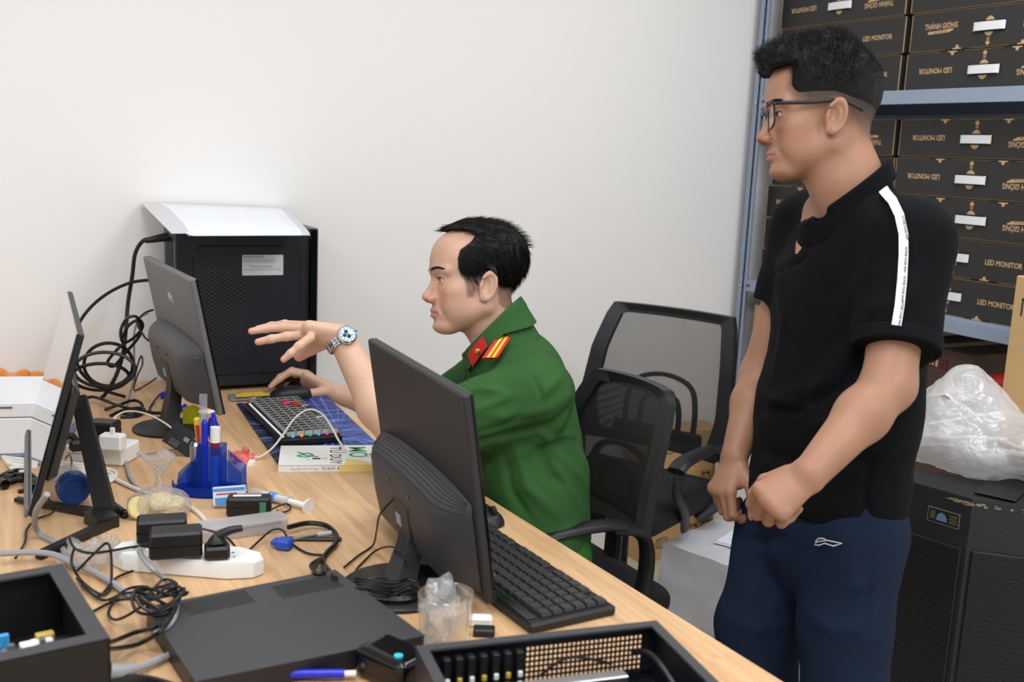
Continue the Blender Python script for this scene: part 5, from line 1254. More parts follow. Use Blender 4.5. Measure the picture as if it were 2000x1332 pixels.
# hair: thick brushed-up top
def hair2(q):
    ay = np.abs(q[:, 1]); x, z = q[:, 0], q[:, 2]
    thick = np.clip((z - .028 + .30 * np.clip(-x - .01, 0, .1)) / .085, 0, 1); thick = thick * (1 - .50 * np.clip((-x - .03) / .06, 0, 1))
    f = head_sdf(q) - (-.0016 + .036 * thick); f = smin(f, s_ell(q, (.078, 0, .108), (.032, .046, .022)), .02)
    sd = poly_sd(hp2, x, z); f = smax(f, sd, .006)
    f += .0030 * fbm(q, 130, 2) * thick
    ear = s_ell(np.stack([x, ay, z], 1), (-.008, .084, -.012), (.030, .018, .040)); return smax(f, -ear, .004)
X, Q = nets(hair2, (-.15, -.11, -.09), (.14, .11, .18), .0024); X = (X @ A(H2.to_3x3()).T) + A(H2.translation)
h2 = SA(mesh_np('hair', X, Q, hairm, relax=1))
def reg2(P): return (poly_sd(hp2, P[:, 0], P[:, 2]) < .002) & (P[:, 2] > .028 - .5 * np.clip(-P[:, 0] - .03, 0, .1))
def dir2(p, n): return Vector((.35 * (p[0] > 0) + .2 * (p[0] <= 0), 0, .55)) + Vector(n) * .9
o = strands(H2, hair2, 15000, .018, dir2, reg2, hairm, 'hair_strands', None, width=.00055, seed=9, jitter=.38, lenf=lambda p: float(np.clip((p[2] - .02) / .08, .15, 1.0)) * (1.0 if p[0] > -.05 else .6)); o.parent = h2
# glasses
g = MB(H2); gmf = mat('glasses_black', (14, 14, 15), 0.25)
for sy in (-1, 1):
    rim = [(.1045 - .012 * abs(y - .034) / .03 - (z * -.10), sy * y, z) for y, z in [(.010, .012), (.014, .018), (.056, .018), (.062, .012), (.060, -.018), (.052, -.028), (.020, -.028), (.011, -.018)]]
    g.tube(spline(rim, 4, True), .0018, gmf, n=8, closed=True)
    g.tube(spline([(.092, sy * .062, .013), (.085, sy * .0745, .011), (.03, sy * .079, .011), (-.005, sy * .083, .013), (-.035, sy * .081, .009), (-.060, sy * .076, -.003)], 6), .0021, gmf, n=8, flat=1.6)
g.tube([(.1035, -.011, .004), (.106, 0, .006), (.1035, .011, .004)], .0016, gmf)
go = SA(lab(g.build('glasses'), 'black-rimmed glasses'))
b = MB(H2); lens = mat_film('lens_clear', (240, 242, 250), .02, rough=.02, gloss=.25, bump=0.0)
for sy in (-1, 1): b.poly([(.1035 - .012 * abs(y - .034) / .03, sy * y, z) for y, z in [(.012, .015), (.056, .017), (.060, -.016), (.052, -.026), (.020, -.026), (.012, -.016)]], lens)
o = b.build('lens'); o.parent = go
# polo shirt
A1, A2 = PD(1731, 312, 1.95), PD(1588, 420, 1.95); ln2 = (A2 - A1).normalized(); cn2 = ln2.cross(CFW).normalized()
if cn2.dot(CDN) > 0: cn2 = -cn2
pc2, nc2 = A(A1), A(cn2)
chest_dir = (-CR * .72 - CFW * .69).normalized()
VCUT = None
def polo_collar(P):
    n0, n1 = L2(-.045, 0, -.09), s_['nb'] + CDN * .03
    oc = s_ecap(P, n0, n1 + CDN * .02, (.066, .070), (.088, .092), sideS); top = (P - pc2) @ nc2
    col = np.maximum(np.abs(oc) - .002, top); col = np.maximum(col, -(top + .12)); fall = np.maximum(np.abs(oc - .011) - .0026, top + .001); fall = np.maximum(fall, -(top + .040 + .10 * np.clip((P - A(PD(1650, 400, 1.95))) @ A(-CR), -.05, .08)))
    roll = np.maximum(np.abs(oc - .0055) - .0080, np.abs(top + .004) - .003)
    f = smin(smin(col, fall, .0015), roll, .002)
    return smax(f, -s_cap(P, PD(1592, 395, 1.93), PD(1585, 480, 1.80), .024, .012), .002)
def polo(P):
    L = [s_ecap(P, PD(1672, 540, 1.98), PD(1632, 800, 1.985), (.190, .122), (.176, .125), sideS), s_ecap(P, PD(1632, 800, 1.985), PD(1612, 965, 1.985), (.176, .125), (.180, .130), sideS),
         s_cap(P, s_['nb'] + CR * .005 + CDN * .03, s_['shL'] - CDN * .0, .076, .072), s_cap(P, s_['nb'] + CDN * .035, s_['shR'], .07, .068),
         ]
    for a, bq, e, r0, r1 in ((s_['shL'] + CR * .004, s_['shL'].lerp(s_['elL'], .765) + CR * .008, s_['elL'].lerp(s_['shL'], -.08) + CR * .006, .078, .062), (s_['shR'], s_['shR'].lerp(s_['elR'], .52), s_['elR'], .070, .056)):
        L.append(np.maximum(s_cap(P, a, e, r0, r1), (P - A(bq)) @ A((bq - a).normalized())))
    f = sunion(L, .035)
    hem = .815 + .0 * P[:, 0]; hem = A(PD(1612, 1012, 1.985))[2] + .035 * np.clip((P - A(PD(1612, 1000, 1.985))) @ A(chest_dir) / .12, -1, 1) * 1.0
    # neck
    n0, n1 = L2(-.045, 0, -.09), s_['nb'] + CDN * .03
    f = np.maximum(f, hem - P[:, 2])
    inner = s_ecap(P, L2(-.03, 0, -.05), L2(-.045, 0, -.09).lerp(n1, .45), (.061, .064), (.066, .068), sideS); f = np.maximum(f, -inner)
    if VCUT is None: return f
    v = np.minimum(s_cap(P, VCUT[0], VCUT[1], .024, .005), s_cap(P, VCUT[0] - CFW * .03, VCUT[1] - CFW * .006, .022, .004)); f = smax(f, -v, .002); return f
    v = s_cap(P, PD(1585, 395, 1.93), PD(1588, 474, 1.86), .024, .003); v = np.minimum(v, s_cap(P, PD(1590, 400, 1.86), PD(1589, 470, 1.82), .022, .003)); f = smax(f, -v, .004)
    return f
dV = (hit(polo, 1586, 480) - Vector(CP)).dot(CFW)
VCUT = (PD(1606, 414, dV + .035), PD(1588, 474, dV + .002))
CH1 = PD(1612, 420, dV + .085); CH2 = PD(1594, 505, dV + .052)
c2 = A(H2.translation); parts = []
lo, hi = c2 - .155, c2 + .155; lo[2] = c2[2] - .165; zneck = lo[2]; parts.append(nets(st_skin, lo, hi, .0017))
loL, hiL = box_of([s_['wrL'], PD(1470, 1010, 1.64)], .055); parts.append(nets(st_skin, loL, hiL, .0024))
loR, hiR = box_of([s_['wrR'], PD(1400, 985, 2.06)], .045); parts.append(nets(st_skin, loR, hiR, .0024))
def inbox(P, lo, hi, m=.009): return np.max(np.abs(P - (A(lo) + A(hi)) / 2) - ((A(hi) - A(lo)) / 2 - m), axis=1)
def st_body(P): return np.maximum(np.maximum(st_skin(P), -inbox(P, loL, hiL)), np.maximum(-inbox(P, loR, hiR), P[:, 2] - (zneck + .03)))
lo3, hi3 = box_of([s_['elL'], s_['elR'], s_['shL'], s_['shR'], s_['nb'], PD(1622, 1000, 1.98), s_['wrL'], s_['wrR']], .11); parts.append(nets(st_body, lo3, hi3, .005))
X, Q = merge(parts); SA(mesh_np('body', X, Q, skin1, tint=st_tint, relax=1))
fold2 = [([(1700, 600), (1640, 700), (1590, 760), (1500, 790)], .006, .018), ([(1690, 690), (1640, 760), (1560, 800), (1480, 800)], -.006, .012), ([(1700, 760), (1650, 810), (1580, 840)], .006, .014), ([(1690, 520), (1660, 600), (1600, 660)], .004, .02), ([(1480, 760), (1540, 790), (1600, 800)], .005, .010),
         ([(1480, 880), (1540, 900), (1620, 890)], -.005, .013), ([(1700, 900), (1690, 960), (1695, 1015)], -.005, .008), ([(1760, 860), (1720, 880), (1660, 870)], .005, .014), ([(1700, 470), (1692, 560), (1690, 660)], -.004, .007), ([(1583, 492), (1560, 512), (1505, 545)], -.003, .006), ([(1520, 500), (1530, 620), (1510, 740)], .004, .018),
         ([(1800, 540), (1765, 590), (1705, 610)], .004, .012)]
dsp2 = folds_fn(polo, fold2, extra=lambda X: .0022 * fbm(X, 22, 5) + .0008 * fbm(X, 70, 9))
lo, hi = box_of([s_['shL'], s_['shR'], PD(1754, 680, 1.79), PD(1524, 600, 2.16), PD(1612, 1010, 1.985), PD(1700, 300, 1.95), PD(1612, 1010, 2.08), PD(1612, 1010, 1.85)], .11)
X, Q = nets(polo, lo, hi, .0042); pol = SA(mesh_np('polo_shirt', X, Q, clothm, tint=const_tint((9, 10, 14), .04), disp=dsp2, relax=1))
lo, hi = box_of([PD(1731, 312, 1.95), PD(1588, 450, 1.95)], .12); X, Q = nets(polo_collar, lo, hi, .0020); SA(mesh_np('collar', X, Q, clothm, tint=const_tint((9, 10, 14), .04), relax=1))
wtape = mat('white_tape', (232, 234, 238), 0.7)
b = MB(); tape = [(1725, 377), (1745, 398), (1758, 425), (1765, 460), (1765, 500), (1762, 550), (1757, 600), (1751, 638)]
for i in range(len(tape) - 1):
    (x0, y0), (x1, y1) = tape[i], tape[i + 1]; dx, dy = x1 - x0, y1 - y0; l = math.hypot(dx, dy); 
    def off_(i): 
        a = tape[max(0, i - 1)]; c = tape[min(len(tape) - 1, i + 1)]; ex, ey = c[0] - a[0], c[1] - a[1]; ll = math.hypot(ex, ey); w = 8.5; return (ey / ll * w, -ex / ll * w)
    o0, o1 = off_(i), off_(i + 1); patch(b, polo, [(x0 - o0[0], y0 - o0[1]), (x1 - o1[0], y1 - o1[1]), (x1 + o1[0], y1 + o1[1]), (x0 + o0[0], y0 + o0[1])], wtape, nu=4, nv=3, lift=.0070, th=.001)
tp = lab(b.build('shoulder_tape', smooth=60), 'white tape with small black lettering'); SA(tp)
b = MB()
for k, (x, y) in enumerate([(1736, 392), (1763, 446), (1764, 508), (1760, 564), (1755, 612)]):
    # lettering runs down the tape
    i = min(range(len(tape) - 1), key=lambda i: abs((tape[i][1] + tape[i + 1][1]) / 2 - y)); dx, dy = tape[i + 1][0] - tape[i][0], tape[i + 1][1] - tape[i][1]
    c = hit(polo, x, y); c2_ = hit(polo, x + dx * .25, y + dy * .25)
    if c is None or c2_ is None: continue
    n = normal_at(polo, c); n = (n - CFW * .6).normalized(); xd_ = (c2_ - c).normalized(); b.text('ACTIVE YOUR WAY', .0053, inkd, frame(c - CFW * .0105, xd_, n), bold=.03, sx=.95); 
o = b.build('tape_lettering', smooth=0); o.parent = tp
def cuff(P):
    a, bq, e = s_['shL'] + CR * .004, s_['shL'].lerp(s_['elL'], .765) + CR * .008, s_['elL'].lerp(s_['shL'], -.08) + CR * .006; s = s_cap(P, a, e, .078, .062); t = (P - A(bq)) @ A((bq - a).normalized())
    return np.maximum(np.maximum(s - .0060, -(s + .004)), np.abs(t + .011) - .0125)
lo, hi = box_of([s_['shL'].lerp(s_['elL'], .765)], .12); X, Q = nets(cuff, lo, hi, .0026); SA(mesh_np('sleeve_cuff', X, Q, clothm, tint=const_tint((12, 13, 17), .04), relax=1))
b = MB()
cuf = PD(1753, 668, 1.79); axs = (PD(1753, 672, 1.79) - s_['shL']).normalized()
def ringpts(c, ax, r, n=40):
    u = ax.orthogonal().normalized(); v = ax.cross(u); return [c + u * (math.cos(2 * PI * k / n) * r) + v * (math.sin(2 * PI * k / n) * r) for k in range(n)]
# trousers
def track(P):
    hl, hr = PD(1665, 1050, 1.90), PD(1530, 1040, 2.08)
    kl, kr = PD(1652, 1385, 1.88), PD(1482, 1380, 2.03); al = Vector((kl.x + .03, kl.y + .02, .09)); ar = Vector((kr.x + .02, kr.y, .09))
    L = [s_ecap(P, PD(1614, 960, 1.985), PD(1612, 1050, 1.985), (.165, .118), (.168, .122), sideS), s_cap(P, hl, PD(1652, 1220, 1.89), .098, .079), s_cap(P, PD(1652, 1220, 1.89), kl, .079, .074), s_cap(P, kl, al, .074, .062),
         s_cap(P, hr, PD(1482, 1220, 2.04), .098, .077), s_cap(P, PD(1482, 1220, 2.04), kr, .077, .072), s_cap(P, kr, ar, .072, .062)]
    f = sunion(L, .025); return np.maximum(f, P[:, 2] - A(PD(1612, 930, 1.985))[2])
fold3 = [([(1470, 1000), (1500, 1020), (1540, 1025)], .006, .012), ([(1440, 1050), (1490, 1060), (1530, 1050)], -.005, .012), ([(1570, 1100), (1540, 1150), (1500, 1200)], .004, .012), ([(1510, 1060), (1490, 1150), (1480, 1300)], -.0025, .005), ([(1700, 1060), (1695, 1150), (1690, 1320)], -.0025, .005), ([(1730, 1100), (1700, 1140), (1660, 1150)], .004, .014), ([(1580, 1200), (1630, 1230), (1690, 1230)], .004, .014), ([(1420, 1200), (1470, 1230), (1530, 1220)], .004, .012)]
dsp3 = folds_fn(track, fold3, extra=lambda X: .0030 * fbm(X, 18, 2) + .001 * fbm(X, 60, 3))
lo, hi = box_of([PD(1614, 930, 1.985), PD(1652, 1385, 1.88), PD(1482, 1380, 2.03), PD(1614, 1100, 1.985) + Vector((.1, .1, 0)), PD(1614, 1100, 1.985) - Vector((.1, .1, 0))], .12); lo[2] = .05
X, Q = nets(track, lo, hi, .006); SA(mesh_np('track_trousers', X, Q, clothm, tint=const_tint((23, 34, 54), .05), disp=dsp3, relax=1))
b = MB(); lgm = mat('emblem_silver', (200, 202, 206), 0.5)
lg = [(1598, 1056), (1603, 1051), (1612, 1051), (1616, 1054), (1646, 1060), (1630, 1065), (1614, 1060), (1604, 1064), (1596, 1063)]
P3 = [hit(track, *p) for p in lg]; P3 = [p + normal_at(track, p) * .0075 for p in P3]
b.tube(P3, .0011, lgm, n=6, closed=True); b.tube([P3[0].lerp(P3[8], .4), P3[2].lerp(P3[7], .35), P3[3].lerp(P3[6], .3)], .0009, lgm, n=5); SA(lab(b.build('emblem'), 'silver outline emblem on the thigh'))
for kx, ky in ((PD(1652, 1385, 1.88).x + .03, PD(1652, 1385, 1.88).y + .02), (PD(1482, 1380, 2.03).x + .02, PD(1482, 1380, 2.03).y)):
    dirf = Vector((chest_dir.x, chest_dir.y, 0)).normalized(); b = MB(frame((kx, ky, 0), dirf)); 
    b.grid(lambda u, v: (.25 * u - .09, (v - .5) * .095 * (1 - .35 * abs(2 * u - 1) ** 3), .02 + (.085 - .045 * u) * (1 - abs(2 * v - 1) ** 4)), 14, 10, blk2); b.box((.035, 0, .01), (.26, .09, .02), whm, .008); SA(b.build('shoe'))
# ================================================================== DESK CLUTTER
def fr(o, xp, up=(0, 0, 1)):   # frame at o with x towards xp
    return frame(o, Vector(xp) - Vector(o), up)
def padmat():
    m = bpy.data.materials.new('mouse_pad_print'); m.use_nodes = True; nt = m.node_tree; b = nt.nodes['Principled BSDF']; L = nt.links.new
    tc = nt.nodes.new('ShaderNodeTexCoord'); sp = nt.nodes.new('ShaderNodeSeparateXYZ'); L(tc.outputs['Object'], sp.inputs[0])
    mp = nt.nodes.new('ShaderNodeMapping'); mp.inputs['Location'].default_value = (-.22, -.22, 0); L(tc.outputs['Object'], mp.inputs[0])
    gr_ = nt.nodes.new('ShaderNodeTexGradient'); gr_.gradient_type = 'RADIAL'; L(mp.outputs[0], gr_.inputs[0])
    n0 = nt.nodes.new('ShaderNodeTexNoise'); n0.noise_dimensions = '1D'; n0.inputs['Scale'].default_value = 90; n0.inputs['Detail'].default_value = 2; L(gr_.outputs['Fac'], n0.inputs['W'])
    r0 = nt.nodes.new('ShaderNodeValToRGB'); r0.color_ramp.elements[0].position = .56; r0.color_ramp.elements[0].color = (0, 0, 0, 1); r0.color_ramp.elements[1].position = .72; r0.color_ramp.elements[1].color = (.16, .25, .42, 1); L(n0.outputs['Fac'], r0.inputs[0])
    m2 = nt.nodes.new('ShaderNodeMapping'); m2.inputs['Scale'].default_value = (1, 3.2, 1); m2.inputs['Rotation'].default_value = (0, 0, .5); L(tc.outputs['Object'], m2.inputs[0])
    n1 = nt.nodes.new('ShaderNodeTexNoise'); n1.inputs['Scale'].default_value = 13; n1.inputs['Detail'].default_value = 6; L(m2.outputs[0], n1.inputs[0])
    r1 = nt.nodes.new('ShaderNodeValToRGB'); e = r1.color_ramp.elements; e[0].position = .35; e[0].color = (*s2l((22, 26, 74)), 1); e[1].position = .76; e[1].color = (*s2l((130, 190, 225)), 1)
    x = e.new(.5); x.color = (*s2l((36, 52, 140)), 1); x = e.new(.62); x.color = (*s2l((50, 96, 180)), 1); L(n1.outputs['Fac'], r1.inputs[0])
    n2 = nt.nodes.new('ShaderNodeTexNoise'); n2.inputs['Scale'].default_value = 22; L(m2.outputs[0], n2.inputs[0])
    r2 = nt.nodes.new('ShaderNodeValToRGB'); r2.color_ramp.elements[0].position = .68; r2.color_ramp.elements[1].position = .74; L(n2.outputs['Fac'], r2.inputs[0])
    mx = nt.nodes.new('ShaderNodeMix'); mx.data_type = 'RGBA'; L(r2.outputs[0], mx.inputs[0]); L(r1.outputs[0], mx.inputs[6]); mx.inputs[7].default_value = (*s2l((150, 50, 84)), 1)
    # dark left part
    mr = nt.nodes.new('ShaderNodeMapRange'); mr.inputs[1].default_value = .06; mr.inputs[2].default_value = .16; L(sp.outputs['X'], mr.inputs[0])
    m3 = nt.nodes.new('ShaderNodeMix'); m3.data_type = 'RGBA'; L(mr.outputs[0], m3.inputs[0]); m3.inputs[6].default_value = (*s2l((26, 32, 62)), 1); L(mx.outputs[2], m3.inputs[7])
    ad = nt.nodes.new('ShaderNodeMix'); ad.data_type = 'RGBA'; ad.blend_type = 'ADD'; ad.inputs[0].default_value = 1; L(m3.outputs[2], ad.inputs[6]); L(r0.outputs[0], ad.inputs[7]); L(ad.outputs[2], b.inputs['Base Color'])
    b.inputs['Roughness'].default_value = .5; return m
# mouse pad
q0 = D(545, 912); q1 = D(462, 790); q2 = D(640, 776); q3 = q0 + (q2 - q1)
Mp = fr(q0, q3); Mi = Mp.inverted(); pts = [(Mi @ v).to_2d() for v in (q0, q3, q2, q1)]
b = MB(); b.prism([tuple(p) for p in pts], .0002, .0035, padmat()); o = b.build('mouse_pad', smooth=0); o.matrix_world = Mp; tag(o, 'big blue mouse pad printed with streaks of light, under the coloured keyboard', 'mouse pad')
# coloured mechanical keyboard
k0 = D(551, 874, .004); k1 = D(657, 876, .004); k2 = D(468, 789, .004); wK = (k1 - k0).length; _ky = (k2 - k0).normalized(); Mk = frame(k0, _ky.cross(Vector((0, 0, 1)))); lK = .375; wK = .145
kt = thing('keyboard', 'black mechanical keyboard with coloured key switches on the blue mouse pad', 'keyboard', M=Mk)
b = MB(); b.box((wK / 2, lK / 2, .009), (wK, lK, .018), blk, .003); b.box((wK / 2, lK / 2, .019), (wK - .010, lK - .010, .004), blk2, .001); b.build('case', kt)
keyc = mat('keycap_black', (40, 40, 42), .35); keyw = mat('keycap_side_white', (176, 176, 174), .4)
def keymesh(w, d, h, mt, ms):
    b = MB(); V = []; 
    for z, s in ((0, 1.0), (h * .25, .99), (h, .80)):
        for sx, sy in ((-1, -1), (1, -1), (1, 1), (-1, 1)): V.append((sx * w / 2 * s, sy * d / 2 * s, z))
    b.add(V, [(0, 1, 5, 4), (1, 2, 6, 5), (2, 3, 7, 6), (3, 0, 4, 7)], ms); b.add(V, [(4, 5, 9, 8), (6, 7, 11, 10), (5, 6, 10, 9), (7, 4, 8, 11)], ms if ms is keyw else mt); b.add(V, [(8, 9, 10, 11)], mt)
    o = b.build('key', smooth=0); me = o.data; bpy.data.objects.remove(o); return me
nr, nc = 6, 16; px_ = (wK - .022) / nr; py_ = (lK - .016) / nc
kms = [keymesh(px_ * .93, py_ * .90, .011, keyc, keyw), keymesh(px_ * .93, py_ * .90, .011, mat('key_pink', (232, 70, 140), .4), mat('key_pink', (232, 70, 140), .4)), keymesh(px_ * .93, py_ * .90, .011, mat('key_red', (190, 40, 46), .4), mat('key_red', (190, 40, 46), .4)), keymesh(px_ * .93, py_ * 6.0, .011, keyc, keyw)]
for i in range(nr):
    j = 0
    while j < nc:
        me = kms[0]; jj = j + .5; st_ = 1
        if i == nr - 1 and j == 5: me = kms[3]; jj = j + 3; st_ = 6
        if (i, j) in ((3, 12),): me = kms[1]
        if (i, j) in ((3, 13), (4, 12), (4, 11)): me = kms[2]
        o = bpy.data.objects.new('key', me); COL.objects.link(o); o.parent = kt; o.location = (.016 + (i + .5) * px_, .012 + jj * py_, .021); o.rotation_euler = (0, 0, 0); j += st_
cols = [(90, 190, 230), (250, 150, 60), (30, 190, 120), (70, 180, 210), (235, 70, 160), (255, 90, 40)]
for i, c in enumerate(cols):
    b = MB(); m_ = mat('switch_glow_%d' % i, c, .25, emit=.35); x = .016 + (i + .5) * px_
    b.box((x, .007, .0225), (.006, .008, .007), m_, .002); b.cyl((x, .004, .024), (x, .001, .024), .0035, m_, n=10); b.build('key_switch', kt)
b = MB()
for j in range(26): b.box((.006, .015 + j * (lK - .03) / 26, .021), (.006, .008, .004), mat('light_bar_white', (225, 228, 238), .3, emit=.25), .0015)
b.build('light_bar', kt)
b = MB(); b.lathe([(0, .021), (.010, .021), (.010, .034), (.008, .036), (0, .036)], steel, 20, c=(.018, lK - .012, 0)); b.build('volume_knob', kt)
# gaming mouse under the hand
def mouse(name, label, c, ang, L=.12, W=.062, H=.036, m=blk, accent=None):
    t = thing(name, label, 'mouse', loc=c, rz=ang); b = MB()
    def f(u, v):
        x = (u - .5) * L; k = 1 - abs(2 * u - 1) ** 3.0; a = v * PI; w = W / 2 * (k ** .45) * (1 - .12 * math.sin(u * PI)); hh = H * (k ** .5) * (1 - .35 * u)
        return (x, -math.cos(a) * w, .002 + math.sin(a) ** .7 * hh)
    b.grid(f, 18, 16, m); b.build('shell', t, smooth=70)
    b = MB(); b.cyl((.028, -.004, H * .82), (.028, .004, H * .82), .009, blk2, n=16); b.build('scroll_wheel', t)
    if accent: 
        b = MB(); b.tube(spline([(-.05, -.022, .006), (-.01, -.031, .010), (.04, -.028, .008), (.056, -.012, .006)], 5), .0014, accent, n=6); b.tube(spline([(-.03, -.024, .022), (.0, -.027, .024), (.03, -.024, .018)], 5), .0010, steel, n=6); b.build('trim', t)
    return t
mouse('computer_mouse', 'black gaming mouse with red trim under the officer\'s hand', D(568, 776, .0035), 168, accent=mat('red_trim', (170, 30, 60), .4))
mouse('computer_mouse', 'plain black mouse behind the dark monitor, near the desk edge', D(944, 1018), -80, L=.10, W=.06, H=.036)
# packet by the tower
pm = mat('packet_silver', (176, 180, 186), .25, metal=.5, bump=.8, bump_scale=50); py2 = mat('packet_yellow', (214, 178, 50), .35)
c = D(495, 775, .004); b = MB(); b.grid(lambda u, v: ((u - .5) * .13, (v - .5) * .07, .003 + .010 * math.sin(u * PI) * math.sin(v * PI) + .004 * noise.noise(Vector((u * 6, v * 5, 1)))), 14, 10, pm, thick=.003)
b.grid(lambda u, v: (-.05 + .09 * u, -.033 + .026 * v, .0085 + .008 * math.sin((.15 + u * .7) * PI) * math.sin((.03 + .35 * v) * PI) + .002 * noise.noise(Vector((u * 6, v * 5, 1)))), 12, 4, py2)
o = b.build('foil_packet', smooth=60); o.location = c; o.rotation_euler = (0, 0, -.1); tag(o, 'small silver and yellow foil packet in front of the black tower', 'packet')
# book
b0 = D(543, 923); b1 = D(738, 921); Mb = fr(b0, b1); bw = (b1 - b0).length; bl = .155
bk = thing('book', 'white paperback with green lettering lying in front of the coloured keyboard', 'book', M=Mb); cov = mat('book_white', (236, 236, 232), .45)
b = MB(); b.box((bw / 2, bl / 2, .0075), (bw - .006, bl - .006, .012), mat('paper_pages', (225, 220, 205), .8)); b.build('pages', bk, smooth=0)
b = MB(); b.box((bw / 2, bl / 2, .0148), (bw, bl, .0012), cov); b.box((bw / 2, bl / 2, .0006), (bw, bl, .0012), cov); b.box((bw / 2, .0006, .0077), (bw, .0012, .0154), cov)
gk = mat('ink_green', (40, 150, 96), .5); yk = mat('ink_yellow', (232, 208, 128), .5); nk = mat('ink_navy', (40, 48, 70), .5)
b.text('TƯ DUY', .036, nk, TR(bw * .57, .075, .0156, rz=-90), bold=.01, sx=1.0); b.text('MỞ', .055, gk, TR(bw * .80, .100, .0156, rz=-90), bold=.02); 
b.tube(spline([(.040, .10, .0156), (.052, .085, .0156), (.040, .072, .0156), (.056, .062, .0156), (.072, .075, .0156), (.062, .092, .0156), (.052, .080, .0156), (.085, .062, .0156)], 6), .0030, gk, n=6, flat=.3)
b.prism([(.072, .045), (.090, .045), (.090, .054), (.072, .056)], .0152, .0158, nk); b.prism([(.092, .044), (.105, .044), (.105, .056), (.092, .056)], .0152, .0158, yk); b.prism([(bw * .66, .002), (bw - .002, .002), (bw * .86, .03), (bw * .68, .05)], .0152, .0157, yk)
b.prism([(.060, .040), (.064, .044), (.060, .046)], .0152, .0158, nk)
Msp = Matrix(((1, 0, 0, 0), (0, 0, -1, -.0003), (0, 1, 0, .0078), (0, 0, 0, 1))); gi = mat('ink_grey', (170, 168, 166), .6)
b.text('Nguyễn Anh Dũng', .0075, gi, Msp @ TR(.055, 0, 0)); b.text('TƯ DUY', .0080, nk, Msp @ TR(bw * .50, 0, 0), bold=.01); b.text('MỞ', .0085, gk, Msp @ TR(bw * .50 + .026, 0, 0), bold=.03); b.box((bw * .80, .0002, .0077), (bw * .38, .0012, .0150), yk)
b.build('cover', bk, smooth=0)
# full size black keyboard
n0 = D(1012, 1222); n1 = D(1204, 1202); n2 = D(958, 1040); Mn = fr(n0, n1); wN = .158; lN = .435
Mn = frame(D(1204, 1202) , (n2 - n1), (0, 0, 1)); Mn = Mn @ TR(0, wN, 0, rz=-90) if False else frame(n1 + (n2 - n1).normalized().cross(Vector((0, 0, 1))) * -0 , (n1 - n0) - (n2 - n1).normalized() * ((n1 - n0).dot((n2 - n1).normalized())))
Mn.translation = n1 - (Mn.to_3x3() @ Vector((wN, 0, 0)))
kb2 = thing('keyboard', 'plain black full-size keyboard along the desk edge in front of the dark monitor', 'keyboard', M=Mn)
b = MB(); b.box((wN / 2, lN / 2, .008), (wN, lN, .016), blk, .004); b.box((.012, lN / 2, .0165), (.018, lN - .03, .002), blkg, .001); b.build('case', kb2)
for sy in (.04, lN - .04): b = MB(); b.box((wN - .02, sy, -.0), (.012, .02, .006), blk2); b.build('rubber_foot', kb2)
nr, nc = 6, 18; p1 = (wN - .034) / nr; p2 = (lN - .022) / nc
km = [keymesh(p1 * .90, p2 * .90, .0065, mat('keycap_plain', (46, 46, 48), .4), blk), keymesh(p1 * .9, p2 * 5.9, .0065, mat('keycap_plain', (46, 46, 48), .4), blk)]
cnt = 0
for i in range(nr):
    j = 0
    while j < nc:
        me, jj, st_ = km[0], j + .5, 1
        if i == 0 and j == 7: me, jj, st_ = km[1], j + 3, 6
        if not (i == nr - 1 and j in (1, 6, 11)) and cnt < 100:
            o = bpy.data.objects.new('key', me); COL.objects.link(o); o.parent = kb2; o.location = (.026 + (i + .5) * p1, .011 + jj * p2, .0160); cnt += 1
        j += st_
# drinking glass with crumpled film
gl = mat('glass', (250, 255, 252), .02, trans=1.0, ior=1.45)
gc = D(868, 1272); gl = mat_film('glass_clear', (240, 248, 244), .05, rough=.03, gloss=.5, bump=0.0)
g = thing('drinking_glass', 'ribbed clear drinking glass with crumpled plastic in it, in front of the dark monitor', 'glass', loc=gc); b = MB(); n = 48; V = []; F = []
prof = [(0.0, .006), (.026, .006), (.029, .012), (.0375, .088), (.0385, .0885), (.0405, .087), (.034, .010), (.031, 0.0), (0, 0)]
for r, z in prof:
    for k in range(n):
        a = 2 * PI * k / n; rr_ = r + (.0011 * math.cos(a * 16) if (r in (.034,) or (r == .0405 and False)) else 0); V.append((rr_ * math.cos(a), rr_ * math.sin(a), z))
for i in range(len(prof) - 1): F += [(i * n + k, i * n + (k + 1) % n, (i + 1) * n + (k + 1) % n, (i + 1) * n + k) for k in range(n)]
b.add(V, F, gl); b.build('tumbler', g, smooth=60)
def crumple(name, label, c, r, film_, seed, amp=.35, cat='wrapper', h=.0035, flat=.0):
    c = Vector(c); r = A(r)
    def f(P):
        q = P / r; k = np.linalg.norm(q, axis=1); s = (k - 1) * r.min(); return np.maximum(s + r.min() * amp * fbm(P / r.min(), 3.2, seed) + r.min() * amp * .4 * np.abs(fbm(P / r.min(), 8, seed + 1)), -P[:, 2] + .0006 - r[2] * flat)
    X, Q = nets(f, -r * 1.6, r * 1.6, h); o = mesh_np(name, X, Q, film_); o.location = c; return tag(o, label, cat)
clr = mat_film('clear_film', (238, 240, 244), .18, rough=.08, gloss=.5, bump=.9, bump_scale=90)
crumple('plastic_wrap', 'crumpled clear film stuffed in the drinking glass', gc + Vector((-.008, .004, .050)), (.024, .022, .055), clr, 3, cat='plastic', flat=1.2)
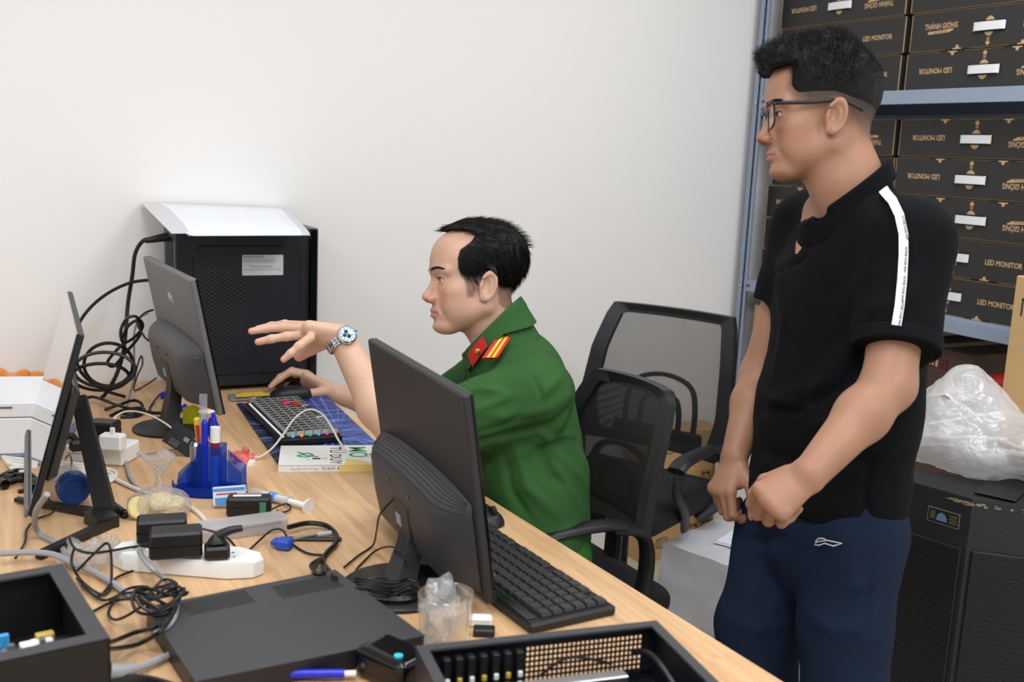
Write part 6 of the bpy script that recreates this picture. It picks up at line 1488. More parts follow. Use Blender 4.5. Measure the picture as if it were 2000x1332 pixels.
# ---------------- pen organiser
oc = D(410, 958); og = thing('desk_organiser', 'see-through blue plastic pen organiser holding pens and a ruler', 'pen holder', loc=oc)
blu = bpy.data.materials.new('blue_acrylic'); blu.use_nodes = True
_nt = blu.node_tree; _b = _nt.nodes['Principled BSDF']; _b.inputs['Base Color'].default_value = (*s2l((40, 90, 200)), 1); _b.inputs['Roughness'].default_value = .08
_t = _nt.nodes.new('ShaderNodeBsdfTransparent'); _t.inputs[0].default_value = (*s2l((196, 214, 252)), 1); _m = _nt.nodes.new('ShaderNodeMixShader'); _m.inputs[0].default_value = .20
_nt.links.new(_t.outputs[0], _m.inputs[1]); _nt.links.new(_b.outputs[0], _m.inputs[2]); _nt.links.new(_m.outputs[0], _nt.nodes['Material Output'].inputs[0])
RXi = Matrix(((CR.x, -CR.y, 0, 0), (CR.y, CR.x, 0, 0), (0, 0, 1, 0), (0, 0, 0, 1))); RXi = Matrix.Rotation(math.atan2(CR.y, CR.x), 4, 'Z')
def wallp(b, pts, z0, zt, th=.0022, m=blu):   # upright thin walls following a polyline in plan; zt height per point
    for i in range(len(pts) - 1):
        p, q = Vector(pts[i]), Vector(pts[i + 1]); d = (q - p); n_ = Vector((-d.y, d.x)).normalized() * th / 2; h0, h1 = (zt[i], zt[i + 1]) if isinstance(zt, (list, tuple)) else (zt, zt)
        V = [(p.x + n_.x, p.y + n_.y, z0), (q.x + n_.x, q.y + n_.y, z0), (q.x - n_.x, q.y - n_.y, z0), (p.x - n_.x, p.y - n_.y, z0), (p.x + n_.x, p.y + n_.y, h0), (q.x + n_.x, q.y + n_.y, h1), (q.x - n_.x, q.y - n_.y, h1), (p.x - n_.x, p.y - n_.y, h0)]
        b.add(V, [(3, 2, 1, 0), (4, 5, 6, 7), (0, 1, 5, 4), (1, 2, 6, 5), (2, 3, 7, 6), (3, 0, 4, 7)], m)
el = [(.074 * math.cos(a), .050 * math.sin(a)) for a in [2 * PI * k / 36 for k in range(36)]]
b = MB(RXi); b.prism(el, 0, .004, blu); b.prism([(x * 1.04, y * 1.04) for x, y in el], 0, .0015, blu); b.build('base_tray', og, smooth=30)
b = MB(RXi); wallp(b, el[18:] + [el[0]], .003, .020); b.build('front_lip', og, smooth=40)
b = MB(RXi); wallp(b, [(-.018, -.022), (.030, -.022), (.030, .014), (-.018, .014), (-.018, -.022)], .004, .098); b.build('tall_cup', og, smooth=0)
b = MB(RXi); wallp(b, [(.030, -.020), (.066, -.014), (.068, .020), (.030, .026)], .004, [.080, .046, .050, .080]); b.build('right_cup', og, smooth=0)
b = MB(RXi); wallp(b, [(-.018, -.022), (-.060, -.016), (-.068, .020), (-.018, .030)], .004, [.080, .024, .030, .080]); wallp(b, [(-.040, -.02), (-.042, .026)], .004, .045); b.build('left_cup', og, smooth=0)
def U(x, y, z=0): return oc + (RXi @ Vector((x, y, z)))
def stick(name, label, cat, p, q, segs, group=None):
    """segs: (t0, t1, radius0, radius1, material)"""
    p, q = Vector(p), Vector(q); b = MB()
    for t0, t1, r0, r1, m in segs: b.cyl(p.lerp(q, t0), p.lerp(q, t1), r0, m, r2=r1, n=18)
    return tag(b.build(name, origin=p), label, cat, group)
blp = mat('pen_blue', (38, 44, 190), .3); redp = mat('pen_red', (168, 36, 40), .4)
stick('marker_pen', 'fat marker with a white cap and red band in the pen organiser', 'pen', U(.012, -.008, .008), U(.014, -.008, .135), [(0, .55, .0085, .0085, mat('barrel_pale_blue', (120, 160, 215), .3)), (.55, .78, .0085, .0085, redp), (.76, 1, .0105, .0100, whp)])
stick('ballpoint_pen', 'blue pen standing beside the fat marker in the organiser', 'pen', U(-.006, -.010, .008), U(-.007, -.010, .150), [(0, .95, .0062, .0062, blp), (.95, 1, .0062, .003, blp)])
stick('ballpoint_pen', 'dark blue pen behind the white-capped marker', 'pen', U(.020, .006, .008), U(.006, .006, .160), [(0, .9, .0058, .0058, mat('pen_navy', (34, 52, 150), .3)), (.9, 1, .0058, .004, blp)])
stick('glue_stick', 'short silver-capped bottle in the left part of the organiser', 'bottle', U(-.028, .002, .006), U(-.028, .002, .100), [(0, .6, .011, .011, mat('dark_bottle', (40, 40, 60), .3)), (.6, .93, .0125, .0118, mat('silver_cap', (196, 198, 204), .22, metal=.9)), (.93, 1, .0118, .008, mat('silver_cap', (196, 198, 204), .22, metal=.9))])
b = MB(); p = U(-.012, .0, .010); rl = mat_film('ruler_clear', (200, 204, 220), .35, rough=.1, gloss=.4, bump=.0); b.box((0, 0, .095), (.016, .0022, .19), rl, .0005)
for k in range(38): b.box((-.006 + (.001 if k % 5 == 0 else 0), -.0013, .01 + k * .0045), (.004 if k % 5 == 0 else .0025, .0003, .0005), inkd)
o = b.build('ruler', smooth=0); o.location = p; o.rotation_euler = (0, 0, math.atan2(CR.y, CR.x)); tag(o, 'clear plastic ruler standing upright in the pen organiser', 'ruler')
b = MB(); b.box((0, 0, .062), (.016, .010, .125), mat('cutter_yellow', (240, 200, 70), .4), .004); b.box((0, -.0055, .075), (.008, .002, .07), mat('cutter_red', (215, 40, 36), .4), .001); o = b.build('box_cutter'); o.location = U(-.016, .022, .022); o.rotation_euler = (0, math.radians(-7), math.atan2(CR.y, CR.x)); tag(o, 'yellow box cutter with a red slider in the organiser', 'cutter')
b = MB(); b.lathe([(0, 0), (.0025, 0), (.0025, .055), (.016, .060), (.016, .062), (0, .063)], mat('cream_plastic', (222, 214, 200), .4), 20); o = b.build('plunger'); o.location = U(-.014, .030, .095); tag(o, 'cream round-topped plunger poking up behind the yellow cutter', 'tool')
b = MB(); b.tube(spline([(0, 0, 0), (.004, 0, .03), (-.004, 0, .055), (-.014, 0, .058), (-.016, 0, .03), (-.006, 0, .0)], 5), .0035, blp, n=8); b.box((-.004, 0, -.035), (.008, .003, .08), steel); o = b.build('scissors'); o.location = U(.010, .020, .085); o.rotation_euler = (0, 0, math.atan2(CR.y, CR.x)); tag(o, 'blue-handled scissors standing behind the pens', 'scissors')
# bank-style card
b = MB(); cb_ = mat('card_black', (22, 23, 26), .35); b.box((0, 0, 0), (.085, .0012, .053), cb_, .0004)
b.box((.0, -.0008, .004), (.012, .0006, .010), mat('chip_grey', (140, 140, 138), .3, metal=.6)); 
for k in range(4): 
    for j in range(3): b.box((-.028 + k * .006, -.0008, -.010 - j * .005), (.004, .0004, .003), gryp)
b.box((.022, -.0008, .016), (.022, .0004, .004), gryp); o = b.build('plastic_card', smooth=0); o.matrix_world = Matrix.Translation(PD(362, 862, (D(362, 900) - Vector(CP)).dot(CFW) + .03)) @ RXi @ TR(rx=-22, ry=32); tag(o, 'black chip card leaning on the organiser beside the monitor foot', 'card')
# small medicine box leaning against the organiser
b = MB(); wb_ = mat('carton_white_blue', (222, 232, 244), .45); b.box((0, 0, .022), (.062, .012, .036), wb_, .0006); b.box((.0, -.0063, .034), (.062, .0006, .006), mat('print_blue', (90, 150, 215), .5)); b.box((-.004, -.0063, .026), (.040, .0006, .0025), mat('mark_red', (200, 50, 60), .6)); b.box((-.012, -.0063, .012), (.030, .0006, .014), mat('print_blue', (90, 150, 215), .5)); b.box((.018, -.0063, .012), (.020, .0006, .010), mat('print_pale', (150, 190, 220), .5))
o = b.build('medicine_box', smooth=0); o.matrix_world = Matrix.Translation(D(450, 990, .004)) @ RXi @ TR(rx=-14, ry=-7); tag(o, 'small white and blue carton leaning on the front of the pen organiser', 'box')
# knotted bag of biscuits
sc = D(314, 1008); bis = mat('biscuit_cream', (226, 208, 150), .75, noise_amt=.12, noise_scale=120)
for k, (x, y, z, tx, ty) in enumerate([(-.022, .006, .010, 4, 0), (-.022, .006, .028, -6, 5), (.022, -.002, .010, 0, 5), (.024, -.002, .027, 8, -4), (-.004, .030, .012, 0, 0), (-.034, -.02, .022, 70, 20), (.004, -.012, .034, 20, -12)]):
    b = MB(); b.lathe([(0, -.007), (.018, -.007), (.021, -.004), (.021, .004), (.018, .007), (0, .007)], bis, 24); o = b.build('biscuit'); o.location = sc + RXi @ Vector((x, y, z)); o.rotation_euler = (math.radians(tx), math.radians(ty), 0); tag(o, 'round cream biscuit inside the knotted clear bag', 'biscuit', 'biscuits in the knotted bag')
def fbag(P):
    q = np.stack([P @ A(CR), P @ A(Vector((-CR.y, CR.x, 0))), P[:, 2]], 1)
    f = s_ell(q, (-.002, .004, .022), (.058, .042, .032)); f = smin(f, s_cap(q, (.0, 0, .045), (.002, 0, .070), .016, .008), .012)
    f = smin(f, s_ecap(q, (.002, 0, .078), (.002, .0, .118), (.008, .006), (.038, .012), (1, 0, 0)), .008)
    f = smax(f, q[:, 2] - .122 - .006 * np.sin(q[:, 0] * 120), .003)
    return np.maximum(f + .0028 * fbm(P, 110, 4) + .0014 * np.abs(fbm(P, 260, 5)), -P[:, 2] + .001)
X, Q = nets(fbag, (-.1, -.1, -.01), (.1, .1, .15), .0028); milky = mat_film('milky_film', (240, 240, 244), .30, rough=.15, gloss=.35, bump=.9, bump_scale=110)
o = mesh_np('plastic_bag', X, Q, milky); o.location = sc; tag(o, 'knotted clear plastic bag of cream biscuits', 'bag')
# ---------------- power adapters
def brick(name, label, M, d, lb=None):
    t = thing(name, label, 'adapter', M=M); b = MB(); b.box((0, 0, d[2] / 2), d, blk, .004); b.box((0, 0, d[2] / 2), (d[0] + .0006, d[1] + .0006, .0012), blkg); b.build('housing', t)
    if lb: 
        b = MB()
        for c_, s_2, m_ in lb: b.box(c_, s_2, m_)
        b.build('sticker', t, smooth=0)
    return t
yaw0 = math.atan2(CR.y, CR.x)
brick('power_adapter', 'black power adapter with white and green stickers in front of the blue organiser', Matrix.Translation(D(487, 1004, .001)) @ Matrix.Rotation(yaw0 + .16, 4, 'Z'), (.082, .034, .036), [((-.004, .002, .0362), (.052, .010, .0006), whm), ((.026, -.0172, .018), (.012, .0006, .022), grn)])
sA = D(240, 1085); sB = D(500, 1120)
brick('power_adapter', 'black plug-in adapter on the power strip, the rear one of two', Matrix.Translation(D(317, 1054, .034)) @ Matrix.Rotation(yaw0 + .30, 4, 'Z'), (.080, .044, .040), [((.030, -.0213, .024), (.010, .0006, .008), grn)])
brick('power_adapter', 'black plug-in adapter on the power strip, the front one of two', Matrix.Translation(D(344, 1083, .034)) @ Matrix.Rotation(yaw0 + .30, 4, 'Z'), (.082, .046, .044), [((-.028, .0223, .024), (.010, .0006, .008), grn)])
# power strip
s0 = D(226, 1098, 0); s1 = D(515, 1122, 0); Ms_ = fr(s0, s1); Ls = (s1 - s0).length; ps = thing('power_strip', 'long white power strip with plugs in it, in front of the black adapters', 'power strip', M=Ms_)
ol = [(.03, -.034), (Ls - .050, -.034), (Ls - .010, -.020), (Ls, 0), (Ls - .010, .020), (Ls - .050, .036), (.03, .036), (0, .016), (0, -.014)]
b = MB(); b.prism(ol, .002, .030, whp, inset=.004); b.build('body', ps); b = MB()
for k in range(5):
    x = .045 + k * (Ls - .10) / 4
    for dx_, dy_, w_, h_ in ((-.008, -.008, .002, .006), (.008, -.008, .002, .006), (0, .008, .005, .003)): b.box((x + dx_, dy_, .0302), (w_, h_, .0006), inkd)
b.build('socket_slots', ps, smooth=0)
b = MB(); b.box((Ls * .18, .010, .0305), (.014, .009, .004), mat('switch_orange', (230, 120, 70), .35), .001); lab(b.build('switch', ps), 'orange rocker switch')
b = MB(); b.lathe([(0, .0302), (.010, .0302), (.009, .0312), (0, .0312)], mat('sticker_green', (120, 210, 80), .5), 20, c=(Ls * .53, -.008, 0)); b.build('sticker', ps)
# black three-pin plug on the strip
pc_ = D(424, 1088, .031); pg = thing('power_plug', 'angular black mains plug standing on the white power strip', 'plug', M=Matrix.Translation(pc_) @ Matrix.Rotation(yaw0 + .3, 4, 'Z'))
b = MB(); b.box((0, 0, .011), (.040, .034, .022), blk, .004); b.box((.0, 0, .030), (.030, .024, .020), blk, .006, taper=.7); b.build('plug_body', pg)
b = MB(); b.tube(spline([(.002, 0, .036), (.020, 0, .044), (.040, .002, .046)], 5), lambda t: .0085 - .003 * t, blk, n=12); b.build('strain_relief', pg)
# white block with chargers, left
wb0 = D(188, 905); wbk = thing('extension_block', 'white boxy extension block with chargers, behind the thin monitor\'s stand', 'power strip', M=Matrix.Translation(wb0) @ Matrix.Rotation(yaw0 - .12, 4, 'Z'))
b = MB(); b.box((0, .03, .020), (.130, .080, .040), whp, .004); b.build('body', wbk); b = MB(); b.box((-.02, -.0102, .022), (.08, .0006, .0012), gryp); b.build('seam', wbk)
uc = thing('usb_charger', 'white cube phone charger with a cable standing on the white block', 'charger', M=Matrix.Translation(D(216, 880, .042)) @ Matrix.Rotation(yaw0 - .1, 4, 'Z'))
b = MB(); b.box((0, .01, .017), (.050, .030, .034), whp, .004); b.build('housing', uc); b = MB(); b.box((0, .01, .041), (.011, .006, .014), whp, .002); b.build('usb_plug', uc)
brick('power_adapter', 'black cube adapter on the white block behind the thin monitor\'s stand', Matrix.Translation(D(190, 868, .042)) @ Matrix.Rotation(yaw0 - .1, 4, 'Z') @ TR(0, .03, 0), (.062, .045, .045))
b = MB(); b.box((0, 0, .012), (.030, .030, .024), blk, .006); b.tube(spline([(0, 0, .02), (-.01, 0, .034), (-.024, 0, .03)], 4), .007, blk, n=10); o = b.build('power_plug'); o.location = D(150, 880, .041); tag(o, 'black rounded plug beside the black cube adapter', 'plug')
# bottle lying on its side with a blue lid
bl0 = D(146, 985); axb = (CR * .55 - Vector((CFW.x, CFW.y, 0)) * .85); axb.z = 0; axb.normalize(); bt = thing('jar', 'small clear bottle lying on its side with a round blue lid towards us', 'bottle', M=frame(bl0 + Vector((0, 0, .031)) - axb * .03, axb.cross(Vector((0, 0, 1))), axb))
b = MB(); b.lathe([(0, -.05), (.026, -.048), (.029, -.04), (.029, .0), (.024, .010)], milky, 32); b.build('bottle_body', bt); bm2 = mat('lid_blue', (34, 66, 130), .35)
b = MB(); b.lathe([(0.024, .008), (.0305, .010), (.0305, .032), (.0285, .036), (.020, .036), (.019, .034), (0, .034)], bm2, 40)
for k in range(36): a = 2 * PI * k / 36; b.box((.0305 * math.cos(a), .0305 * math.sin(a), .02), (.0016, .0016, .02), bm2, 0)
b.build('lid', bt)
# white box left, plush toy behind
wx = D(62, 893); wt_ = thing('carton', 'white box at the left edge behind the thin monitor, lid slightly open', 'box', M=Matrix.Translation(wx) @ Matrix.Rotation(yaw0 + .25, 4, 'Z'))
wcb = mat('carton_white', (232, 234, 238), .5); b = MB(); b.box((-.16, .13, .048), (.42, .26, .080), wcb, .002); b.build('lower_tray', wt_)
b = MB(); b.box((-.16, .135, .106), (.43, .27, .032), wcb, .002); b.box((-.06, -.001, .112), (.05, .001, .004), gryp); b.build('lid', wt_)
b = MB(); b.box((-.16, .13, .004), (.44, .27, .008), mat('tray_slate', (112, 126, 146), .5), .002); lab(b.build('base_strip', wt_), 'slate-blue bottom strip')
pc0 = D(62, 770, .0) + Vector((.0, .12, .0)); plm = mat('plush_orange', (240, 150, 66), .95, bump=1.0, bump_scale=500, sheen=.5)
def plush(P): return sunion([s_ell(P, (0, 0, .05), (.07, .06, .050)), s_ell(P, (.075, .02, .06), (.045, .035, .040)), s_ell(P, (-.05, 0, .10), (.028, .025, .024)), s_ell(P, (.03, -.02, .098), (.025, .02, .02))], .015) + .0015 * fbm(P, 200, 3)
X, Q = nets(plush, (-.12, -.1, -.02), (.15, .1, .16), .005); o = mesh_np('plush_toy', X, Q, plm); o.location = (PY(30, 765, 2.92).x, 2.98, .752); o.scale = (.72, .72, .72); tag(o, 'orange and cream plush toy lying behind the white box', 'toy')
# syringe
syA = D(500, 962, .010); syB = D(604, 990, .010); ax2 = (syB - syA).normalized(); sy_ = thing('syringe', 'plastic syringe with a blue ring lying beside the organiser', 'syringe', M=frame(syA, ax2)); scl = mat_film('syringe_clear', (235, 238, 245), .45, rough=.12, gloss=.3, bump=0)
Mx = Matrix(((0, 0, 1, 0), (1, 0, 0, 0), (0, 1, 0, 0), (0, 0, 0, 1))); Lsy = (syB - syA).length
b = MB(Mx); b.lathe([(.002, -.03), (.003, -.012), (.009, -.008), (.009, Lsy * .62), (.012, Lsy * .62), (.012, Lsy * .64), (.008, Lsy * .64)], scl, 24); b.build('barrel', sy_)
b = MB(Mx); b.lathe([(0, .02), (.007, .02), (.007, Lsy * .60), (.006, Lsy * .62), (.006, Lsy * .97), (.0155, Lsy * .975), (.0155, Lsy), (0, Lsy)], whp, 24); b.build('plunger', sy_)
b = MB(Mx); b.lathe([(.0092, Lsy * .34), (.0102, Lsy * .35), (.0102, Lsy * .38), (.0092, Lsy * .39)], mat('ring_blue', (60, 140, 225), .4), 24); b.lathe([(.0092, Lsy * .27), (.0100, Lsy * .28), (.0100, Lsy * .30), (.0092, Lsy * .31)], mat('ring_blue', (60, 140, 225), .4), 24); b.build('rubber_ring', sy_)
# clear pen box
t0 = D(395, 1062, .0); t1 = D(563, 1038, .0); tb_ = thing('plastic_case', 'long frosted clear plastic case lying in front of the black adapter', 'case', M=fr(t0, t1)); fl_ = mat_film('frosted', (232, 234, 240), .42, rough=.2, gloss=.35, bump=.1); Lt = (t1 - t0).length
b = MB(); b.box((Lt / 2, .022, .012), (Lt, .046, .022), fl_, .003); b.build('case_body', tb_); b = MB(); b.box((Lt / 2, .022, .0245), (Lt + .002, .048, .003), fl_, .001); b.build('case_lid', tb_)
b = MB(); b.tube([(Lt * .25, .012, .013), (Lt * .95, .018, .013)], .0022, mat('dark_needle', (120, 110, 120), .4), n=6); b.build('contents', tb_)
# blue VGA-type plug, silver pen and black pen
vg = thing('cable_connector', 'blue monitor connector lying by the black cable loop', 'connector', M=Matrix.Translation(D(556, 1072)) @ Matrix.Rotation(yaw0 - .2, 4, 'Z')); vb = mat('vga_blue', (40, 84, 190), .4)
b = MB(); b.box((0, 0, .010), (.026, .026, .018), vb, .003); b.build('hood', vg); b = MB(); b.box((-.018, .004, .010), (.012, .022, .008), vb, .001); b.build('shell', vg)
stick('screwdriver', 'slim silver-shafted tool lying by the blue connector', 'tool', D(572, 1052, .006), D(650, 1040, .006), [(0, .6, .0032, .0032, steel), (.6, 1, .0045, .004, mat('handle_grey', (190, 195, 200), .3))])
stick('marker_pen', 'black cylinder pen lying beside the monitor stand', 'pen', D(216, 984, .008), D(246, 1006, .008), [(0, .85, .0078, .0078, blk), (.85, 1, .0060, .0060, blkg)])
b = MB(); b.box((0, 0, .003), (.10, .012, .006), blk, .002); o = b.build('flash_drive'); o.matrix_world = Matrix.Translation(D(612, 1056)) @ Matrix.Rotation(yaw0 + .08, 4, 'Z'); tag(o, 'thin black stick just in front of the slim silver tool', 'tool')
# red-white crumpled wrapper and small white bits near the organiser
crumple('candy_wrapper', 'crumpled red and white wrapper at the corner of the mouse pad', D(474, 893, .014), (.020, .017, .020), mat('wrapper_red', (228, 112, 104), .35, noise_amt=.3, noise_scale=60), 5, amp=.5, flat=.7)
b = MB(); b.lathe([(0, 0), (.022, 0), (.021, .006), (.012, .009), (0, .009)], whp, 28); o = b.build('plastic_disc'); o.location = D(480, 905); tag(o, 'small white round cap under the red and white wrapper', 'cap')
yc_ = D(375, 838); b = MB(RXi); b.grid(lambda u, v: ((u - .5) * .045, .01 * math.sin(u * 3), .002 + v * .055 - .01 * abs(u - .5)), 6, 6, mat('yellow_green_wrap', (214, 214, 30), .4), thick=(0.0, .004, 0)); o = b.build('sticky_notes'); o.location = yc_; tag(o, 'lime yellow pad standing behind the pen organiser', 'notepad')
b = MB(); b.box((0, 0, .008), (.030, .022, .016), blp, .004); b.cyl((.0, 0, .016), (.0, 0, .030), .005, whp, n=12); o = b.build('bottle'); o.location = D(355, 802); tag(o, 'tiny blue bottle with a white tip beyond the monitor foot', 'bottle')
b = MB(); b.box((0, 0, .008), (.022, .018, .022), blp, .004); o = b.build('cable_connector'); o.location = D(322, 778); tag(o, 'blue connector lying at the foot of the wall behind the monitor', 'connector')
# clear wrapper crumples left of the power strip
crumple('plastic_wrapper', 'crumpled clear plastic wrapper left of the power strip', D(188, 1085, .006), (.055, .050, .020), clr, 8, amp=.55, flat=.6, h=.004)
# ---------------- big flat case cover
cz = .030; A_ = D(380, 1330, cz); B_ = D(285, 1185, cz); C_ = D(655, 1112, cz); D_ = D(830, 1240, cz)
Mc = fr(B_, C_); cv = thing('case_side_panel', 'flat charcoal steel computer side panel with two vents lying in the foreground', 'panel', M=Matrix.Translation((0, 0, -cz)) @ Mc); Mi = Mc.inverted()
P4 = [(Mi @ v).to_2d() for v in (A_, D_, C_, B_)]; P4 = [tuple(p) for p in P4]
b = MB(); b.prism(P4, cz - .0015, cz, case_g, inset=.0008); 
cxx = sum(p[0] for p in P4) / 4; cyy = sum(p[1] for p in P4) / 4; inn = [(cxx + (p[0] - cxx) * .992, cyy + (p[1] - cyy) * .992) for p in P4]
wallp(b, inn + [inn[0]], .001, cz - .001, .0015, case_b); b.build('sheet', cv, smooth=30)
hd_ = mat('hole_dark', (28, 26, 24), .7)
for (cpx, cpy) in ((424, 1176), (600, 1145)):
    b = MB()
    cc = (Mi @ D(cpx, cpy, cz)).to_2d()
    for i in range(26):
        for j in range(14):
            x = cc.x - .048 + i * .0038 + (.0019 if j % 2 else 0); y = cc.y - .025 + j * .0036
            b.prism([(x + .0014 * math.cos(a), y + .0014 * math.sin(a)) for a in [PI / 3 * k for k in range(6)]], cz - .0002, cz + .0003, hd_)
    b.build('vent_holes', cv, smooth=0)
# ---------------- open computer case, bottom left
hz = .100; a0 = D(215, 1246, hz); a1 = D(128, 1100, hz); a2 = D(0, 1292, hz); ex = (a0 - a2).normalized(); ey = (a1 - a0); ey = (ey - ex * ey.dot(ex)); Lr = ey.length; ey.normalize()
Mo = Matrix((ex, ey, Vector((0, 0, 1)))).transposed().to_4x4(); W0 = .36; Mo.translation = a0 - ex * W0 - Vector((0, 0, hz)); oc1 = thing('computer_case', 'open charcoal computer case at the lower left corner, parts and a blue cable inside', 'computer', M=Mo)
def open_case(t, W, L, H, rim, m, mesh_back=False):
    b = MB(); th = .0015
    b.box((W / 2, L / 2, .002), (W, L, .003), m)
    for (c_, d_) in (((W / 2, th, H / 2), (W, th * 2, H)), ((th, L / 2, H / 2), (th * 2, L, H)), ((W - th, L / 2, H / 2), (th * 2, L, H))): b.box(c_, d_, m)
    if not mesh_back: b.box((W / 2, L - th, H / 2), (W, th * 2, H), m)
    b.build('shell', t, smooth=0); b = MB()
    for (c_, d_) in (((W / 2, rim / 2, H - .001), (W, rim, .003)), ((W / 2, L - rim / 2, H - .001), (W, rim, .003)), ((rim / 2, L / 2, H - .001), (rim, L - 2 * rim, .003)), ((W - rim / 2, L / 2, H - .001), (rim, L - 2 * rim, .003))): b.box(c_, d_, case_g)
    b.build('rim', t, smooth=0)
open_case(oc1, W0, Lr, hz, .022, blk2)
rr = random.Random(11); pcb = mat('circuit_board', (24, 40, 38), .45, noise_amt=.4, noise_scale=80)
b = MB(); b.box((W0 / 2, .110, .042), (W0 - .03, .090, .002), pcb); b.build('motherboard', oc1, smooth=0)
for k in range(26):
    b = MB(); s_3 = (rr.uniform(.006, .03), rr.uniform(.006, .02), rr.uniform(.006, .03)); m_ = rr.choice([blk, gryp, steel, whm, mat('cap_gold', (200, 170, 70), .4), mat('cable_blue', (60, 160, 225), .4), case_g])
    b.box((rr.uniform(.14, W0 - .05), rr.uniform(.085, .135), rr.uniform(.050, .062)), s_3, m_, .001); b.build('board_component', oc1)
b = MB(); b.tube(spline([(W0 - .33, .09, .04), (W0 - .25, .07, .080), (W0 - .19, .05, .084), (W0 - .15, .07, .05)], 8), .0048, mat('cable_blue', (60, 160, 225), .4), n=8); b.build('blue_cable', oc1)
b = MB(); b.tube(spline([(W0 - .06, .05, .02), (W0 - .09, .04, .055), (W0 - .12, .05, .03)], 8), .003, mat('cable_yellow', (190, 150, 50), .4), n=8); b.build('yellow_cable', oc1)
# ---------------- open computer case, bottom middle
fz = .085; f0 = D(812, 1262, fz); f1 = D(1282, 1212, fz); f2 = D(1445, 1336, fz); ex = (f1 - f0).normalized(); ey = (f1 - f2); ey = (ey - ex * ey.dot(ex)).normalized(); Wf = (f1 - f0).length; Lf = .34
Mf = Matrix((ex, ey, Vector((0, 0, 1)))).transposed().to_4x4(); Mf.translation = f0 - ey * Lf - Vector((0, 0, fz)); oc2 = thing('computer_case', 'open black computer case in the foreground with punched mesh walls and bare circuit boards', 'computer', M=Mf)
open_case(oc2, Wf, Lf, fz, .014, case_b, mesh_back=True)
b = MB(); y = Lf - .0015
b.box((Wf / 2, y, .008), (Wf, .003, .016), case_b); b.box((Wf / 2, y, fz - .008), (Wf, .003, .014), case_b); b.box((Wf * .22, y, fz / 2), (Wf * .44, .003, fz - .02), case_b); b.box((Wf - .010, y, fz / 2), (.02, .003, fz - .02), case_b)
x0, x1 = Wf * .44, Wf - .020; n = 26
for k in range(n + 1): b.box((x0 + (x1 - x0) * k / n, y, fz / 2), (.0022, .002, fz - .02), case_b)
for k in range(8): b.box(((x0 + x1) / 2, y, .018 + k * (fz - .034) / 7.0), (x1 - x0, .002, .0022), case_b)
b.build('punched_back_wall', oc2, smooth=0)
b = MB()
for k in range(7): 
    x = .035 + k * .016; b.box((x, Lf - .02, .05), (.009, .012, .05), blk, .001)
    for q in range(2): b.box((x, Lf - .028, .032 + q * .014), (.006, .004, .008), mat('cap_gold', (200, 170, 70), .4) if k % 2 else whm, .001)
b.build('expansion_slot', oc2)
b = MB(); b.box((Wf / 2, Lf / 2 - .02, .010), (Wf - .05, Lf - .09, .002), pcb); b.build('motherboard', oc2, smooth=0)
b = MB(); b.box((Wf * .52, Lf - .075, .052), (Wf * .50, .018, .010), steel, .001)
for k in range(30): b.box((Wf * .28 + k * Wf * .48 / 30, Lf - .075, .036), (.0015, .018, .03), steel)
b.build('heat_sink', oc2, smooth=0)
for k in range(30):
    b = MB(); s_3 = (rr.uniform(.010, .035), rr.uniform(.008, .025), rr.uniform(.008, .035)); m_ = rr.choice([blk, gryp, steel, steel, whm, mat('cap_gold', (200, 170, 70), .4), case_g])
    b.box((rr.uniform(.05, Wf - .05), rr.uniform(.06, Lf - .10), .011 + s_3[2] / 2), s_3, m_, .001); b.build('board_component', oc2)
b = MB(); b.tube(spline([(Wf * .55, Lf - .09, .03), (Wf * .62, Lf - .12, .062), (Wf * .72, Lf - .12, .05), (Wf * .75, Lf - .16, .02)], 8), .003, mat('cable_blue', (60, 160, 225), .4), n=8); b.build('blue_cable', oc2)
b = MB(); b.tube(spline([(Wf * .86, Lf - .03, .06), (Wf * .88, Lf - .08, .075), (Wf * .90, Lf - .16, .05), (Wf * .9, Lf - .25, .02)], 8), .004, cabb, n=8); b.tube(spline([(Wf * .50, Lf - .008, .03), (Wf * .62, Lf - .008, .05), (Wf * .80, Lf - .010, .035)], 8), .002, cabb, n=6); b.build('black_cable', oc2)
b = MB(); ym = .10
for k in range(9): b.box((Wf - .0045, ym + k * .010, fz * .5), (.002, .0015, .045), kraft)
b.build('side_mesh', oc2, smooth=0)
# glossy black rounded device left of that case
def roundd(P): q = np.abs(P - A([.0, .0, .022])) - A([.020, .034, .010]); return np.linalg.norm(np.maximum(q, 0), axis=1) + np.minimum(np.max(q, axis=1), 0) - .012
X, Q = nets(roundd, (-.07, -.1, -.01), (.07, .1, .07), .004); dv = mesh_np('headset_case', X, Q, blkg); dv.location = D(768, 1325); dv.rotation_euler = (0, 0, yaw0 + .9); tag(dv, 'glossy black rounded device left of the front computer case, with a small cyan spot', 'device')
b = MB(); b.lathe([(0, 0), (.006, 0), (.006, .003), (0, .004)], mat('cyan_spot', (60, 190, 215), .3), 16); o = b.build('cyan_button'); o.parent = dv; o.location = (-.014, -.022, .0435)
b = MB(); b.box((0, 0, .008), (.035, .018, .016), whp, .003); o = b.build('usb_adapter'); o.location = D(938, 1222); o.rotation_euler = (0, 0, yaw0); tag(o, 'small white adapter behind the drinking glass', 'adapter')
b = MB(); b.box((0, 0, .006), (.032, .02, .012), blk, .002); o = b.build('usb_adapter'); o.location = D(945, 1240); o.rotation_euler = (0, 0, yaw0); tag(o, 'small black adapter behind the drinking glass', 'adapter')
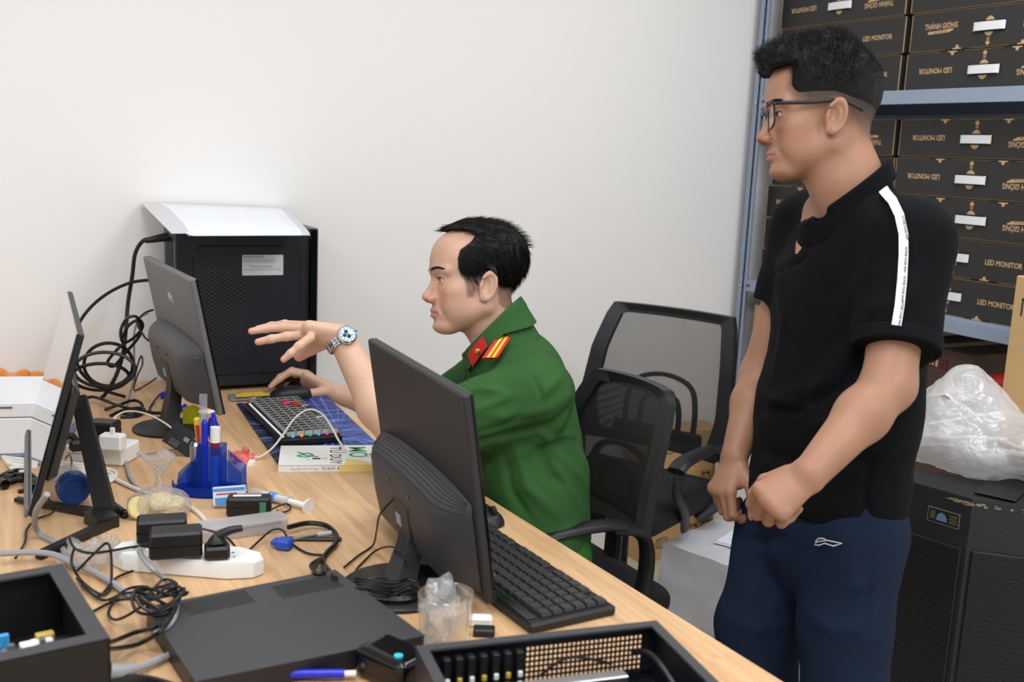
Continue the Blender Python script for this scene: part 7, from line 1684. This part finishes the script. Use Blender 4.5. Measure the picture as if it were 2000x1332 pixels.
# ---------------- cables
def DL(L): return [D(*p) for p in L]
def PYL(L): return [PY(*p) for p in L]
cable('cable', 'white cable arching over the coloured keyboard to the book', DL([(480, 894, .004), (505, 893, .006), (530, 877, .02), (552, 850, .045), (575, 818, .065), (602, 800, .072), (628, 808, .066), (648, 835, .05), (660, 858, .03), (676, 882, .02)]), .0024, cabw)
cable('power_cord', 'thick black power cord dropping from the back of the tower to the coil', [PY(303, 466, 3.00), PY(280, 470, 3.0), PY(264, 495, 3.0), PY(258, 540, 3.0), PY(250, 590, 3.0), PY(246, 640, 2.98), PY(240, 690, 2.95), PY(226, 735, 2.93), PY(205, 770, 2.93), D(200, 775, .012)], .0055, cabb)
b = MB(); b.tube([PY(330, 462, 3.0), PY(312, 465, 3.0), PY(296, 468, 3.0), PY(283, 470, 3.0)], lambda t: .013 - .006 * t, blk, n=12); tag(b.build('plug_connector', origin=PY(330, 462, 3.0)), 'black moulded power connector plugged into the top of the tower\'s back', 'plug')
cable('cable', 'black cable sweeping from behind the monitor in a wide arc down the wall', [PY(290, 547, 2.98), PY(255, 552, 2.98), PY(215, 570, 2.98), PY(180, 597, 2.98), PY(155, 630, 2.96), PY(145, 665, 2.94), PY(147, 700, 2.92), PY(165, 735, 2.90), PY(205, 762, 2.90), D(245, 775, .01)], .0045, cabb)
for k, (cxp, cyp, rx, ry, ph) in enumerate([(212, 712, 48, 42, .3), (196, 736, 56, 26, .8), (204, 722, 60, 34, 2.1)]):
    cable('coiled_cable', ['loop of black cable on its edge against the wall, highest of the coil', 'flattened black cable loop, lowest of the coil by the wall', 'wide black cable loop, middle of the coil by the wall'][k], [PY(cxp + rx * math.cos(a + ph), cyp + ry * math.sin(a + ph), 2.95 - .04 * k + .02 * math.sin(a)) for a in [2 * PI * q / 12 for q in range(13)]], .0048, cabb, group='black coil beside the tower')
cable('coiled_cable', 'small tied bow of black cable above the coil', PYL([(238, 660, 2.94), (252, 635, 2.94), (272, 625, 2.93), (278, 640, 2.93), (258, 662, 2.93), (240, 668, 2.92), (236, 645, 2.92), (248, 622, 2.92), (268, 620, 2.92), (274, 652, 2.93), (244, 690, 2.92), (222, 715, 2.92), (210, 708, 2.92), (222, 690, 2.92), (240, 672, 2.92)]), .0042, cabb)
cable('cable', 'thin grey cable hanging beside the black coil', PYL([(290, 612, 2.97), (272, 622, 2.97), (262, 650, 2.96), (262, 690, 2.95), (262, 735, 2.93)]) + DL([(252, 775, .006), (245, 800, .004)]), .0030, cabg)
cable('cable', 'second thin black cable from the monitor to the desk', PYL([(300, 605, 2.97), (282, 612, 2.97), (268, 630, 2.96), (280, 655, 2.9), (290, 665, 2.85)]), .0030, cabb)
cable('cable', 'dark red braided cable looping behind the monitor', PYL([(262, 745, 2.93), (268, 715, 2.93), (276, 695, 2.93), (278, 712, 2.93), (268, 735, 2.92)]) + DL([(262, 762, .005), (285, 752, .01), (306, 738, .03)]), .0022, mat('cable_maroon', (66, 26, 28), .5))
cable('cable', 'twisted dark cable lying around the foot of the grey monitor', DL([(312, 770, .01), (300, 785, .004), (292, 800, .004), (302, 815, .004), (330, 812, .004), (362, 800, .004)]), .0024, mat('cable_maroon', (66, 26, 28), .5))
for k, pl in enumerate([[(150, 790, .012), (180, 775, .02), (225, 790, .02), (262, 800, .012), (300, 806, .005), (320, 806, .004)], [(205, 800, .004), (235, 790, .02), (262, 782, .02), (278, 792, .010), (262, 808, .004), (228, 806, .004)], [(215, 812, .004), (245, 800, .012), (280, 798, .008), (270, 812, .004), (235, 815, .004)]]):
    cable('cable', ['black cable running along the wall foot to the monitor', 'black cable bundle loop beyond the white charger', 'lower black cable loop beyond the white charger'][k], DL(pl), .0040, cabb, group='black cables at the wall foot')
cable('charging_cable', 'white charging cable arching from the charger to the pen organiser', DL([(219, 836, .058), (220, 826, .068), (228, 812, .078), (250, 803, .076), (285, 808, .06), (320, 825, .045), (345, 845, .03), (362, 862, .02)]), .0022, cabw)
cable('cable', 'pale blue-grey cable looping from the white block past the biscuits', DL([(246, 848, .036), (246, 880, .01), (247, 910, .006), (255, 935, .004), (272, 955, .004), (300, 975, .004)]), .0035, cabg)
cable('cable', 'white cable running from the biscuits to the clear case', DL([(215, 930, .006), (250, 948, .005), (300, 968, .004), (350, 980, .004), (385, 1000, .004), (402, 1018, .004)]), .0042, cabw)
cable('cable', 'thin grey cable crossing towards the card', DL([(250, 895, .004), (290, 885, .004), (340, 878, .006), (380, 868, .01), (420, 850, .02)]), .0020, cabg)
for k in range(5):
    cable('extension_cord', ['top', 'second', 'third', 'fourth', 'lowest'][k] + ' strand of the bundled cream cord behind the thin monitor', DL([(5 + 4 * k, 893 + 5 * k, .006 + .006 * (k % 3)), (40, 897 + 6 * k, .018), (90, 902 + 5 * k, .02), (140, 905 + 6 * k, .018), (185, 912 + 5 * k, .012), (225 - 6 * k, 922 + 5 * k, .006), (215 - 8 * k, 940 + 2 * k, .005), (170, 945 - 2 * k, .006), (110, 935 - 3 * k, .006)]), .0042, cabw, group='bundled cream cord')
b = MB(); b.tube(spline(DL([(128, 895, .006), (136, 888, .03), (140, 905, .035), (134, 925, .02), (126, 925, .006)]), 5), .0016, cabb, n=6); tag(b.build('cable_tie', origin=D(128, 895)), 'black wire tie round the bundled cream cord', 'cable tie')
for k, pl in enumerate([[(0, 930, .01), (18, 922, .02), (40, 918, .02), (52, 926, .01), (50, 955, .004), (36, 960, .004)], [(0, 950, .006), (20, 938, .015), (44, 934, .015)]]):
    cable('cable', ['black cable curling round the ferrite cores at the left edge', 'short black lead between the ferrite cores'][k], DL(pl), .0042, cabb)
for k, (x, y) in enumerate([(6, 955), (20, 945), (36, 942)]):
    b = MB(); b.cyl((0, -.010, .011), (0, .010, .011), .010, blkg, n=16); o = b.build('ferrite_core'); o.location = D(x, y); o.rotation_euler = (0, 0, .4 + k * .3); tag(o, ['leftmost', 'middle', 'rightmost'][k] + ' of three black ferrite cores at the left edge', 'ferrite core')
cable('monitor_cable', 'grey cable dropping from the thin monitor and crossing to the strip', DL([(92, 965, .12), (72, 995, .08), (68, 1025, .03), (80, 1045, .006), (105, 1058, .004), (122, 1072, .004), (132, 1092, .006), (140, 1105, .01)]), .0052, cabg)
cable('cable', 'thick pale grey cable crossing the whole lower left in front of the strip', DL([(-10, 1082, .02), (50, 1079, .02), (100, 1082, .02), (140, 1098, .016), (180, 1115, .010), (215, 1135, .008), (250, 1160, .006), (275, 1168, .005)]), .0050, cabg)
cable('cable', 'thin black cable hanging from the thin monitor to the lower left', DL([(88, 965, .05), (105, 990, .02), (100, 1003, .006), (70, 1015, .005), (52, 1035, .004), (48, 1060, .004), (30, 1090, .012)]), .0020, cabb)
cable('cable', 'grey lead running down from the front black adapter into the black tangle', DL([(272, 1072, .035), (280, 1092, .034), (298, 1112, .03), (320, 1130, .01), (340, 1150, .006), (345, 1180, .032), (335, 1215, .033), (300, 1240, .03)]), .0042, cabg)
tl = [[(135, 1050, .03), (145, 1070, .04), (175, 1080, .04), (220, 1075, .035), (262, 1068, .036), (290, 1068, .04)], [(145, 1070, .04), (140, 1100, .03), (160, 1135, .006), (195, 1160, .006), (215, 1150, .006), (218, 1110, .02), (215, 1070, .035), (205, 1062, .035), (180, 1085, .03), (150, 1115, .01)],
      [(150, 1130, .006), (190, 1165, .006), (225, 1130, .006), (260, 1115, .006)], [(160, 1145, .006), (200, 1172, .006), (240, 1160, .006), (300, 1150, .010), (335, 1140, .012)], [(210, 1180, .006), (250, 1150, .012), (290, 1148, .02), (280, 1180, .036), (230, 1210, .012), (212, 1195, .006), (240, 1160, .012), (300, 1160, .034)],
      [(180, 1195, .006), (230, 1172, .008), (290, 1170, .034), (335, 1160, .04), (345, 1140, .03), (320, 1132, .012), (300, 1150, .034)], [(285, 1190, .036), (300, 1150, .045), (330, 1150, .045), (342, 1175, .04), (325, 1200, .036), (295, 1200, .036), (290, 1165, .045)],
      [(208, 1256, .06), (228, 1250, .03), (265, 1235, .012), (310, 1222, .036), (340, 1195, .038), (346, 1160, .036), (335, 1135, .02)], [(208, 1268, .06), (232, 1266, .03), (270, 1258, .012), (310, 1235, .036), (335, 1205, .038)]]
tn = ['from the rear adapter across the wrapper', 'looped twice over the clear wrapper', 'sagging in front of the wrapper', 'running under the tangle towards the flat panel', 'wound into the left lobes of the tangle', 'forming the top of the tangle', 'wound tightly round the tangle\'s middle', 'curving from the left case up into the tangle', 'lowest, from the left case to the flat panel']
for k, pl in enumerate(tl): cable('adapter_cord', 'thin black cord ' + tn[k], DL(pl), .0022 if k < 7 else .0034, cabb, group='tangle of black adapter cords')
for k in range(4):
    cable('adapter_cord', ['first', 'second', 'third', 'fourth'][k] + ' turn of the knotted black cord resting on the corner of the flat panel', [D(312, 1168, .045 + .004 * k) + Vector((math.cos(a) * (.026 + .004 * k), math.sin(a) * (.016 + .005 * k), .010 * math.sin(a * 2 + k))) for a in [2 * PI * q / 10 + k for q in range(11)]], .0024, cabb, group='knot of black cord')
cable('power_cord', 'thick glossy black cord looping in front of the blue connector', DL([(563, 1030, .014), (600, 1022, .012), (635, 1026, .010), (655, 1042, .008), (655, 1062, .006), (638, 1080, .006), (630, 1098, .006), (645, 1118, .02), (655, 1130, .034)]), .0048, cabb)
cable('cable', 'thin black cord from the plug past the blue connector', DL([(360, 1030, .05), (400, 1034, .04), (440, 1048, .03), (462, 1072, .006), (470, 1088, .004), (500, 1062, .008), (530, 1036, .02), (552, 1036, .02), (568, 1060, .006), (600, 1080, .004), (632, 1084, .004)]), .0020, cabb)
cable('cable', 'thin cord curling at the end of the stickered adapter', DL([(528, 996, .02), (545, 988, .015), (560, 984, .01), (568, 992, .006), (556, 1000, .006), (540, 996, .012)]), .0018, cabb)
for k in range(3): cable('cable', ['inner', 'middle', 'outer'][k] + ' twist of the tied black cord beside the flat panel', DL([(628 - 3 * k, 1092, .012), (618 - 6 * k, 1105, .02), (612 + 4 * k, 1120, .03), (628 + 3 * k, 1118, .032), (634, 1100, .014), (626, 1090 + 3 * k, .01)]), .0026, cabb, group='tied twist of black cord')
cable('cable', 'thin black cord rising to the back of the dark monitor', DL([(768, 975, .15), (742, 1005, .11), (735, 1040, .05), (728, 1065, .006), (700, 1085, .004), (672, 1108, .004)]), .0018, cabb)
cable('cable', 'thin black cord curving to the foot of the dark monitor', DL([(795, 1085, .05), (765, 1068, .04), (735, 1075, .01), (712, 1095, .004), (695, 1115, .004), (700, 1135, .006), (740, 1128, .012), (790, 1135, .014)]), .0018, cabb)
for k in range(4): cable('cable', ['lowest', 'second', 'third', 'topmost'][k] + ' black cord bundled round the foot of the dark monitor', DL([(695, 1130 + 6 * k, .012 + .006 * k), (730, 1135 + 5 * k, .02 + .005 * k), (770, 1138 + 8 * k, .02), (800, 1132 + 6 * k, .02 + .004 * k), (820, 1145 + 6 * k, .016), (790, 1160 + 4 * k, .016), (740, 1155 + 5 * k, .016), (705, 1140 + 6 * k, .02)]), .0030, cabb, group='cords round the monitor foot')
cable('cable', 'pale grey video cable with a moulded end leaving the lower left case', DL([(222, 1312, .02), (262, 1306, .014), (300, 1292, .010), (330, 1280, .008), (352, 1274, .007)]), .0050, cabg)
b = MB(); b.tube([D(215, 1312, .022), D(232, 1312, .020), D(262, 1306, .014)], lambda t: .012 - .004 * t, cabg, n=12); tag(b.build('cable_connector', origin=D(215, 1312, .022)), 'moulded grey connector plugged into the lower left case', 'connector')
cable('cable', 'black cable at the bottom edge beside the grey connector', DL([(215, 1328, .014), (262, 1326, .010), (300, 1330, .008), (350, 1345, .006)]), .0060, cabb)
b = MB(); b.cyl((0, 0, .010), (.07, 0, .010), .006, blp, n=14); b.cyl((.07, 0, .010), (.085, 0, .010), .004, whp, n=12); o = b.build('ballpoint_pen'); o.location = D(568, 1330); o.rotation_euler = (0, 0, yaw0 + .1); tag(o, 'blue pen lying in the shadow in front of the flat panel', 'pen')
